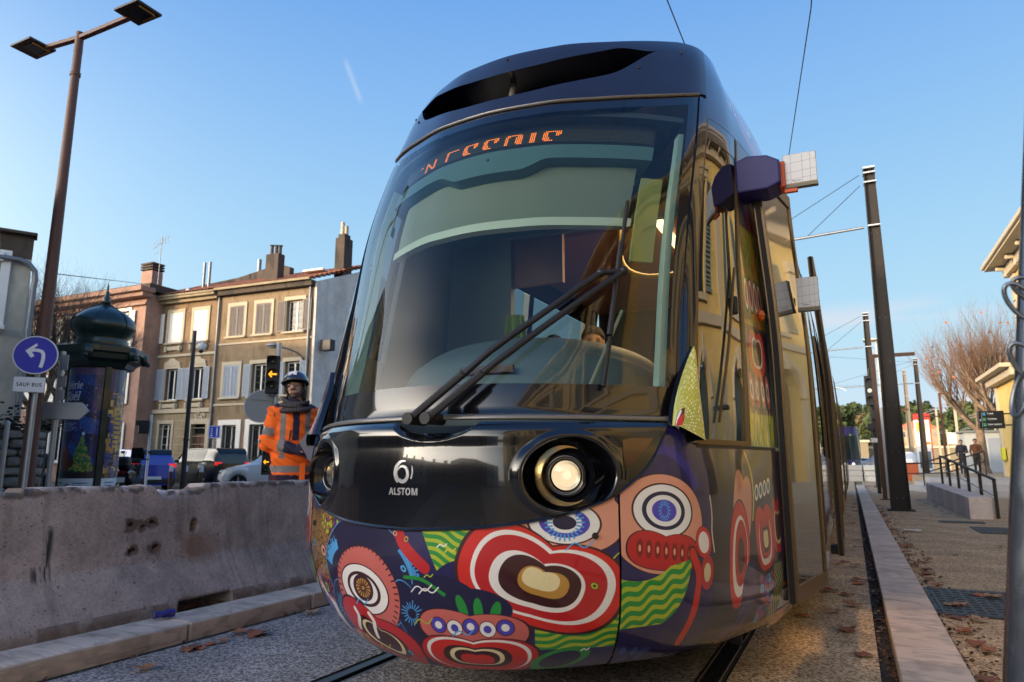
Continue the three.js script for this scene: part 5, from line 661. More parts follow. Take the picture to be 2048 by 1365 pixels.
  mesh('dome', [lathe([[0.54, 3.70], [0.56, 3.82], [0.50, 3.88], [0.60, 3.98], [0.68, 4.10], [0.69, 4.22], [0.62, 4.38], [0.46, 4.52], [0.28, 4.62], [0.12, 4.70], [0.07, 4.76]], 40), ...[...Array(6)].map((_, k) => tube([[0, 3.9, 0.52], [0, 4.1, 0.685], [0, 4.24, 0.69], [0, 4.40, 0.61], [0, 4.6, 0.32], [0, 4.74, 0.08]], 0.018, 20, 6).rotateY(rad(15 + 60 * k)))], gr, col);
  mesh('finial', lathe([[0.07, 4.74], [0.13, 4.78], [0.06, 4.83], [0.09, 4.90], [0.04, 4.95], [0.055, 5.02], [0.025, 5.08], [0.03, 5.16], [0.008, 5.26], [0, 5.3]], 16), gr, col);
}
// ---------------------------------------------------------------- traffic lights and poles
function signalHead(parent, y, arrow, s = 1, x = 0, z = 0.12) {
  const h = new THREE.Group(); h.name = 'signal_head'; h.position.set(x, y, z); parent.add(h); h.scale.setScalar(s);
  mesh('housing', rbox(0.27, 0.80, 0.18, 0.02), M.black, h);
  for (const [k, yy] of [[0, 0.26], [1, 0], [2, -0.26]]) {
    mesh('lens', new THREE.SphereGeometry(0.1, 20, 8, 0, 6.283, 0, 0.6).rotateX(Math.PI / 2).scale(1, 1, 0.6).translate(0, yy, 0.04), phys([0.012, 0.012, 0.012], 0.15), h);
    mesh('visor', new THREE.CylinderGeometry(0.115, 0.115, 0.16, 20, 1, true, rad(70), rad(220)).rotateX(Math.PI / 2).rotateZ(rad(0)).translate(0, yy, 0.16), M.black, h);
    if (k === 1 && arrow) mesh('lit_arrow', extr([[-0.085, 0], [-0.02, 0.075], [-0.005, 0.045], [-0.03, 0.018], [0.085, 0.018], [0.085, -0.018], [-0.03, -0.018], [-0.005, -0.045], [-0.02, -0.075]], 0.006).translate(0, yy, 0.105), std([0.4, 0.2, 0.01], 0.5, { emissive: lin(1, 0.42, 0.02), emissiveIntensity: 1.6 }), h);
  }
  return h;
}
{
  const a = thing('traffic_light', 'black traffic light on steel pole showing a lit amber left arrow', 'traffic light', [-9.18, 0, -9.2], rad(40)); mesh('pole', cyl(0.045, 0.045, 3.1, 0.06, 0, -0.05, 16), M.galv, a); signalHead(a, 2.5, true, 0.84); signalHead(a, 0.98, true, 0.55, -0.02); mesh('bracket', [box(0.1, 0.04, 0.16, 0.03, 2.8, 0.02), box(0.1, 0.04, 0.16, 0.03, 2.2, 0.02)], M.black, a);
  mesh('red_lamp', new THREE.SphereGeometry(0.05, 12, 8).translate(-0.12, 1.4, 0.1), std([0.4, 0.05, 0.01], 0.4, { emissive: lin(1, 0.15, 0.02), emissiveIntensity: 1 }), a);
  const d = thing('round_sign', 'round grey sign disc seen from behind on the traffic light pole', 'traffic sign', [-9.32, 0, -9.05], rad(40)); mesh('disc', [new THREE.CylinderGeometry(0.28, 0.28, 0.015, 40).rotateX(Math.PI / 2).translate(0.02, 1.95, -0.1), box(0.5, 0.03, 0.03, 0.1, 2.08, -0.09)], M.signBack, d); mesh('disc_rim', new THREE.TorusGeometry(0.28, 0.01, 6, 40).translate(0.02, 1.95, -0.1), M.white, d);
  const c = thing('camera_pole', 'slim dark pole with a white dome camera in front of the brown house', 'pole', [-17.05, 0, -13.9], rad(40)); mesh('pole', [cyl(0.075, 0.055, 4.8, 0, 0, 0, 16), cyl(0.09, 0.09, 0.05, 0, 1.6, 0, 14)], M.darkMetal, c); mesh('camera_arm', [rod([0, 4.42, 0], [0.22, 4.5, 0], 0.025), rod([0.22, 4.5, 0], [0.22, 4.4, 0], 0.03)], M.white, c); mesh('camera_dome', [new THREE.SphereGeometry(0.11, 18, 12).scale(1, 0.9, 1).translate(0.22, 4.3, 0), cyl(0.13, 0.11, 0.1, 0.22, 4.32, 0, 18)], M.white, c); mesh('camera_eye', new THREE.SphereGeometry(0.065, 14, 10).translate(0.22, 4.2, 0.03), M.darkGlass, c);
  const t2 = thing('traffic_light', 'small black traffic light head seen from the side on thin white post', 'traffic light', [-20.0, 0, -14.95], rad(-30)); mesh('pole', cyl(0.04, 0.04, 2.5, 0, 0, 0, 12), M.white, t2); mesh('signal_box', rbox(0.2, 0.42, 0.3, 0.03, 0.05, 2.1, 0.2), M.black, t2); mesh('visor', cyl(0.09, 0.09, 0.14, 0.05, 2.15, 0.36, 12), M.black, t2);
  const bs = thing('lane_sign', 'small blue rectangular lane sign on a thin grey pole before the houses', 'traffic sign', [-22.6, 0, -19.7], rad(40)); mesh('pole', cyl(0.035, 0.035, 2.45, 0, 0, -0.04, 12), M.galv, bs); const bt = canvasTex(128, 160, (q, W, H) => { q.fillStyle = '#1b3fae'; q.fillRect(0, 0, W, H); q.strokeStyle = '#d8dce6'; q.lineWidth = 8; q.strokeRect(6, 6, W - 12, H - 12); q.fillStyle = '#d8dce6'; q.fillRect(84, 26, 14, 110); for (let k = 0; k < 4; k++) { q.fillRect(30, 30 + k * 30, 14, 16); } q.fillRect(24, 120, 26, 10); }); mesh('board', rbox(0.46, 0.5, 0.02, 0.006, 0, 2.2, -0.01), M.signBack, bs); mesh('board_face', new THREE.PlaneGeometry(0.45, 0.49).translate(0, 2.2, 0.003), new THREE.MeshStandardMaterial({ map: bt, roughness: 0.5 }), bs);
  const bo = thing('bollard', 'brown bollard with white top standing at the kerb', 'bollard', [-18.82, 0, -14.9], 0, 'brown bollards at the kerb'); mesh('post', cyl(0.06, 0.055, 0.72, 0, 0, 0, 16), M.corten, bo); mesh('cap', [cyl(0.056, 0.056, 0.13, 0, 0.72, 0, 16), new THREE.SphereGeometry(0.056, 14, 6, 0, 6.283, 0, 1.57).translate(0, 0.85, 0)], M.white, bo); dup(bo, [-16.75, 0, -14.25]); dup(bo, [-17.75, 0, -14.55]);
}
// ---------------------------------------------------------------- cars and motor scooters
function wheel(parent, x, z, r, w) { const g = new THREE.Group(); g.name = 'wheel'; g.position.set(x, r, z); parent.add(g); mesh('tyre', new THREE.TorusGeometry(r - 0.06, 0.065, 10, 28).scale(1, 1, w / 0.12), M.rubber, g); mesh('rim', [...[...Array(5)].map((_, k) => box(0.05, r - 0.1, 0.03, 0, (r - 0.1) / 2, Math.sign(z) * w * 0.35).rotateZ(k * 1.2566)), new THREE.CylinderGeometry(r - 0.11, r - 0.11, w * 0.4, 24, 1, true).rotateX(Math.PI / 2), new THREE.CylinderGeometry(0.05, 0.05, w * 0.8, 12).rotateX(Math.PI / 2)], M.galv, g); mesh('brake_disc', new THREE.CylinderGeometry(r - 0.12, r - 0.12, 0.02, 20).rotateX(Math.PI / 2), M.darkMetal, g); }
function car(label, paint, pos, ry, { len = 4.0, h = 1.45, wid = 1.74, rearLit = false, group } = {}) {
  const c = thing('parked_car', label, 'car', pos, ry, group), L = len / 2, pm = phys(paint, 0.3, { metalness: 0.25, clearcoat: 1, clearcoatRoughness: 0.04 });
  const roofY = pchip([-1, -0.96, -0.84, -0.62, -0.1, 0.18, 0.42, 0.52, 0.78, 0.95, 1], [0.62, 0.86, 0.98, 0.985, 1, 0.97, 0.76, 0.68, 0.60, 0.50, 0.40]), beltY = pchip([-1, -0.9, -0.5, 0.45, 0.8, 1], [0.60, 0.66, 0.645, 0.61, 0.575, 0.40]), half = pchip([-1, -0.93, -0.7, 0, 0.6, 0.9, 1], [0.80, 0.93, 0.99, 1, 0.985, 0.90, 0.70]);
  const P = (t, a) => {                                        // t along, a 0..1 from the sill up over the roof to the centre line
    const top = roofY(t) * h, belt = Math.min(top - 0.002, beltY(t) * h), w = half(t) * wid / 2, arch = Math.max(sstep(0.17, 0.13, Math.abs(t - 0.64)), sstep(0.17, 0.13, Math.abs(t + 0.62))), sill = lerp(0.2, 0.2 + 0.40 * Math.sqrt(Math.max(0, 1 - Math.pow(Math.min(Math.abs(t - 0.64), Math.abs(t + 0.62)) / 0.165, 2))), arch);
    if (a < 0.5) { const k = a / 0.5; return [t * L, lerp(sill, belt, k), w * (0.955 + 0.045 * Math.sin(Math.PI * Math.min(1, k * 1.05)))]; }
    const k = (a - 0.5) / 0.5, cr = Math.sin(k * Math.PI / 2), wi = lerp(w * 0.955, w * 0.76, sstep(0, 0.6, k)); return k < 0.6 ? [t * L, lerp(belt, top - 0.03, sstep(0, 1, k / 0.6) * 0.5 + k / 1.2), wi] : [t * L, top - 0.03 + 0.03 * Math.sin((k - 0.6) / 0.4 * Math.PI / 2), w * 0.76 * Math.cos((k - 0.6) / 0.4 * Math.PI / 2)];
  };
  for (const s of [-1, 1]) { const g = grid(100, 40, (u, v) => { const p = P(u * 2 - 1, v); return [p[0], p[1], s * p[2]]; }); mesh('body', g, pm, c); }
  for (const e of [1, -1]) mesh('end_panel', grid(12, 12, (u, v) => { const s = u * 2 - 1, p = P(e, v * 0.999); return [p[0] + e * 0.03 * (1 - s * s), p[1], s * p[2]]; }), pm, c);
  const glass = (n, t0, t1, k0, k1) => { for (const s of [-1, 1]) mesh(n, grid(20, 8, (u, v) => { const p = P(lerp(t0, t1, u), lerp(k0, k1, v)); return [p[0], p[1], s * (p[2] + 0.006)]; }), M.darkGlass, c); };
  glass('side_window', -0.60, -0.20, 0.53, 0.76); glass('side_window', -0.17, 0.20, 0.53, 0.76);
  mesh('rear_window', grid(10, 14, (u, v) => { const t = lerp(-0.965, -0.84, v), s = u * 2 - 1, top = roofY(t) * h; return [t * L - 0.012, top + 0.006, s * half(t) * wid / 2 * lerp(0.78, 0.72, v)]; }), M.darkGlass, c);
  mesh('windscreen', grid(10, 12, (u, v) => { const t = lerp(0.47, 0.21, v), s = u * 2 - 1; return [t * L + 0.012, roofY(t) * h + 0.008, s * half(t) * wid / 2 * lerp(0.80, 0.72, v)]; }), M.darkGlass, c);
  for (const s of [-1, 1]) { mesh('tail_light', rbox(0.06, 0.13, 0.30, 0.02, -L * 0.985, h * 0.60, s * wid * 0.36), phys([0.35, 0.01, 0.01], 0.2, rearLit ? { emissive: lin(1, 0.03, 0.03), emissiveIntensity: 0.7 } : {}), c); mesh('headlight', new THREE.SphereGeometry(0.12, 16, 10).scale(0.8, 0.7, 1.2).translate(L * 0.93, h * 0.46, s * wid * 0.35), phys([0.5, 0.5, 0.5], 0.08), c); mesh('wing_mirror', rbox(0.10, 0.12, 0.18, 0.03, L * 0.24, h * 0.66, s * (wid / 2 + 0.10)), M.black, c); mesh('door_handle', rbox(0.16, 0.025, 0.03, 0.008, -0.08 * L, h * 0.56, s * (wid / 2 + 0.0)), pm, c); }
  mesh('bumper', [rbox(0.14, 0.2, wid * 0.86, 0.05, -L * 0.99, 0.34, 0), rbox(0.14, 0.18, wid * 0.8, 0.05, L * 0.97, 0.34, 0)], M.black, c); mesh('number_plate', [box(0.01, 0.11, 0.5, -L * 0.99 - 0.085, 0.46, 0)], M.white, c);
  mesh('underside', box(len * 0.9, 0.2, wid * 0.8, 0, 0.3, 0), M.black, c); for (const [t, s] of [[0.64, 1], [0.64, -1], [-0.62, 1], [-0.62, -1]]) wheel(c, t * L, s * (wid / 2 - 0.10), 0.31, 0.2);
  return c;
}
car('bright blue hatchback with red tail lights parked behind the advertising column', [0.012, 0.045, 0.42], [-24.3, 0, -17.6], rad(163), { h: 1.5, rearLit: true });
car('black hatchback half hidden behind the bright blue car', [0.012, 0.012, 0.014], [-24.0, 0, -20.6], rad(170), { h: 1.6, rearLit: true });
car('silver white hatchback with its bonnet towards the pole in front of the ochre house', [0.62, 0.66, 0.70], [-18.1, 0, -18.9], rad(-148), { len: 4.1, h: 1.46 });
function scooter(label, pos, ry) {
  const s = thing('motor_scooter', label, 'motor scooter', pos, ry, 'parked motor scooters'); const bl = phys([0.012, 0.012, 0.016], 0.3, { clearcoat: 0.6 });
  for (const x of [-0.62, 0.66]) { mesh('tyre', new THREE.TorusGeometry(0.22, 0.065, 10, 28).translate(x, 0.285, 0), M.rubber, s); mesh('rim', [...[0, 1, 2].map((k) => box(0.03, 0.4, 0.05).rotateZ(k * 1.047).translate(x, 0.285, 0)), new THREE.CylinderGeometry(0.1, 0.1, 0.06, 18).rotateX(Math.PI / 2).translate(x, 0.285, 0)], M.galv, s); }
  mesh('body', [extr([[-0.85, 0.55], [-0.9, 0.72], [-0.55, 0.80], [-0.12, 0.72], [0.0, 0.42], [0.3, 0.38], [0.42, 0.62], [0.5, 0.95], [0.6, 0.95], [0.66, 0.55], [0.5, 0.3], [-0.2, 0.26], [-0.5, 0.42]], 0.26, 0.05).translate(0, 0, -0.13)], bl, s);
  mesh('seat', rbox(0.72, 0.13, 0.28, 0.05, -0.42, 0.84, 0), M.rubber, s); mesh('front_fork', [rod([0.66, 0.285, 0.1], [0.5, 0.95, 0.06], 0.025), rod([0.66, 0.285, -0.1], [0.5, 0.95, -0.06], 0.025)], M.galv, s); mesh('handlebar', [rod([0.44, 1.08, -0.34], [0.44, 1.08, 0.34], 0.018), rbox(0.16, 0.16, 0.26, 0.05, 0.5, 1.04, 0)], M.black, s); mesh('windshield', grid(8, 8, (u, v) => [0.62 - 0.12 * v - 0.08 * (u - 0.5) ** 2, 1.08 + 0.34 * v, (u - 0.5) * (0.40 - 0.1 * v)]), M.darkGlass, s); for (const z of [-0.3, 0.3]) mesh('mirror', [rod([0.44, 1.08, z], [0.42, 1.26, z * 1.15], 0.008, 6), rbox(0.02, 0.07, 0.11, 0.01, 0.42, 1.29, z * 1.2)], M.black, s);
  mesh('top_box', rbox(0.4, 0.3, 0.4, 0.08, -0.92, 1.0, 0), M.black, s); mesh('number_plate', box(0.01, 0.13, 0.2, -0.93, 0.52, 0).rotateZ(0), M.white, s); mesh('tail_light', rbox(0.05, 0.07, 0.2, 0.02, -0.9, 0.72, 0), phys([0.3, 0.01, 0.01], 0.2), s); mesh('exhaust', rod([-0.1, 0.28, 0.16], [-0.75, 0.36, 0.2], 0.05), M.darkMetal, s); mesh('stand', rod([-0.05, 0.3, 0.1], [-0.15, 0.0, 0.26], 0.015, 6), M.darkMetal, s); return s;
}
scooter('black motor scooter with top box parked between lamp post and advertising column', [-15.35, 0, -8.85], rad(155));
scooter('black motor scooter parked right beside the bright blue car', [-18.6, 0, -13.4], rad(130));
// ---------------------------------------------------------------- a bare tree: trunk with limbs and many fine twigs
function bareTree(label, pos, seed, o) {
  const R = RNG(seed), t = thing('bare_tree', label, 'tree', pos, R() * 6, o.group), limbs = [], twigs = [];
  const grow = (p, d, len, r, depth) => {
    const n = depth < 2 ? 4 : 3; let q = p.clone(), dir = d.clone();
    for (let i = 0; i < n; i++) { const nd = dir.clone().add(V((R() - 0.5) * o.wig, (R() - 0.5) * o.wig + o.up, (R() - 0.5) * o.wig)).normalize(), e = q.clone().addScaledVector(nd, len / n), ra = r * (1 - 0.45 * i / n), rb = r * (1 - 0.45 * (i + 1) / n); (r > o.twigR ? limbs : twigs).push(rod(q.toArray(), e.toArray(), ra, r > 0.05 ? 9 : r > o.twigR ? 5 : 3, rb)); q = e; dir = nd;
      if (depth < o.depth && (i > 0 || depth > 0)) for (let k = 0; k < (i === n - 1 ? o.split : 1); k++) { const a = R() * 6.283, s = V(Math.cos(a), 0.25 + R() * 0.5, Math.sin(a)); grow(q, dir.clone().multiplyScalar(0.8).addScaledVector(s, o.spread).normalize(), len * (0.60 + 0.25 * R()), rb * (0.58 + 0.1 * R()), depth + 1); } }
  };
  limbs.push(rod([0, 0, 0], [0.05, o.trunk, 0.03], o.r, 14, o.r * 0.8), cyl(o.r * 1.35, o.r, 0.3, 0, 0, 0, 14));
  for (let k = 0; k < o.heads; k++) { const a = k / o.heads * 6.283 + R(); grow(V(0.05, o.trunk - 0.1, 0.03), V(Math.cos(a) * o.open, 1, Math.sin(a) * o.open).normalize(), o.len * (0.8 + 0.4 * R()), o.r * 0.55, 0); }
  mesh('trunk', limbs, o.bark, t); mesh('crown', twigs, o.twig, t);
  if (o.leaves) { const lv = []; const pr = twigs; for (let i = 0; i < o.leaves; i++) { const g = pr[Math.floor(R() * pr.length)].attributes.position, k = Math.floor(R() * g.count); const l = new THREE.PlaneGeometry(0.13, 0.09); l.rotateX(R() * 6); l.rotateY(R() * 6); lv.push(l.translate(g.getX(k), g.getY(k) - 0.05, g.getZ(k))); } mesh('dead_leaves', lv, std([0.34, 0.11, 0.03], 0.8, { side: THREE.DoubleSide }), t); }
  return t;
}
const barkTex = tex(128, (u, v) => { const n = fbm(u * 8, v * 8, 4, 70, 8); const k = 0.30 + 0.30 * n; return [k * 1.1, k * 0.95, k * 0.8]; });
const barkM = new THREE.MeshStandardMaterial({ map: barkTex, roughness: 0.95 }), twigM = std([0.20, 0.115, 0.07], 0.85), twigD = std([0.09, 0.065, 0.05], 0.9);
bareTree('bare dark street tree between the advertising column and the pink house', [-21.6, 0, -12.6], 31, { trunk: 1.9, r: 0.2, len: 2.0, heads: 7, depth: 4, split: 3, spread: 0.6, wig: 0.55, up: 0.08, open: 0.9, twigR: 0.02, bark: barkM, twig: twigD });
// ---------------------------------------------------------------- station side
{
  const st = thing('station_building', 'pale yellow station building with stone quoins and bracketed eaves', 'building', [5.7, 0, -29.6]);
  const Z = 44, H = 8.0; // local: wall face at x = 0, runs from z = 0 towards +z, past the photographer
  const bays = []; for (let k = 0; k < 9; k++) bays.push(3.2 + k * 4.6);
  const holes = bays.flatMap((b) => [rect(b, 5.75, 1.3, 2.3), (() => { const p = rect(b, 1.5, 1.7, 2.9); return [[b - 0.85, 0.05], [b + 0.85, 0.05], [b + 0.85, 2.6], ...[...Array(9)].map((_, i) => [b + 0.85 * Math.cos(rad(i * 22.5)), 2.6 + 0.85 * Math.sin(rad(i * 22.5))]), [b - 0.85, 2.6]]; })()]);
  const W = boxUV(extr([[0, 0], [Z, 0], [Z, H], [0, H]], 0.4, 0, holes)); W.rotateY(-Math.PI / 2); // shape x -> +z, depth -> -x
  mesh('wall', [W.translate(0.4, 0, 0), box(9, H, 0.4, 4.9, H / 2, 0.2), box(9, H, 0.4, 4.9, H / 2, Z - 0.2)], LM.yellow, st);
  for (let k = 0; k < 13; k++) { const w = k % 2 ? 0.42 : 0.62; mesh('quoin', [rbox(0.07, 0.56, w, 0.012, -0.02, 0.36 + k * 0.6, w / 2 - 0.03), rbox(w, 0.56, 0.07, 0.012, w / 2 - 0.03, 0.36 + k * 0.6, -0.02)], LM.stone, st); }
  bays.forEach((b) => {
    const w = new THREE.Group(); w.name = 'window'; st.add(w); w.position.set(0, 0, b);
    mesh('surround', [box(0.08, 0.2, 1.9, -0.03, 7.05, 0), box(0.12, 0.14, 2.1, -0.06, 7.24, 0), box(0.1, 0.14, 1.8, -0.05, 4.5, 0), box(0.06, 2.4, 0.2, -0.02, 5.75, 0.76), box(0.06, 2.4, 0.2, -0.02, 5.75, -0.76)], LM.stone, w); mesh('pane', box(0.02, 2.2, 1.3, 0.3, 5.75, 0), M.darkGlass, w);
    for (const s of [-1, 1]) mesh('shutter', shutter(0.62, 2.2, false).clone().rotateY(-Math.PI / 2).translate(-0.06, 5.75, s * 1.2), std([0.16, 0.22, 0.20], 0.7), w);
    mesh('arch', [new THREE.TorusGeometry(0.98, 0.11, 8, 24, Math.PI).rotateY(-Math.PI / 2).translate(-0.04, 2.6, 0), box(0.12, 2.5, 0.2, -0.03, 1.3, 0.98), box(0.12, 2.5, 0.2, -0.03, 1.3, -0.98), rbox(0.2, 0.5, 0.28, 0.03, -0.08, 3.55, 0)], LM.stone, w); mesh('door_leaf', box(0.04, 3.3, 1.7, 0.3, 1.7, 0), M.darkGlass, w);
    mesh('pilaster', [box(0.10, 7.0, 0.4, -0.04, 3.6, 2.3), box(0.18, 0.3, 0.55, -0.08, 6.9, 2.3), box(0.16, 0.4, 0.5, -0.06, 0.2, 2.3)], LM.stone, w);
  });
  mesh('band_course', [box(0.1, 0.22, Z, -0.045, 4.1, Z / 2), box(0.08, 0.5, Z, -0.035, 0.25, Z / 2)], LM.stone, st);
  const roofM = std([0.10, 0.10, 0.12], 0.6);
  mesh('eaves', [box(0.9, 0.10, Z + 1.2, -0.25, 8.05, Z / 2), box(0.3, 0.35, Z + 0.3, -0.05, 7.8, Z / 2 - 0.1), rbox(0.16, 0.16, Z + 1.3, 0.04, -0.72, 8.15, Z / 2), box(9.5, 0.10, 0.9, 4.5, 8.05, -0.25), box(9.0, 0.35, 0.3, 4.5, 7.8, -0.05)], LM.stone, st);
  mesh('roof', [extr([[-0.75, 8.12], [10, 8.12], [4.6, 10.4]], Z + 1.2).translate(0, 0, -0.6)], roofM, st);
  for (let k = 0; k < 26; k++) mesh('eaves_bracket', [rbox(0.42, 0.16, 0.16, 0.05, -0.26, 7.90, 0.1 + k * 1.7), rbox(0.2, 0.3, 0.15, 0.06, -0.13, 7.74, 0.1 + k * 1.7)], LM.stone, st);
  const an = thing('station_annex', 'lower yellow annex with dark flat eaves beyond the station building', 'building', [5.62, 0, -34.6]); mesh('wall', [box(6, 4.3, 4.9, 3.02, 2.15, 2.46)], LM.yellow, an); mesh('quoin', [rbox(0.3, 4.2, 0.3, 0.01, 0.1, 2.1, 0.1)], LM.stone, an); mesh('eaves', [box(6.8, 0.14, 5.4, 2.8, 4.45, 2.2), box(6.4, 0.3, 5.1, 2.9, 4.24, 2.3)], LM.stone, an); mesh('meter_box', rbox(0.12, 0.5, 0.4, 0.02, -0.08, 1.35, 0.5), std([0.5, 0.5, 0.03], 0.5), an);
  // way-finding board hung out from the annex
  const sg = thing('wayfinding_sign', 'black hanging sign with white words Trains, Tramway, Gare routière and pictograms', 'sign', [4.57, 2.5, -29.65], rad(4)); const sf = canvasTex(1024, 800, (c, W, H) => {
    c.fillStyle = '#0a0d12'; c.fillRect(0, 0, W, H); c.fillStyle = '#c9ced6'; c.fillRect(20, 0, 8, H); c.fillRect(150, 60, 8, 680); c.fillRect(86, 350, 10, 90); c.beginPath(); c.moveTo(50, 400); c.lineTo(132, 400); c.lineTo(91, 460); c.fill();
    [['Trains', 'Gares & Voies', '#4aa0d8', 130], ['Tramway', 'Direction Gare', '#4fae7a', 380], ['Gare routière', 'Bus urbains & interurbains', '#3fae86', 630]].forEach(([a, b, col, y]) => { c.fillStyle = col; c.fillRect(200, y - 70, 100, 120); c.fillStyle = '#0a0d12'; c.fillRect(220, y - 50, 60, 45); c.fillStyle = col; c.fillRect(185, y + 60, 130, 12); c.fillStyle = '#e9ecf0'; c.font = 'bold 82px sans-serif'; c.fillText(a, 370, y + 10); c.fillStyle = '#8f98a4'; c.font = '42px sans-serif'; c.fillText(b, 370, y + 66); });
  });
  mesh('board', rbox(0.80, 0.62, 0.08, 0.01), M.black, sg); mesh('board_face', new THREE.PlaneGeometry(0.79, 0.61).translate(0, 0, 0.043), new THREE.MeshStandardMaterial({ map: sf, roughness: 0.4 }), sg); mesh('bracket', [rod([0.36, 0.2, 0], [1.15, 0.2, 0.03], 0.025), rod([0.36, -0.2, 0], [1.15, -0.2, 0.03], 0.025)], M.black, sg);
}
// ---------------------------------------------------------------- overhead line masts and wires
function mast(label, pos, H, reach, yArm, o = {}) {
  const m = thing('catenary_mast', label, 'mast', pos, 0, 'overhead line masts'), w0 = 0.20, w1 = 0.15, bm = o.mat || M.mast;
  const col = (w, d, x, z) => { const g = box(w, H, d, x, H / 2, z); return g; };
  mesh('column', [col(0.02, 0.28, -0.14, 0), col(0.02, 0.28, 0.14, 0), box(0.26, H, 0.02, 0, H / 2, 0.02)].map((g) => { const p = g.attributes.position; for (let i = 0; i < p.count; i++) { const width = lerp(1.2, 0.72, p.getY(i) / H); p.setX(i, p.getX(i) * width); p.setZ(i, p.getZ(i) * width); } return g; }), bm, m);
  mesh('base_plate', rbox(0.5, 0.03, 0.46, 0.01, 0, 0.015, 0), bm, m); mesh('column_cap', [box(0.24, 0.04, 0.24, 0, H + 0.02, 0), ...[H - 0.1, H - 0.32, yArm].map((y) => box(0.25, 0.03, 0.25, 0, y, 0))], M.galv, m);
  const bolts = []; for (let y = 0.25; y < H - 0.6; y += 0.95) for (const x of [-0.06, 0.06]) bolts.push(new THREE.SphereGeometry(0.008, 6, 4).translate(x, y, 0.035)); mesh('bolt', bolts, M.galv, m);
  if (reach) { mesh('bracket_tube', [rod([-0.2, yArm, 0], [-reach, yArm - 0.12, 0], 0.03, 10)], M.galv, m); mesh('stay_wire', [rod([-0.2, H - 0.1, 0], [-reach * 0.95, yArm - 0.06, 0], 0.008, 5), rod([-0.2, H - 0.35, 0], [-reach * 0.5, yArm - 0.03, 0], 0.008, 5)], M.darkMetal, m); mesh('registration_arm', tube([[-reach * 0.96, yArm - 0.1, 0], [-reach * 0.9, yArm - 0.02, 0.02], [-reach * 0.8, yArm - 0.02, 0.05], [-reach * 0.7, yArm - 0.15, 0.06], [-reach * 0.67, yArm - 0.3, 0.06]], 0.02, 20, 6), M.white, m); }
  return m;
}
mast('tall black overhead line mast standing beside the kerb next to the tram', [0.84, 0, -16.64], 7.45, 2.7, 6.12);
mast('black overhead line mast behind the rust brown portal pole', [1.02, 0, -33], 7.35, 3.2, 5.9);
mast('black overhead line mast beside the red and white ticket totem', [4.05, 0, -49.5], 7.4, 6, 5.9);
mast('weathered pale mast with blue cap beyond the ticket totem', [4.1, 0, -60], 8.0, 0, 6.0, { mat: std([0.22, 0.18, 0.14], 0.7) });
{
  const wm = std([0.05, 0.02, 0.03], 0.5, { metalness: 0.4 });
  const wire = (label, pts, r = 0.007) => tag(mesh('overhead_wire', pts.slice(1).map((p, i) => rod(pts[i], p, r, 5)), wm), label, 'wire', 'overhead wires');
  wire('contact wire stretched above the tram roof along the track', [[-1.36, 5.7, 6], [-1.36, 5.68, -16.6], [-1.4, 5.68, -33], [-1.4, 5.7, -70]]);
  wire('slanting feeder wire running down to the bracket of the tall near mast', [[0.55, 5.95, -1.0], [-0.02, 5.75, -7.4], [-0.8, 5.82, -13.3], [-1.3, 5.9, -16.6]]);
  wire('thin cross wire spanning the far tracks', [[-8, 5.6, -46], [4.05, 5.9, -49.5]]); wire('diagonal wire between the far masts', [[-1.4, 5.7, -33], [4.05, 7.2, -49.5]], 0.006); wire('thin telephone wire from grey house to the pink house chimney', [[-15.3, 5.0, -8.6], [-35.2, 11.0, -25.4]], 0.012);
}
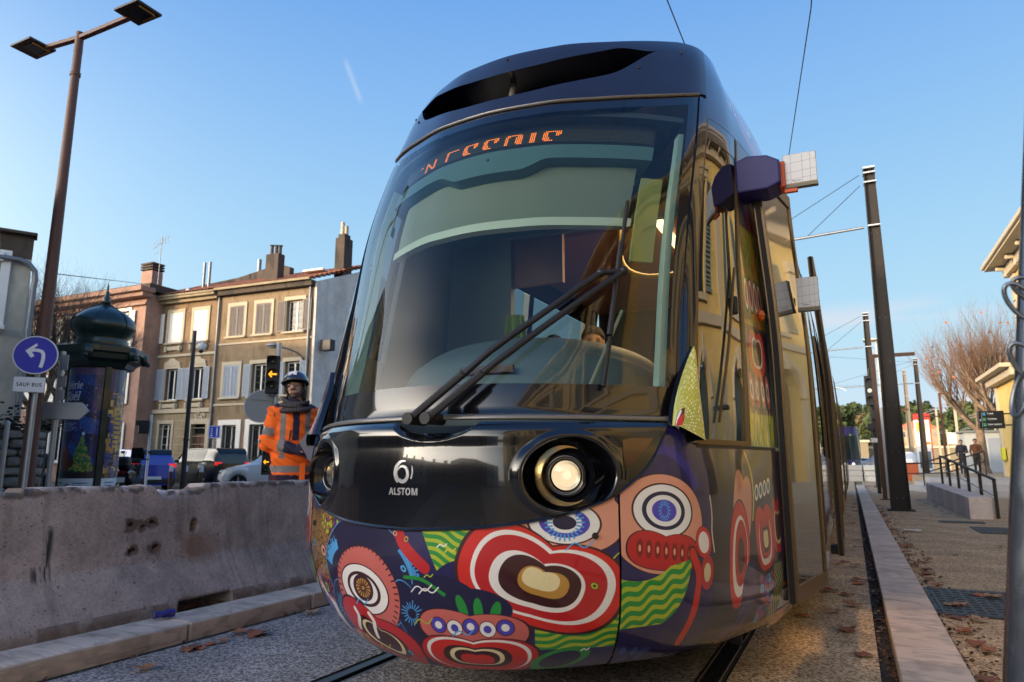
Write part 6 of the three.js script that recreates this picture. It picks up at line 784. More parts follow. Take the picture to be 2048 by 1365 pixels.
// ---------------------------------------------------------------- rust brown poles, signals, totem
{
  const pp = thing('portal_pole', 'rust brown square pole with a flat arm in front of the signal', 'pole', [0.74, 0, -21.5]); mesh('column', rbox(0.11, 3.95, 0.13, 0.008, 0, 1.97, 0), M.corten, pp); mesh('arm', rbox(1.05, 0.09, 0.10, 0.006, 0.5, 3.90, 0), M.corten, pp); mesh('base_plate', rbox(0.25, 0.02, 0.25, 0.004, 0, 0.012, 0), M.corten, pp);
  const p2 = thing('lamp_pole', 'rust brown lamp pole with staggered flat arms before the bare trees', 'pole', [3.62, 0, -34.8]); mesh('column', rbox(0.09, 3.95, 0.10, 0.006, 0, 1.97, 0), M.corten, p2); mesh('arm', [rbox(0.6, 0.06, 0.1, 0.006, 0.26, 3.93, 0), rbox(0.7, 0.05, 0.1, 0.006, -0.3, 2.97, 0)], M.corten, p2);
  const p3 = thing('lamp_pole', 'distant rust brown lamp pole behind the tall near mast', 'pole', [2.0, 0, -36]); mesh('column', rbox(0.09, 3.4, 0.10, 0.006, -0.5, 1.7, 0), M.corten, p3); mesh('arm', rbox(1.0, 0.07, 0.1, 0.006, 0.0, 3.38, 0), M.corten, p3);
  const ts = thing('tram_signal', 'black tram signal with a lit white lamp on dark pole beside grey post', 'signal', [0.80, 0, -26]); mesh('pole', [cyl(0.06, 0.05, 4.1, -0.05, 0, 0, 12)], M.black, ts); const hd = mesh('signal_head', rbox(0.28, 1.0, 0.2, 0.02, -0.08, 3.35, 0.12), M.black, ts); for (const y of [3.65, 3.35, 3.05]) mesh('visor', new THREE.CylinderGeometry(0.1, 0.1, 0.12, 16, 1, true, rad(70), rad(220)).rotateX(Math.PI / 2).translate(-0.08, y, 0.27), M.black, hd); mesh('lit_lamp', new THREE.SphereGeometry(0.075, 16, 10).translate(-0.08, 3.35, 0.2), std([0.4, 0.4, 0.35], 0.5, { emissive: lin(1, 0.95, 0.8), emissiveIntensity: 0.8 }), hd); mesh('lower_signal', [rbox(0.2, 0.32, 0.18, 0.02, 0.0, 2.55, 0.1), rbox(0.24, 0.24, 0.16, 0.03, -0.12, 2.15, 0.1)], M.black, ts); mesh('plate', rbox(0.26, 0.14, 0.02, 0.004, -0.05, 1.72, 0.1), M.white, ts);
  const gp = thing('grey_post', 'plain pale grey post beside the tram signal', 'post', [0.98, 0, -25.2]); mesh('column', [cyl(0.09, 0.075, 2.75, 0, 0, 0, 16), cyl(0.11, 0.11, 0.06, 0, 1.0, 0, 16)], std([0.40, 0.41, 0.43], 0.5), gp);
  const tt = thing('ticket_totem', 'white information totem with red top and yellow square', 'totem', [4.5, 0.3, -54.9]); tt.scale.setScalar(0.85); mesh('body', rbox(1.1, 4.4, 0.5, 0.03, 0, 2.2, 0), M.white, tt); mesh('red_head', rbox(1.14, 0.5, 0.54, 0.02, 0, 4.5, 0), std([0.55, 0.03, 0.02], 0.5), tt); mesh('yellow_panel', box(0.6, 0.7, 0.02, -0.1, 3.7, 0.26), std([0.75, 0.52, 0.01], 0.5), tt); mesh('orange_band', box(0.7, 0.2, 0.02, 0.1, 2.4, 0.26), std([0.7, 0.17, 0.02], 0.5), tt); mesh('screen', box(0.8, 1.3, 0.02, 0, 1.1, 0.26), phys([0.12, 0.18, 0.22], 0.1), tt); mesh('red_edge', box(0.1, 3.6, 0.52, 0.54, 2.6, 0), std([0.55, 0.06, 0.02], 0.5), tt);
  const lm = thing('lattice_mast', 'pale lattice mast beyond the rail yard', 'mast', [3.5, 0, -95]); const lt = []; for (const [a, b] of [[-1, -1], [1, -1], [1, 1], [-1, 1]]) lt.push(rod([a * 0.55, 0, b * 0.55], [a * 0.3, 16, b * 0.3], 0.06, 5)); for (let k = 0; k < 16; k++) { const r0 = 0.55 - k * 0.0156, r1 = r0 - 0.0156; lt.push(rod([-r0, k, r0], [r1, k + 1, r1], 0.03, 4), rod([r0, k, r0], [-r1, k + 1, r1], 0.03, 4)); } lt.push(box(2.2, 0.15, 2.2, 0, 16, 0)); mesh('lattice', lt, std([0.5, 0.5, 0.46], 0.6), lm);
  const R = RNG(44); for (let k = 0; k < 16; k++) { const z = -78 - k * 6 - R() * 4, x = 9 + (k % 5) * 5.2 + R() * 4, h = 7 + R() * 2; const m = thing('yard_mast', 'slim line mast standing in the sunlit rail yard', 'mast', [x, 0, z], 0, 'line masts in the rail yard'); mesh('column', box(0.22, h, 0.22, 0, h / 2, 0), std([0.38, 0.33, 0.25], 0.7), m); mesh('arm', [rod([-2.2, h - 0.8, 0], [0.1, h - 0.5, 0], 0.05, 5), rod([-2.0, h - 0.8, 0], [0, h, 0], 0.03, 4)], M.galv, m); }
}
// ---------------------------------------------------------------- low wall, railing, steps, ramp
{
  const wl = thing('low_wall', 'low white rendered wall block at the foot of the railing', 'wall', [1.96, 0, -18.5]); const wt = wallMat(181, [0.92, 0.87, 0.85], [0.78, 0.71, 0.68], 0.2, 0.6); const wg = boxUV(extr([[-3.9, 0], [3.85, 0], [3.85, 0.37], [-3.9, 0.44]], 0.32, 0.012)); wg.rotateY(-Math.PI / 2); mesh('wall_block', wg.translate(0.16, 0, 0), wt, wl); // shape x -> z
  const steel = std([0.35, 0.36, 0.38], 0.25, { metalness: 1 });
  const rl = thing('handrail', 'dark railing with steel top rail sloping along the low white wall', 'railing', [0, 0, 0]); const Rp = (t) => [lerp(2.24, 2.10, t), 0, lerp(-14.95, -21.5, t)], yb = (t) => lerp(0.0, 0.44, t), yt = (t) => lerp(0.66, 1.14, t);
  for (let k = 0; k < 6; k++) { const t = k / 5, p = Rp(t); mesh('post', box(0.05, yt(t) - yb(t), 0.07, p[0], (yt(t) + yb(t)) / 2, p[2]), M.mast, rl); }
  mesh('top_rail', [beam([...Rp(0).map((v, i) => i === 1 ? yt(0) + 0.015 : v)], [...Rp(1).map((v, i) => i === 1 ? yt(1) + 0.015 : v)], 0.06, 0.03, 0.006)], M.mast, rl); mesh('mid_rail', [rod(Rp(0).map((v, i) => i === 1 ? yt(0) - 0.28 : v), Rp(1).map((v, i) => i === 1 ? yt(1) - 0.3 : v), 0.014)], steel, rl);
  // raised forecourt with curved steps
  const arc = (r, y0, y1, n = 14) => { const p = [[0, 0]]; for (let i = 0; i <= n; i++) { const a = rad(180 - i * 90 / n); p.push([r * Math.cos(a), r * Math.sin(a)]); } const g = extr(p, y1 - y0, 0.01); g.rotateX(Math.PI / 2); return g.translate(0, y1, 0); };
  const stp = new THREE.Group(); stp.name = 'steps'; stp.userData.kind = 'structure'; stp.position.set(5.6, 0, -31.6); stp.rotation.y = 0; scene.add(stp);
  const cem = std([0.50, 0.47, 0.44], 0.85, { bumpMap: withRep(bumpFine, 2), bumpScale: 0.003 });
  [[3.8, 0, 0.15], [3.45, 0.15, 0.3], [3.1, 0.3, 0.45]].forEach(([r, a, b]) => { const g = arc(r, a, b); g.scale(1, 1, 2.2); mesh('step', g, cem, stp); });
  struct('forecourt', [flat(2.5, 60, -31.8, -48, 0.455), box(0.1, 0.45, 16.2, 2.55, 0.225, -39.9)], plazaMat);
  const rr = thing('ramp_railing', 'black double handrails of the ramp curving down from the forecourt', 'railing', [0, 0, 0]); for (const [dx, dz] of [[0, 0], [0.9, -1.8]]) { const a = [1.55 + dx, 0.95, -29.5 + dz], b = [2.3 + dx, 0.98, -29.3 + dz], c = [3.6 + dx, 1.42, -29.6 + dz]; mesh('top_rail', [rod(a, b, 0.025), rod(b, c, 0.025), new THREE.SphereGeometry(0.025, 8, 6).translate(...b)], M.mast, rr); mesh('low_rail', [rod([a[0], 0.6, a[2]], [b[0], 0.62, b[2]], 0.02), rod([b[0], 0.62, b[2]], [c[0], 1.05, c[2]], 0.02)], M.mast, rr); for (const [p, y] of [[a, 0], [b, 0], [c, 0.4]]) mesh('post', rod([p[0], y, p[2]], p, 0.022), M.mast, rr); }
  const of = thing('site_barrier', 'orange red site barrier panel behind the ramp railing', 'barrier', [2.0, 0, -38]); mesh('panel', rbox(1.6, 0.85, 0.06, 0.02, 0, 0.6, 0), std([0.42, 0.09, 0.03], 0.6), of); mesh('foot', [box(0.12, 0.1, 0.6, -0.6, 0.05, 0), box(0.12, 0.1, 0.6, 0.6, 0.05, 0)], M.rubber, of);
  const wb = thing('stone_pile', 'pile of pale kerb blocks at the end of the track', 'building material', [-0.7, 0, -43]); const bm = [std([0.55, 0.55, 0.53], 0.9), std([0.40, 0.39, 0.37], 0.9)], R = RNG(9); for (let k = 0; k < 12; k++) mesh('block', rbox(0.9, 0.3, 0.5, 0.05, (k % 4) * 0.95 - 0.2, 0.15 + Math.floor(k / 4) * 0.3, (R() - 0.5) * 0.3), bm[k % 2], wb); 
  const kb = thing('service_cabin', 'grey blue service cabin with a metal door behind the plane trees', 'cabin', [7.4, 0.45, -48]); mesh('cabin_wall', box(3.4, 2.3, 2, 0.3, 1.15, -1), std([0.36, 0.40, 0.42], 0.7), kb); mesh('roof', box(3.7, 0.12, 2.3, 0.3, 2.36, -1), std([0.16, 0.19, 0.2], 0.7), kb); mesh('door', rbox(0.95, 1.95, 0.05, 0.01, 0.2, 1.0, 0.02), std([0.24, 0.29, 0.36], 0.5), kb); mesh('machine', rbox(0.4, 1.1, 0.2, 0.02, -0.75, 1.0, 0.1), M.black, kb);
}
// ---------------------------------------------------------------- plane trees, far vegetation and houses
for (const [lab, p, s] of [['bare plane tree with fanned orange twigs in front of the service cabin', [6.2, 0.45, -43.6], 71], ['bare plane tree with leaning trunk next to the station annex', [6.95, 0.45, -41.3], 72]]) bareTree(lab, p, s, { trunk: 2.3, r: 0.24, len: 2.05, heads: 9, depth: 4, split: 2, spread: 0.5, wig: 0.26, up: 0.12, open: 1.0, twigR: 0.02, bark: barkM, twig: twigM, leaves: 60, group: 'plane trees on the forecourt' });
{
  // tufts of foliage, spread through the crowns of the wooded ridge
  const R = RNG(101), tl = []; for (let i = 0; i < 46; i++) { const g = new THREE.CircleGeometry(0.24 + R() * 0.16, 5); g.rotateX(R() * 6); g.rotateY(R() * 6); const d = V(R() - 0.5, R() - 0.5, R() - 0.5).normalize().multiplyScalar(Math.cbrt(R())); tl.push(g.translate(d.x, d.y, d.z)); } const tuft = mg(tl);
  const N = 5200, im = new THREE.InstancedMesh(tuft, std([1, 1, 1], 0.9, { side: THREE.DoubleSide }), N); shadows(im); im.name = 'ridge_wood'; im.userData = { kind: 'stuff', label: 'pine wood covering the far ridge beyond the rail yard', category: 'wood' }; const m4 = new THREE.Matrix4(), q = new THREE.Quaternion(), c = new THREE.Color(); let n = 0;
  while (n < N) { const z = -198 - R() * 150, x = -60 + R() * 240, v = Math.min(1, (-190 - z) / 210), hg = sstep(0, 0.7, v) * 15, s = 5 + R() * 5, cl = [[0.055, 0.075, 0.022], [0.04, 0.06, 0.02], [0.09, 0.075, 0.03], [0.10, 0.055, 0.03]][Math.floor(R() * R() * 4)], k = 22; for (let i = 0; i < k && n < N; i++) { const a = R() * 6.283, r = Math.sqrt(R()) * s * 0.5, y = R(); q.setFromEuler(new THREE.Euler(R() * 6, R() * 6, R() * 6)); m4.compose(V(x + Math.cos(a) * r * (1 - 0.5 * y), hg + 1 + y * s * 0.9, z + Math.sin(a) * r), q, V(1, 1, 1).multiplyScalar(s * (0.16 + 0.12 * R()))); im.setMatrixAt(n, m4); const f = 0.8 + 0.5 * R(); im.setColorAt(n, c.setRGB(cl[0] * f, cl[1] * f, cl[2] * f)); n++; } }
  scene.add(im);
  const fh = thing('far_house', 'far house with red tiled roof on the wooded ridge', 'house', [14, 5, -188]); fh.scale.setScalar(0.6); mesh('wall', box(14, 7, 8, 0, 3.5, 0), LM.cream, fh); mesh('roof', extr([[-8, 0], [8, 0], [0, 3]], 9).translate(0, 7, -4.5), std([0.42, 0.13, 0.07], 0.9), fh); for (const x of [-4, 0, 4]) mesh('window', box(1.4, 1.8, 0.1, x, 4.5, 4.05), M.darkGlass, fh);
  const wr = thing('white_hall', 'long low hall with a white roof beyond the rail yard', 'building', [31, 0, -178], rad(-8)); wr.scale.setScalar(0.75); mesh('wall', box(30, 7, 10, 0, 3.5, 0), LM.cream, wr); mesh('roof', extr([[-15.5, 0], [15.5, 0], [15.5, 1.2], [-15.5, 3.2]], 11).translate(0, 7, -5.5), M.white, wr);
  for (const [x, z, w, h] of [[-6, -150, 18, 5], [12, -160, 24, 4], [48, -170, 16, 6]]) { const b = thing('yard_shed', ['sandy low shed by the far tracks', 'long ochre shed in the middle of the rail yard', 'pale shed at the far right of the rail yard'][x < 0 ? 0 : x < 20 ? 1 : 2], 'shed', [x, 0, z]); mesh('wall', box(w, h, 8, 0, h / 2, 0), std([0.20, 0.17, 0.11], 0.9), b); mesh('roof', box(w + 0.6, 0.4, 8.6, 0, h + 0.2, 0), LM.stone, b); mesh('door', box(2.4, 3, 0.1, 0, 1.5, 4.06), LM.zinc, b); }
  const G = 'vehicles on the far road'; car('white van like car on the far road behind the grey post', [0.7, 0.7, 0.7], [2.3, 0, -60], rad(170), { len: 4.4, h: 1.9, wid: 1.9, group: G }); car('silver car on the far road beyond the pile of kerb blocks', [0.5, 0.52, 0.55], [0.9, 0, -66], rad(10), { h: 1.5, group: G }); car('white car on the far road next to the second tram', [0.72, 0.72, 0.72], [-1.6, 0, -69], rad(5), { h: 1.7, group: G });
  const t2 = thing('tram', 'second tram with dark windscreen waiting on the far track', 'tram', [-0.62, 0, -46]); mesh('body', grid(30, 20, (u, v) => { const a = lerp(-1, 1, u), y = lerp(0.3, 3.1, v); return [1.15 * Math.sin(a * 1.57) * (1 - 0.1 * v * v), y, 0.9 * Math.cos(a * 1.57) * (1 - 0.3 * v)]; }, (u, v) => [u, v]), wrap(artSide), t2); mesh('windscreen', grid(20, 8, (u, v) => { const a = lerp(-0.75, 0.75, u), y = lerp(1.2, 2.6, v), w = (y - 0.3) / 2.8; return [1.17 * Math.sin(a * 1.57) * (1 - 0.1 * w * w), y, 0.92 * Math.cos(a * 1.57) * (1 - 0.3 * w) + 0.01]; }), M.darkGlass, t2); mesh('car_body', rbox(2.3, 2.8, 14, 0.2, 0, 1.7, -7), wrap(artSide), t2); mesh('headlight', [-0.7, 0.7].map((x) => new THREE.SphereGeometry(0.1, 12, 8).translate(x, 0.95, 0.62)), std([0.5, 0.5, 0.45], 0.3, { emissive: lin(1, 0.9, 0.7), emissiveIntensity: 1 }), t2);
}
// ---------------------------------------------------------------- steel fence post with chain, close to the camera
{
  const fp = thing('fence_post', 'leaning galvanised tube post with a steel chain looped round it', 'fence post', [0.27, 0, -1.40]); mesh('tube', rod([-0.134, 0.0, 0.0], [0.151, 2.1, 0.02], 0.029, 32), std([0.20, 0.22, 0.26], 0.32, { metalness: 0.95, roughnessMap: withRep(mottle, 1, 6) }), fp);
  const ch = []; const links = [[0.0, 1.20, 0.05, 0.5], [0.012, 1.155, 0.052, -0.2], [-0.004, 1.10, 0.05, 0.45], [-0.018, 1.05, 0.052, -0.3], [0.02, 1.215, 0.05, 0.9]]; 
  const cg = thing('steel_chain', 'short steel chain hanging on the leaning galvanised post', 'chain', [0.27, 0, -1.40]); links.forEach(([x, y, z, r], i) => { const pts = []; for (let k = 0; k < 20; k++) { const a = k / 20 * 6.283; pts.push([0.016 * Math.cos(a) * (i % 2 ? 0.5 : 1), 0.036 * Math.sin(a), (i % 2 ? 0.012 : 0.003) * Math.cos(a)]); } mesh('link', tube(pts, 0.0038, 40, 8, true).rotateZ(r).translate(x, y, z), std([0.16, 0.18, 0.21], 0.3, { metalness: 0.9 }), cg); });
}
// ---------------------------------------------------------------- gratings set in the paving, litter, fallen leaves
{
  const gm = std([0.035, 0.035, 0.038], 0.55, { metalness: 0.5 });
  const grate = (label, x0, z0, w, d, nb) => { const g = thing('drain_grate', label, 'grate', [x0, 0, z0], 0, 'cast iron drain grates'); mesh('frame', [box(w, 0.012, 0.03, w / 2, 0.004, 0), box(w, 0.012, 0.03, w / 2, 0.004, -d), box(0.03, 0.012, d, 0, 0.004, -d / 2), box(0.03, 0.012, d, w, 0.004, -d / 2), box(w, 0.012, 0.03, w / 2, 0.004, -d / 2)], gm, g); mesh('sump', box(w - 0.02, 0.004, d - 0.02, w / 2, 0.004, -d / 2), M.black, g); const n = 11; for (let k = 0; k < n; k++) mesh('grate_bar', box(w - 0.04, 0.008, d / n * 0.62, w / 2, 0.008, -(k + 0.5) * d / n), gm, g); mesh('cross_bars', [...Array(nb)].map((_, k) => box(0.018, 0.010, d - 0.04, (k + 0.5) * w / nb, 0.0075, -d / 2)), gm, g); return g; };
  grate('large cast iron drain grate with leaves right beside the kerb', 0.43, -5.35, 0.85, 1.05, 14); grate('cast iron drain grate in the paving near the low white wall', 1.55, -11.7, 0.8, 1.1, 12); grate('narrow drain grate at the foot of the low white wall', 1.25, -13.6, 0.6, 0.35, 10); 
  const R = RNG(61), shape = (k) => { const p = []; const n = 26; for (let i = 0; i < n; i++) { const a = i / n * 6.283, lob = 0.62 + 0.38 * Math.pow(Math.abs(Math.cos(a * 2.5 + 0.3)), 0.7) + 0.08 * Math.sin(i * 2.1 + k); p.push([0.075 * lob * Math.cos(a) * (1.1), 0.06 * lob * Math.sin(a)]); } p.push([-0.0, 0]); const g = extr(p.slice(0, n), 0.0015); g.rotateX(-Math.PI / 2); const q = g.attributes.position; for (let i = 0; i < q.count; i++) { const x = q.getX(i), z = q.getZ(i); q.setY(i, q.getY(i) + 0.012 + 3.2 * x * x * (k % 2 ? 1 : -0.35) + 2.6 * z * z * (k % 3 ? 1 : 2) + 0.12 * Math.abs(x * z) * 10 * (k % 2)); } g.computeVertexNormals(); return g; };
  const geos = [0, 1, 2, 3, 4].map(shape), stem = tube([[-0.06, 0.02, 0], [-0.09, 0.022, 0.01], [-0.12, 0.012, 0.02]], 0.0016, 6, 4); const cols = [[0.24, 0.075, 0.03], [0.30, 0.12, 0.05], [0.16, 0.06, 0.035], [0.34, 0.20, 0.11], [0.42, 0.10, 0.02]].map((c) => std(c, 0.75));
  const protos = geos.map((g, i) => { const t = thing('fallen_leaf', 'dry brown plane leaf lying on the paving', 'leaf', [0, 0, 0], 0, 'fallen leaves'); mesh('blade', g, cols[i], t); mesh('stem', stem.clone(), cols[(i + 1) % 5], t); return t; });
  let cnt = 0; const put = (x, z, y = 0.004, s = 1) => { const p = protos[cnt % 5]; const o = cnt < 5 ? p : dup(p, [0, 0, 0]); o.position.set(x, y, z); o.rotation.y = R() * 6.28; o.scale.setScalar(s * (0.55 + 0.45 * R())); cnt++; };
  for (const [x, z] of [[-0.22, -5.91], [-0.06, -5.38], [-0.02, -4.05], [0.58, -5.68], [0.74, -6.16], [0.52, -4.55], [0.55, -4.39], [0.46, -3.85], [-0.04, -7.42], [0.47, -9.36], [-0.02, -6.53], [0.55, -9.41], [0.51, -6.9], [0.82, -6.09], [-3.12, -3.09], [-3.05, -3.06], [-3.02, -2.34], [0.5, -5.25], [0.62, -5.2], [-0.35, -4.9], [-0.1, -4.6], [-2.3, -3.3], [0.5, -3.6], [0.6, -3.5]]) put(x, z);
  for (let k = 0; k < 46; k++) put(0.42 + R() * 0.12 + (k % 4 === 0 ? R() * 1.2 : 0), -4 - R() * 15, 0.004, 0.8); for (let k = 0; k < 22; k++) put(0.0 - R() * R() * 0.3, -5 - R() * 16, 0.002, 0.8); for (let k = 0; k < 12; k++) put(1.7 - R() * 0.3, -15 - R() * 7, 0.004, 0.8); for (let k = 0; k < 8; k++) put(-3.18 + R() * 0.12, -2 - R() * 3, 0.003, 0.7); for (let k = 0; k < 7; k++) put(-3.73 + R() * 0.06, -1.6 - R() * 3, 0.002, 0.6);
  const can = thing('drink_can', 'crushed blue drink can lying on the kerb under the barrier', 'can', [-3.70, 0.035, -2.95], rad(70)); can.position.set(-3.56, 0.082 + 0.026, -2.85); mesh('can_body', (() => { const g = new THREE.CylinderGeometry(0.024, 0.024, 0.11, 24, 16).rotateZ(Math.PI / 2), p = g.attributes.position; for (let i = 0; i < p.count; i++) { const x = p.getX(i), k = 0.72 + 0.28 * vnoise(x * 60 + 3, p.getY(i) * 50, 6) + 0.18 * Math.abs(x) / 0.065 - 0.08; p.setY(i, p.getY(i) * k); p.setZ(i, p.getZ(i) * (1.9 - k)); } g.computeVertexNormals(); return g; })(), std([0.05, 0.05, 0.26], 0.35, { metalness: 0.5 }), can); mesh('can_end', [cyl(0.021, 0.019, 0.006).rotateZ(Math.PI / 2).translate(-0.05, 0, 0), cyl(0.021, 0.019, 0.006).rotateZ(Math.PI / 2).translate(0.055, 0, 0)], M.steel, can);
  const pl = thing('paper_scrap', 'crumpled white paper scrap on the paving near the kerb', 'paper', [0.56, 0.006, -11.6]); mesh('sheet', grid(10, 6, (u, v) => [u * 0.26, 0.01 + 0.03 * fbm(u * 4, v * 4, 2, 9), v * 0.12]), std([0.72, 0.68, 0.62], 0.8, { side: THREE.DoubleSide }), pl);
}

{ // crumbs of leaf and grit gathered along the kerb and in the gutters
  const R = RNG(313), N = 3600, g = new THREE.CircleGeometry(0.011, 5).rotateX(-Math.PI / 2), im = new THREE.InstancedMesh(g, std([1, 1, 1], 0.9, { side: THREE.DoubleSide }), N); shadows(im); im.name = 'gutter_litter'; im.userData = { kind: 'stuff', label: 'crumbled leaves and grit gathered along the kerb edges', category: 'litter' };
  const m = new THREE.Matrix4(), q = new THREE.Quaternion(), c = new THREE.Color();
  for (let i = 0; i < N; i++) { const a = R(), z = -1.5 - Math.pow(R(), 1.6) * 17; let x, y = 0.006; if (a < 0.42) { x = 0.05 + R() * 0.065; y = -0.012; } else if (a < 0.82) x = 0.40 + Math.pow(R(), 2.5) * 0.22; else if (a < 0.93) { x = -3.25 - R() * 0.09; y = -0.012; } else { x = -3.68 - R() * 0.1; } q.setFromEuler(new THREE.Euler((R() - 0.5) * 1.2, R() * 6, (R() - 0.5) * 1.2)); m.compose(V(x, y + R() * 0.006, z), q, V(0.4 + R(), 1, 0.4 + R())); im.setMatrixAt(i, m); const k = 0.5 + R(); const w = R(); im.setColorAt(i, w < 0.5 ? c.setRGB(0.05 * k, 0.03 * k, 0.018 * k) : w < 0.85 ? c.setRGB(0.12 * k, 0.055 * k, 0.025 * k) : c.setRGB(0.25 * k, 0.2 * k, 0.13 * k)); }
  scene.add(im);
}
// ---------------------------------------------------------------- people: one smooth surface per body, meshed from a distance field
function surfaceNets(f, b0, b1, h, color) {
  const n = [0, 1, 2].map((i) => Math.ceil((b1[i] - b0[i]) / h) + 1), [nx, ny, nz] = n, F = new Float32Array(nx * ny * nz), id = (i, j, k) => (k * ny + j) * nx + i;
  for (let k = 0; k < nz; k++) for (let j = 0; j < ny; j++) for (let i = 0; i < nx; i++) F[id(i, j, k)] = f(b0[0] + i * h, b0[1] + j * h, b0[2] + k * h);
  const idx = new Int32Array(nx * ny * nz).fill(-1), P = [], I = [];
  const C = [[0, 0, 0], [1, 0, 0], [0, 1, 0], [1, 1, 0], [0, 0, 1], [1, 0, 1], [0, 1, 1], [1, 1, 1]], E = [[0, 1], [2, 3], [4, 5], [6, 7], [0, 2], [1, 3], [4, 6], [5, 7], [0, 4], [1, 5], [2, 6], [3, 7]];
  for (let k = 0; k < nz - 1; k++) for (let j = 0; j < ny - 1; j++) for (let i = 0; i < nx - 1; i++) {
    const v = C.map((c) => F[id(i + c[0], j + c[1], k + c[2])]); let s = 0; for (let q = 0; q < 8; q++) if (v[q] < 0) s++; if (s === 0 || s === 8) continue;
    let x = 0, y = 0, z = 0, m = 0; for (const [a, b] of E) if ((v[a] < 0) !== (v[b] < 0)) { const t = v[a] / (v[a] - v[b]); x += C[a][0] + t * (C[b][0] - C[a][0]); y += C[a][1] + t * (C[b][1] - C[a][1]); z += C[a][2] + t * (C[b][2] - C[a][2]); m++; }
    idx[id(i, j, k)] = P.length / 3; P.push(b0[0] + (i + x / m) * h, b0[1] + (j + y / m) * h, b0[2] + (k + z / m) * h);
  }
  for (let k = 1; k < nz - 1; k++) for (let j = 1; j < ny - 1; j++) for (let i = 1; i < nx - 1; i++) {
    const a = F[id(i, j, k)] < 0; const q = (A, B, Cc, D, fl) => { if (A < 0 || B < 0 || Cc < 0 || D < 0) return; if (fl) I.push(A, B, Cc, A, Cc, D); else I.push(A, Cc, B, A, D, Cc); };
    if (a !== F[id(i + 1, j, k)] < 0) q(idx[id(i, j - 1, k - 1)], idx[id(i, j, k - 1)], idx[id(i, j, k)], idx[id(i, j - 1, k)], a);
    if (a !== F[id(i, j + 1, k)] < 0) q(idx[id(i - 1, j, k - 1)], idx[id(i - 1, j, k)], idx[id(i, j, k)], idx[id(i, j, k - 1)], a);
    if (a !== F[id(i, j, k + 1)] < 0) q(idx[id(i - 1, j - 1, k)], idx[id(i, j - 1, k)], idx[id(i, j, k)], idx[id(i - 1, j, k)], a);
  }
  const g = new THREE.BufferGeometry(); g.setAttribute('position', new THREE.Float32BufferAttribute(P, 3)); g.setIndex(I); g.computeVertexNormals();
  g.setAttribute('uv', new THREE.Float32BufferAttribute(new Float32Array(P.length / 3 * 2), 2));
  if (color) { const c = new Float32Array(P.length); for (let i = 0; i < P.length; i += 3) c.set(color(P[i], P[i + 1], P[i + 2]), i); g.setAttribute('color', new THREE.BufferAttribute(c, 3)); }
  return g;
}
const smin = (a, b, k) => { const h = Math.max(k - Math.abs(a - b), 0) / k; return Math.min(a, b) - h * h * k * 0.25; };
function bone(a, b, ra, rb, sz = 1) { const dx = b[0] - a[0], dy = b[1] - a[1], dz = (b[2] - a[2]) / sz, L = dx * dx + dy * dy + dz * dz || 1e-9; return (x, y, z) => { const px = x - a[0], py = y - a[1], pz = (z - a[2]) / sz, t = Math.min(1, Math.max(0, (px * dx + py * dy + pz * dz) / L)), ex = px - dx * t, ey = py - dy * t, ez = pz - dz * t; return (Math.sqrt(ex * ex + ey * ey + ez * ez) - lerp(ra, rb, t)) * Math.min(1, sz + 0.1); }; }
function ball(c, r) { return (x, y, z) => { const k = Math.hypot((x - c[0]) / r[0], (y - c[1]) / r[1], (z - c[2]) / r[2]); return (k - 1) * Math.min(...r); }; }
const union = (list, k) => (x, y, z) => { let d = 1e9; for (const f of list) d = smin(d, f(x, y, z), k); return d; };
// head in its own frame: chin at y = 0, crown at 0.225, face towards +z
const headSDF = union([ball([0, 0.135, -0.012], [0.074, 0.092, 0.092]), ball([0, 0.075, 0.022], [0.058, 0.068, 0.066]), ball([0, 0.022, 0.052], [0.030, 0.024, 0.030]), bone([0, 0.128, 0.088], [0, 0.088, 0.108], 0.010, 0.015), ball([0, 0.085, 0.100], [0.020, 0.010, 0.012]), bone([-0.04, 0.132, 0.072], [0.04, 0.132, 0.072], 0.013, 0.013), ball([0, 0.052, 0.082], [0.026, 0.007, 0.010]), ball([0, 0.040, 0.080], [0.022, 0.007, 0.010]), ball([-0.075, 0.112, -0.005], [0.012, 0.032, 0.020]), ball([0.075, 0.112, -0.005], [0.012, 0.032, 0.020]), bone([0, 0.05, -0.02], [0, -0.09, -0.03], 0.058, 0.062)], 0.018);
const skinMat = std([1, 1, 1], 0.55, { vertexColors: true }), clothMat = std([1, 1, 1], 0.8, { vertexColors: true });
function handSDF(grip) {                                        // palm from the wrist along +x, fingers curling towards -y
  const l = [ball([0.045, 0, 0], [0.048, 0.016, 0.040])];
  [[0.030, 0.078, 0.0088], [0.010, 0.086, 0.0092], [-0.010, 0.080, 0.0088], [-0.029, 0.064, 0.0078]].forEach(([z, L, r]) => { const a = [0.085, 0.0, z], b = [0.085 + L * 0.42 * Math.cos(grip * 0.6), -L * 0.42 * Math.sin(grip * 0.6), z], c = [b[0] + L * 0.34 * Math.cos(grip * 1.4), b[1] - L * 0.34 * Math.sin(grip * 1.4), z], d = [c[0] + L * 0.24 * Math.cos(grip * 2.0), c[1] - L * 0.24 * Math.sin(grip * 2.0), z]; l.push(bone(a, b, r * 1.05, r), bone(b, c, r, r * 0.92), bone(c, d, r * 0.92, r * 0.8)); });
  l.push(bone([0.020, -0.004, 0.034], [0.055, -0.018, 0.056], 0.013, 0.011), bone([0.055, -0.018, 0.056], [0.085, -0.03, 0.050], 0.011, 0.008)); l.push(bone([-0.02, 0, 0], [0.02, 0, 0], 0.026, 0.026)); return union(l, 0.007);
}
const place = (g, pos, rot) => g.applyMatrix4(new THREE.Matrix4().makeRotationFromEuler(new THREE.Euler(...rot)).setPosition(...pos));
function mergeC(list) { const l = list.map((g) => g.toNonIndexed()); return mergeGeometries(l); }
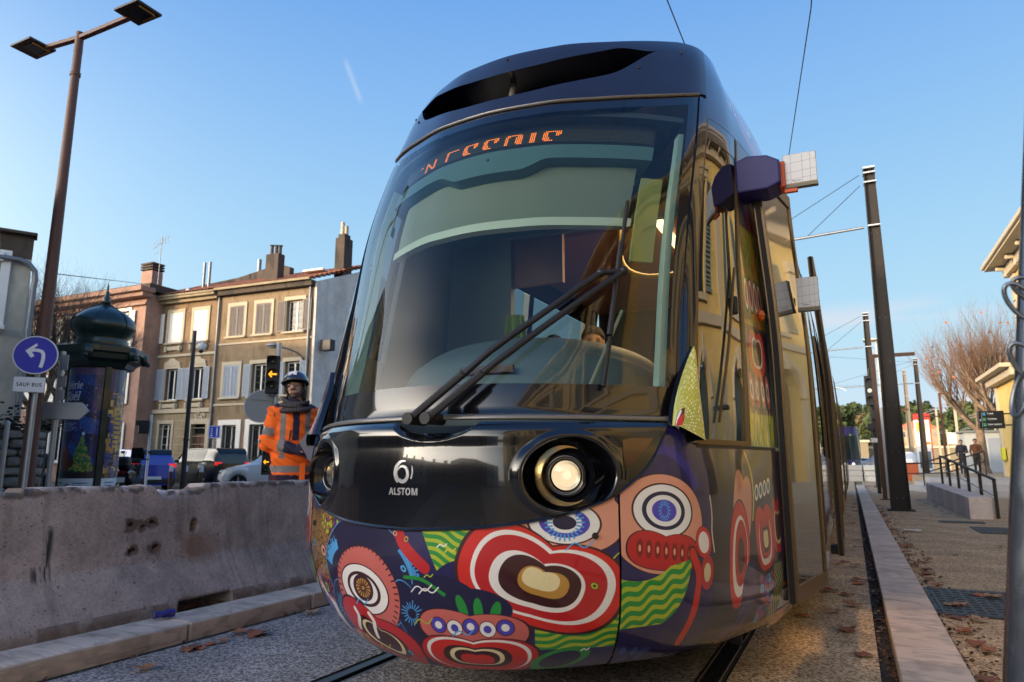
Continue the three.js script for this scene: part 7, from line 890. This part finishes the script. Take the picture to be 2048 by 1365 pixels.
{
  const skin = [0.52, 0.31, 0.22], beard = [0.05, 0.032, 0.024];
  const w = thing('person', 'worker in orange high visibility jacket and dark helmet standing behind the concrete barrier', 'person', [-4.79, 0, -5.10], rad(52));
  const headPos = [0.0, 1.555, 0.035], headRot = [-0.20, -0.45, 0.04];
  const hg = place(surfaceNets(headSDF, [-0.1, -0.1, -0.13], [0.1, 0.24, 0.14], 0.0045, (x, y, z) => { const b = (z > 0.045 && y < 0.032 + 0.01 * Math.abs(x) / 0.04 && y > -0.015) || (y > 0.056 && y < 0.074 && z > 0.07 && Math.abs(x) < 0.034) ; const lip = z > 0.08 && y > 0.036 && y < 0.058 && Math.abs(x) < 0.022; return lip ? [0.26, 0.10, 0.08] : b ? beard.map((v, i) => lerp(v, skin[i], 0.25)) : y > 0.15 ? [0.02, 0.018, 0.016] : skin; }), headPos, headRot);
  const hand = (pos, rot, g) => place(surfaceNets(handSDF(g), [-0.05, -0.1, -0.06], [0.19, 0.04, 0.08], 0.0045, () => skin), pos, rot);
  const hands = [hand([0.075, 1.065, 0.245], [0.2, 0.25, -0.15], 0.75), hand([0.24, 1.02, 0.22], [0.1, Math.PI - 0.4, 0.2], 0.8)];
  mesh('body', mergeC([hg, ...hands]), skinMat, w);
  // jacket
  const sR = [-0.175, 1.42, -0.005], eR = [-0.235, 1.13, 0.02], wR = [0.06, 1.065, 0.235], sL = [0.175, 1.42, -0.005], eL = [0.25, 1.12, 0.0], wL = [0.23, 1.03, 0.20];
  const torso = union([bone([0, 0.84, 0], [0, 1.05, 0.005], 0.180, 0.178, 0.78), bone([0, 1.05, 0.005], [0, 1.32, 0], 0.178, 0.188, 0.74), bone([-0.13, 1.43, -0.01], [0.13, 1.43, -0.01], 0.078, 0.078), bone([0, 1.45, -0.02], [0, 1.53, 0.0], 0.09, 0.085)], 0.06);
  const armR = union([bone(sR, eR, 0.074, 0.060), bone(eR, wR, 0.062, 0.046)], 0.03), armL = union([bone(sL, eL, 0.074, 0.060), bone(eL, wL, 0.062, 0.046)], 0.03);
  const wr = (x, y, z) => 0.006 * Math.sin(x * 31 + y * 47 + Math.sin(z * 29) * 2) + 0.004 * Math.sin(y * 83 + x * 40 + z * 50);
  const jac = (x, y, z) => { const d = smin(torso(x, y, z), Math.min(armR(x, y, z), armL(x, y, z)), 0.045) + wr(x, y, z) * 1.5; return Math.max(d, 0.755 - y); };
  const tOn = (p, a, b) => { const d = b.map((v, i) => v - a[i]), L = d[0] ** 2 + d[1] ** 2 + d[2] ** 2; return ((p[0] - a[0]) * d[0] + (p[1] - a[1]) * d[1] + (p[2] - a[2]) * d[2]) / L; };
  const OR = [0.95, 0.15, 0.008], NV = [0.016, 0.012, 0.04], RF = [0.20, 0.19, 0.185];
  const jcol = (x, y, z) => {
    const p = [x, y, z], da = armR(x, y, z), db = armL(x, y, z), dt = torso(x, y, z);
    if (Math.min(da, db) < dt - 0.012) { const R = da < db, [s, e, q] = R ? [sR, eR, wR] : [sL, eL, wL], tu = tOn(p, s, e), tf = tOn(p, e, q); const up = bone(s, e, 0.08, 0.07)(x, y, z) < bone(e, q, 0.07, 0.05)(x, y, z); if (up) return tu > 0.52 && tu < 0.76 ? RF : OR; return tf > 0.52 ? NV : tf > 0.34 ? RF : OR; }
    if (y > 1.47) return NV; if (y < 0.84) return NV; if (y > 0.865 && y < 0.925) return RF; if (z > 0 && Math.abs(x) < 0.032 && y > 1.10) return y > 1.16 ? NV : OR;
    const ax = Math.abs(x); if (y > 0.99 && ax > 0.088 && ax < 0.138) return RF; if (ax > 0.185 && ax < 0.195 && y > 1.2) return NV; return OR;
  };
  mesh('jacket', surfaceNets(jac, [-0.46, 0.74, -0.26], [0.46, 1.60, 0.36], 0.0105, jcol), clothMat, w);
  mesh('trousers', surfaceNets(union([bone([0, 0.88, 0], [0, 0.78, 0], 0.145, 0.155, 0.75), bone([-0.09, 0.8, 0], [-0.115, 0.46, 0.02], 0.105, 0.08), bone([-0.115, 0.46, 0.02], [-0.12, 0.10, -0.01], 0.08, 0.068), bone([0.09, 0.8, 0], [0.115, 0.46, 0.02], 0.105, 0.08), bone([0.115, 0.46, 0.02], [0.12, 0.10, -0.01], 0.08, 0.068)], 0.05), [-0.3, 0.02, -0.22], [0.3, 1.0, 0.22], 0.014), std([0.055, 0.006, 0.016], 0.85), w);
  for (const s of [-1, 1]) mesh('boot', surfaceNets(union([bone([s * 0.12, 0.055, -0.05], [s * 0.13, 0.05, 0.15], 0.052, 0.046), bone([s * 0.12, 0.06, -0.03], [s * 0.12, 0.16, -0.02], 0.055, 0.06)], 0.04), [s * 0.12 - 0.1, -0.01, -0.15], [s * 0.12 + 0.1, 0.26, 0.24], 0.012), M.rubber, w);
  mesh('jacket_tab', [rbox(0.05, 0.20, 0.008, 0.003, 0.075, 0.85, 0.152), ...[[0.07, 0.985], [0.095, 0.985], [0.075, 0.765]].map(([x, y]) => new THREE.SphereGeometry(0.006, 8, 6).translate(x, y, 0.156))], std(OR, 0.8), w);
  mesh('zip_flap', [tube([[-0.045, 1.26, 0.142], [-0.055, 1.16, 0.148], [-0.035, 1.08, 0.146]], 0.006, 10, 6)], M.black, w);
  const H = new THREE.Group(); H.name = 'helmet'; w.add(H); H.position.set(headPos[0], headPos[1] + 0.018, headPos[2]); H.rotation.set(...headRot);
  mesh('shell', (() => { const g = new THREE.SphereGeometry(0.122, 40, 20, 0, 6.283, 0, 1.62).scale(0.98, 1.0, 1.12); return g.translate(0, 0.145, -0.012); })(), phys([0.02, 0.022, 0.045], 0.2, { clearcoat: 1 }), H); mesh('brim', [tube([[-0.118, 0.142, 0.0], [-0.10, 0.138, 0.09], [0, 0.143, 0.142], [0.10, 0.138, 0.09], [0.118, 0.142, 0.0]], 0.010, 30, 8), ...[...Array(1)].map(() => grid(16, 4, (u, v) => { const a = lerp(-1.1, 1.1, u); return [Math.sin(a) * (0.115 + 0.018 * v), 0.15 - 0.008 * v, -0.012 + Math.cos(a) * (0.13 + 0.028 * v)]; }))], phys([0.05, 0.045, 0.04], 0.4), H);
  const idt = canvasTex(128, 64, (c, W, Hh) => { c.fillStyle = '#d9d4d6'; c.fillRect(0, 0, W, Hh); c.fillStyle = '#6f6a72'; for (let k = 0; k < 4; k++) c.fillRect(10, 10 + k * 12, 70 - k * 6, 4); c.fillStyle = '#b0464a'; c.fillRect(92, 12, 22, 12); c.fillStyle = '#3d3a3e'; c.fillRect(92, 30, 24, 22); });
  mesh('badge', rbox(0.085, 0.05, 0.012, 0.004).rotateX(-0.5).translate(0, 0.213, 0.095), new THREE.MeshStandardMaterial({ map: idt, roughness: 0.5 }), H); mesh('chin_strap', [tube([[-0.1, 0.14, 0.02], [-0.085, 0.06, 0.03], [-0.05, 0.0, 0.05], [0, -0.012, 0.06]], 0.007, 16, 6), tube([[0.1, 0.14, 0.02], [0.085, 0.06, 0.03], [0.05, 0.0, 0.05], [0, -0.012, 0.06]], 0.007, 16, 6)], M.black, H);
  mesh('balaclava', grid(30, 10, (u, v) => { const a = lerp(1.0, 5.28, u); return [Math.sin(a) * 0.088, lerp(-0.03, 0.16, v), -0.014 + Math.cos(a) * 0.100]; }), std([0.012, 0.011, 0.012], 0.9, { side: THREE.DoubleSide }), w.children[0] ? H : H);
  const gl = new THREE.Group(); gl.name = 'glasses'; w.add(gl); gl.position.set(...headPos); gl.rotation.set(...headRot); for (const s of [-1, 1]) { mesh('rim', new THREE.TorusGeometry(0.022, 0.0028, 6, 24).scale(1.15, 0.8, 1).translate(s * 0.034, 0.116, 0.102), M.black, gl); mesh('temple', rod([s * 0.058, 0.12, 0.098], [s * 0.08, 0.12, 0.0], 0.0025, 6), M.black, gl); mesh('eye', new THREE.SphereGeometry(0.010, 12, 8).scale(1.2, 0.75, 0.8).translate(s * 0.032, 0.114, 0.076), std([0.35, 0.32, 0.30], 0.3), gl); mesh('iris', new THREE.SphereGeometry(0.0055, 10, 6).translate(s * 0.032 - 0.002, 0.115, 0.083), M.black, gl); mesh('eyebrow', rbox(0.034, 0.006, 0.008, 0.003, s * 0.034, 0.137, 0.086), M.black, gl); } mesh('bridge', rod([-0.01, 0.12, 0.104], [0.01, 0.12, 0.104], 0.0025, 6), M.black, gl);
  const sct = tex(128, (u, v) => { const k = 0.18 + 0.14 * (Math.sin(u * 90) > 0.2 ? 1 : 0) * (Math.sin(v * 60) > 0 ? 1 : 0.4) + 0.06 * vnoise(u * 60, v * 60, 4); return [k * 1.08, k, k * 1.02]; });
  mesh('scarf', [0, 1, 2, 3].map((k) => { const pts = []; for (let i = 0; i < 14; i++) { const a = i / 14 * 6.283; pts.push([Math.sin(a) * (0.105 + 0.012 * k), 1.535 - k * 0.022 + 0.012 * Math.sin(a * 2 + k) - 0.03 * Math.max(0, Math.cos(a)) + 0.03 * Math.sin(a) * (k % 2 ? 1 : -0.6), 0.02 + Math.cos(a) * (0.10 + 0.015 * k)]); } return tube(pts, 0.021, 60, 10, true); }), new THREE.MeshStandardMaterial({ map: withRep(sct, 3, 1), roughness: 0.95, bumpMap: bumpFine, bumpScale: 0.004 }), w);
  const fo = thing('clipboard', 'grey folder held by the worker in the orange jacket', 'folder', [-4.79, 0, -5.10], rad(52)); const sheet = extr([[-0.05, 0.05], [0.035, 0.17], [0.115, 0.04], [0.11, -0.10], [0.05, -0.12]], 0.006, 0.001); sheet.rotateX(-0.10); mesh('folder', sheet.translate(0.06, 1.085, 0.30), phys([0.22, 0.21, 0.24], 0.35, {}), fo);
}
// simpler figures: passers-by on the forecourt and people inside the tram
function figure(label, pos, ry, c, o = {}) {
  const f = thing('person', label, 'person', pos, ry), k = o.step || 0;
  const legs = [bone([0, 0.95, 0], [0, 0.86, 0], 0.14, 0.14, 0.8), bone([-0.08, 0.86, 0], [-0.09, 0.48, 0.12 * k], 0.085, 0.06), bone([-0.09, 0.48, 0.12 * k], [-0.09, 0.08, 0.02 * k], 0.06, 0.045), bone([0.08, 0.86, 0], [0.09, 0.48, 0.02 * k], 0.085, 0.06), bone([0.09, 0.48, 0.02 * k], [0.09, 0.08, -0.22 * k], 0.06, 0.045), bone([-0.09, 0.05, 0.02 * k - 0.03], [-0.09, 0.04, 0.02 * k + 0.13], 0.045, 0.035), bone([0.09, 0.05, -0.22 * k - 0.03], [0.09, 0.04, -0.22 * k + 0.13], 0.045, 0.035)];
  const top = [bone([0, 0.98, 0], [0, 1.30, 0], 0.145, 0.165, 0.72), bone([-0.13, 1.38, 0], [0.13, 1.38, 0], 0.07, 0.07), bone([-0.18, 1.37, 0], [-0.235, 1.1, -0.05 * k], 0.06, 0.048), bone([-0.235, 1.1, -0.05 * k], [-0.2, 0.92, 0.1], 0.046, 0.035), bone([0.18, 1.37, 0], [0.235, 1.1, 0.05 * k], 0.06, 0.048), bone([0.235, 1.1, 0.05 * k], [0.12, 1.05, 0.2], 0.046, 0.035), bone([0.12, 1.05, 0.2], [0.06, 1.06, 0.26], 0.036, 0.022), bone([-0.2, 0.92, 0.1], [-0.19, 0.82, 0.13], 0.034, 0.022)];
  const hd = [(x, y, z) => headSDF(x, y - 1.49, z - 0.01)];
  const all = union([...legs, ...top, ...hd], 0.03), up = union(top, 0.03), lo = union(legs, 0.03);
  mesh('body', surfaceNets(all, [-0.34, -0.01, -0.36], [0.34, 1.75, 0.36], 0.015, (x, y, z) => { if (y > 1.46 || (y < 0.90 && y > 0.78 && Math.abs(x) > 0.16) || (z > 0.2 && x < 0.12 && y > 1.0)) return c.skin; return lo(x, y, z) < up(x, y, z) ? (y < 0.09 ? [0.02, 0.02, 0.02] : c.legs) : c.top; }), clothMat, f);
  mesh('hair', new THREE.SphereGeometry(0.095, 24, 14, 0, 6.283, 0, 1.75).rotateX(-0.45).scale(0.93, 1.05, 1.1).translate(0, 1.635, -0.012), std(c.hair, 0.8), f);
  return f;
}
figure('person walking in brown top and black trousers under the plane trees', [5.55, 0.46, -41.0], rad(-8), { skin: [0.38, 0.22, 0.15], top: [0.11, 0.04, 0.012], legs: [0.012, 0.012, 0.014], hair: [0.02, 0.014, 0.01] }, { step: 0.8 });
figure('person in dark coat walking just behind the one in the brown top', [5.1, 0.46, -42.2], rad(-8), { skin: [0.38, 0.22, 0.15], top: [0.015, 0.016, 0.03], legs: [0.012, 0.012, 0.018], hair: [0.03, 0.02, 0.012] }, { step: 0.6 });
figure('dark haired person standing by the window inside the tram', [-2.05, 0.22, -5.0], rad(20), { skin: [0.40, 0.24, 0.17], top: [0.02, 0.02, 0.03], legs: [0.02, 0.02, 0.03], hair: [0.012, 0.010, 0.009] });
figure('dark haired person standing behind the driver desk inside the tram', [-1.62, 0.20, -4.7], rad(20), { skin: [0.40, 0.24, 0.17], top: [0.03, 0.025, 0.03], legs: [0.02, 0.02, 0.03], hair: [0.012, 0.010, 0.009] });
renderer.render(scene, camera);
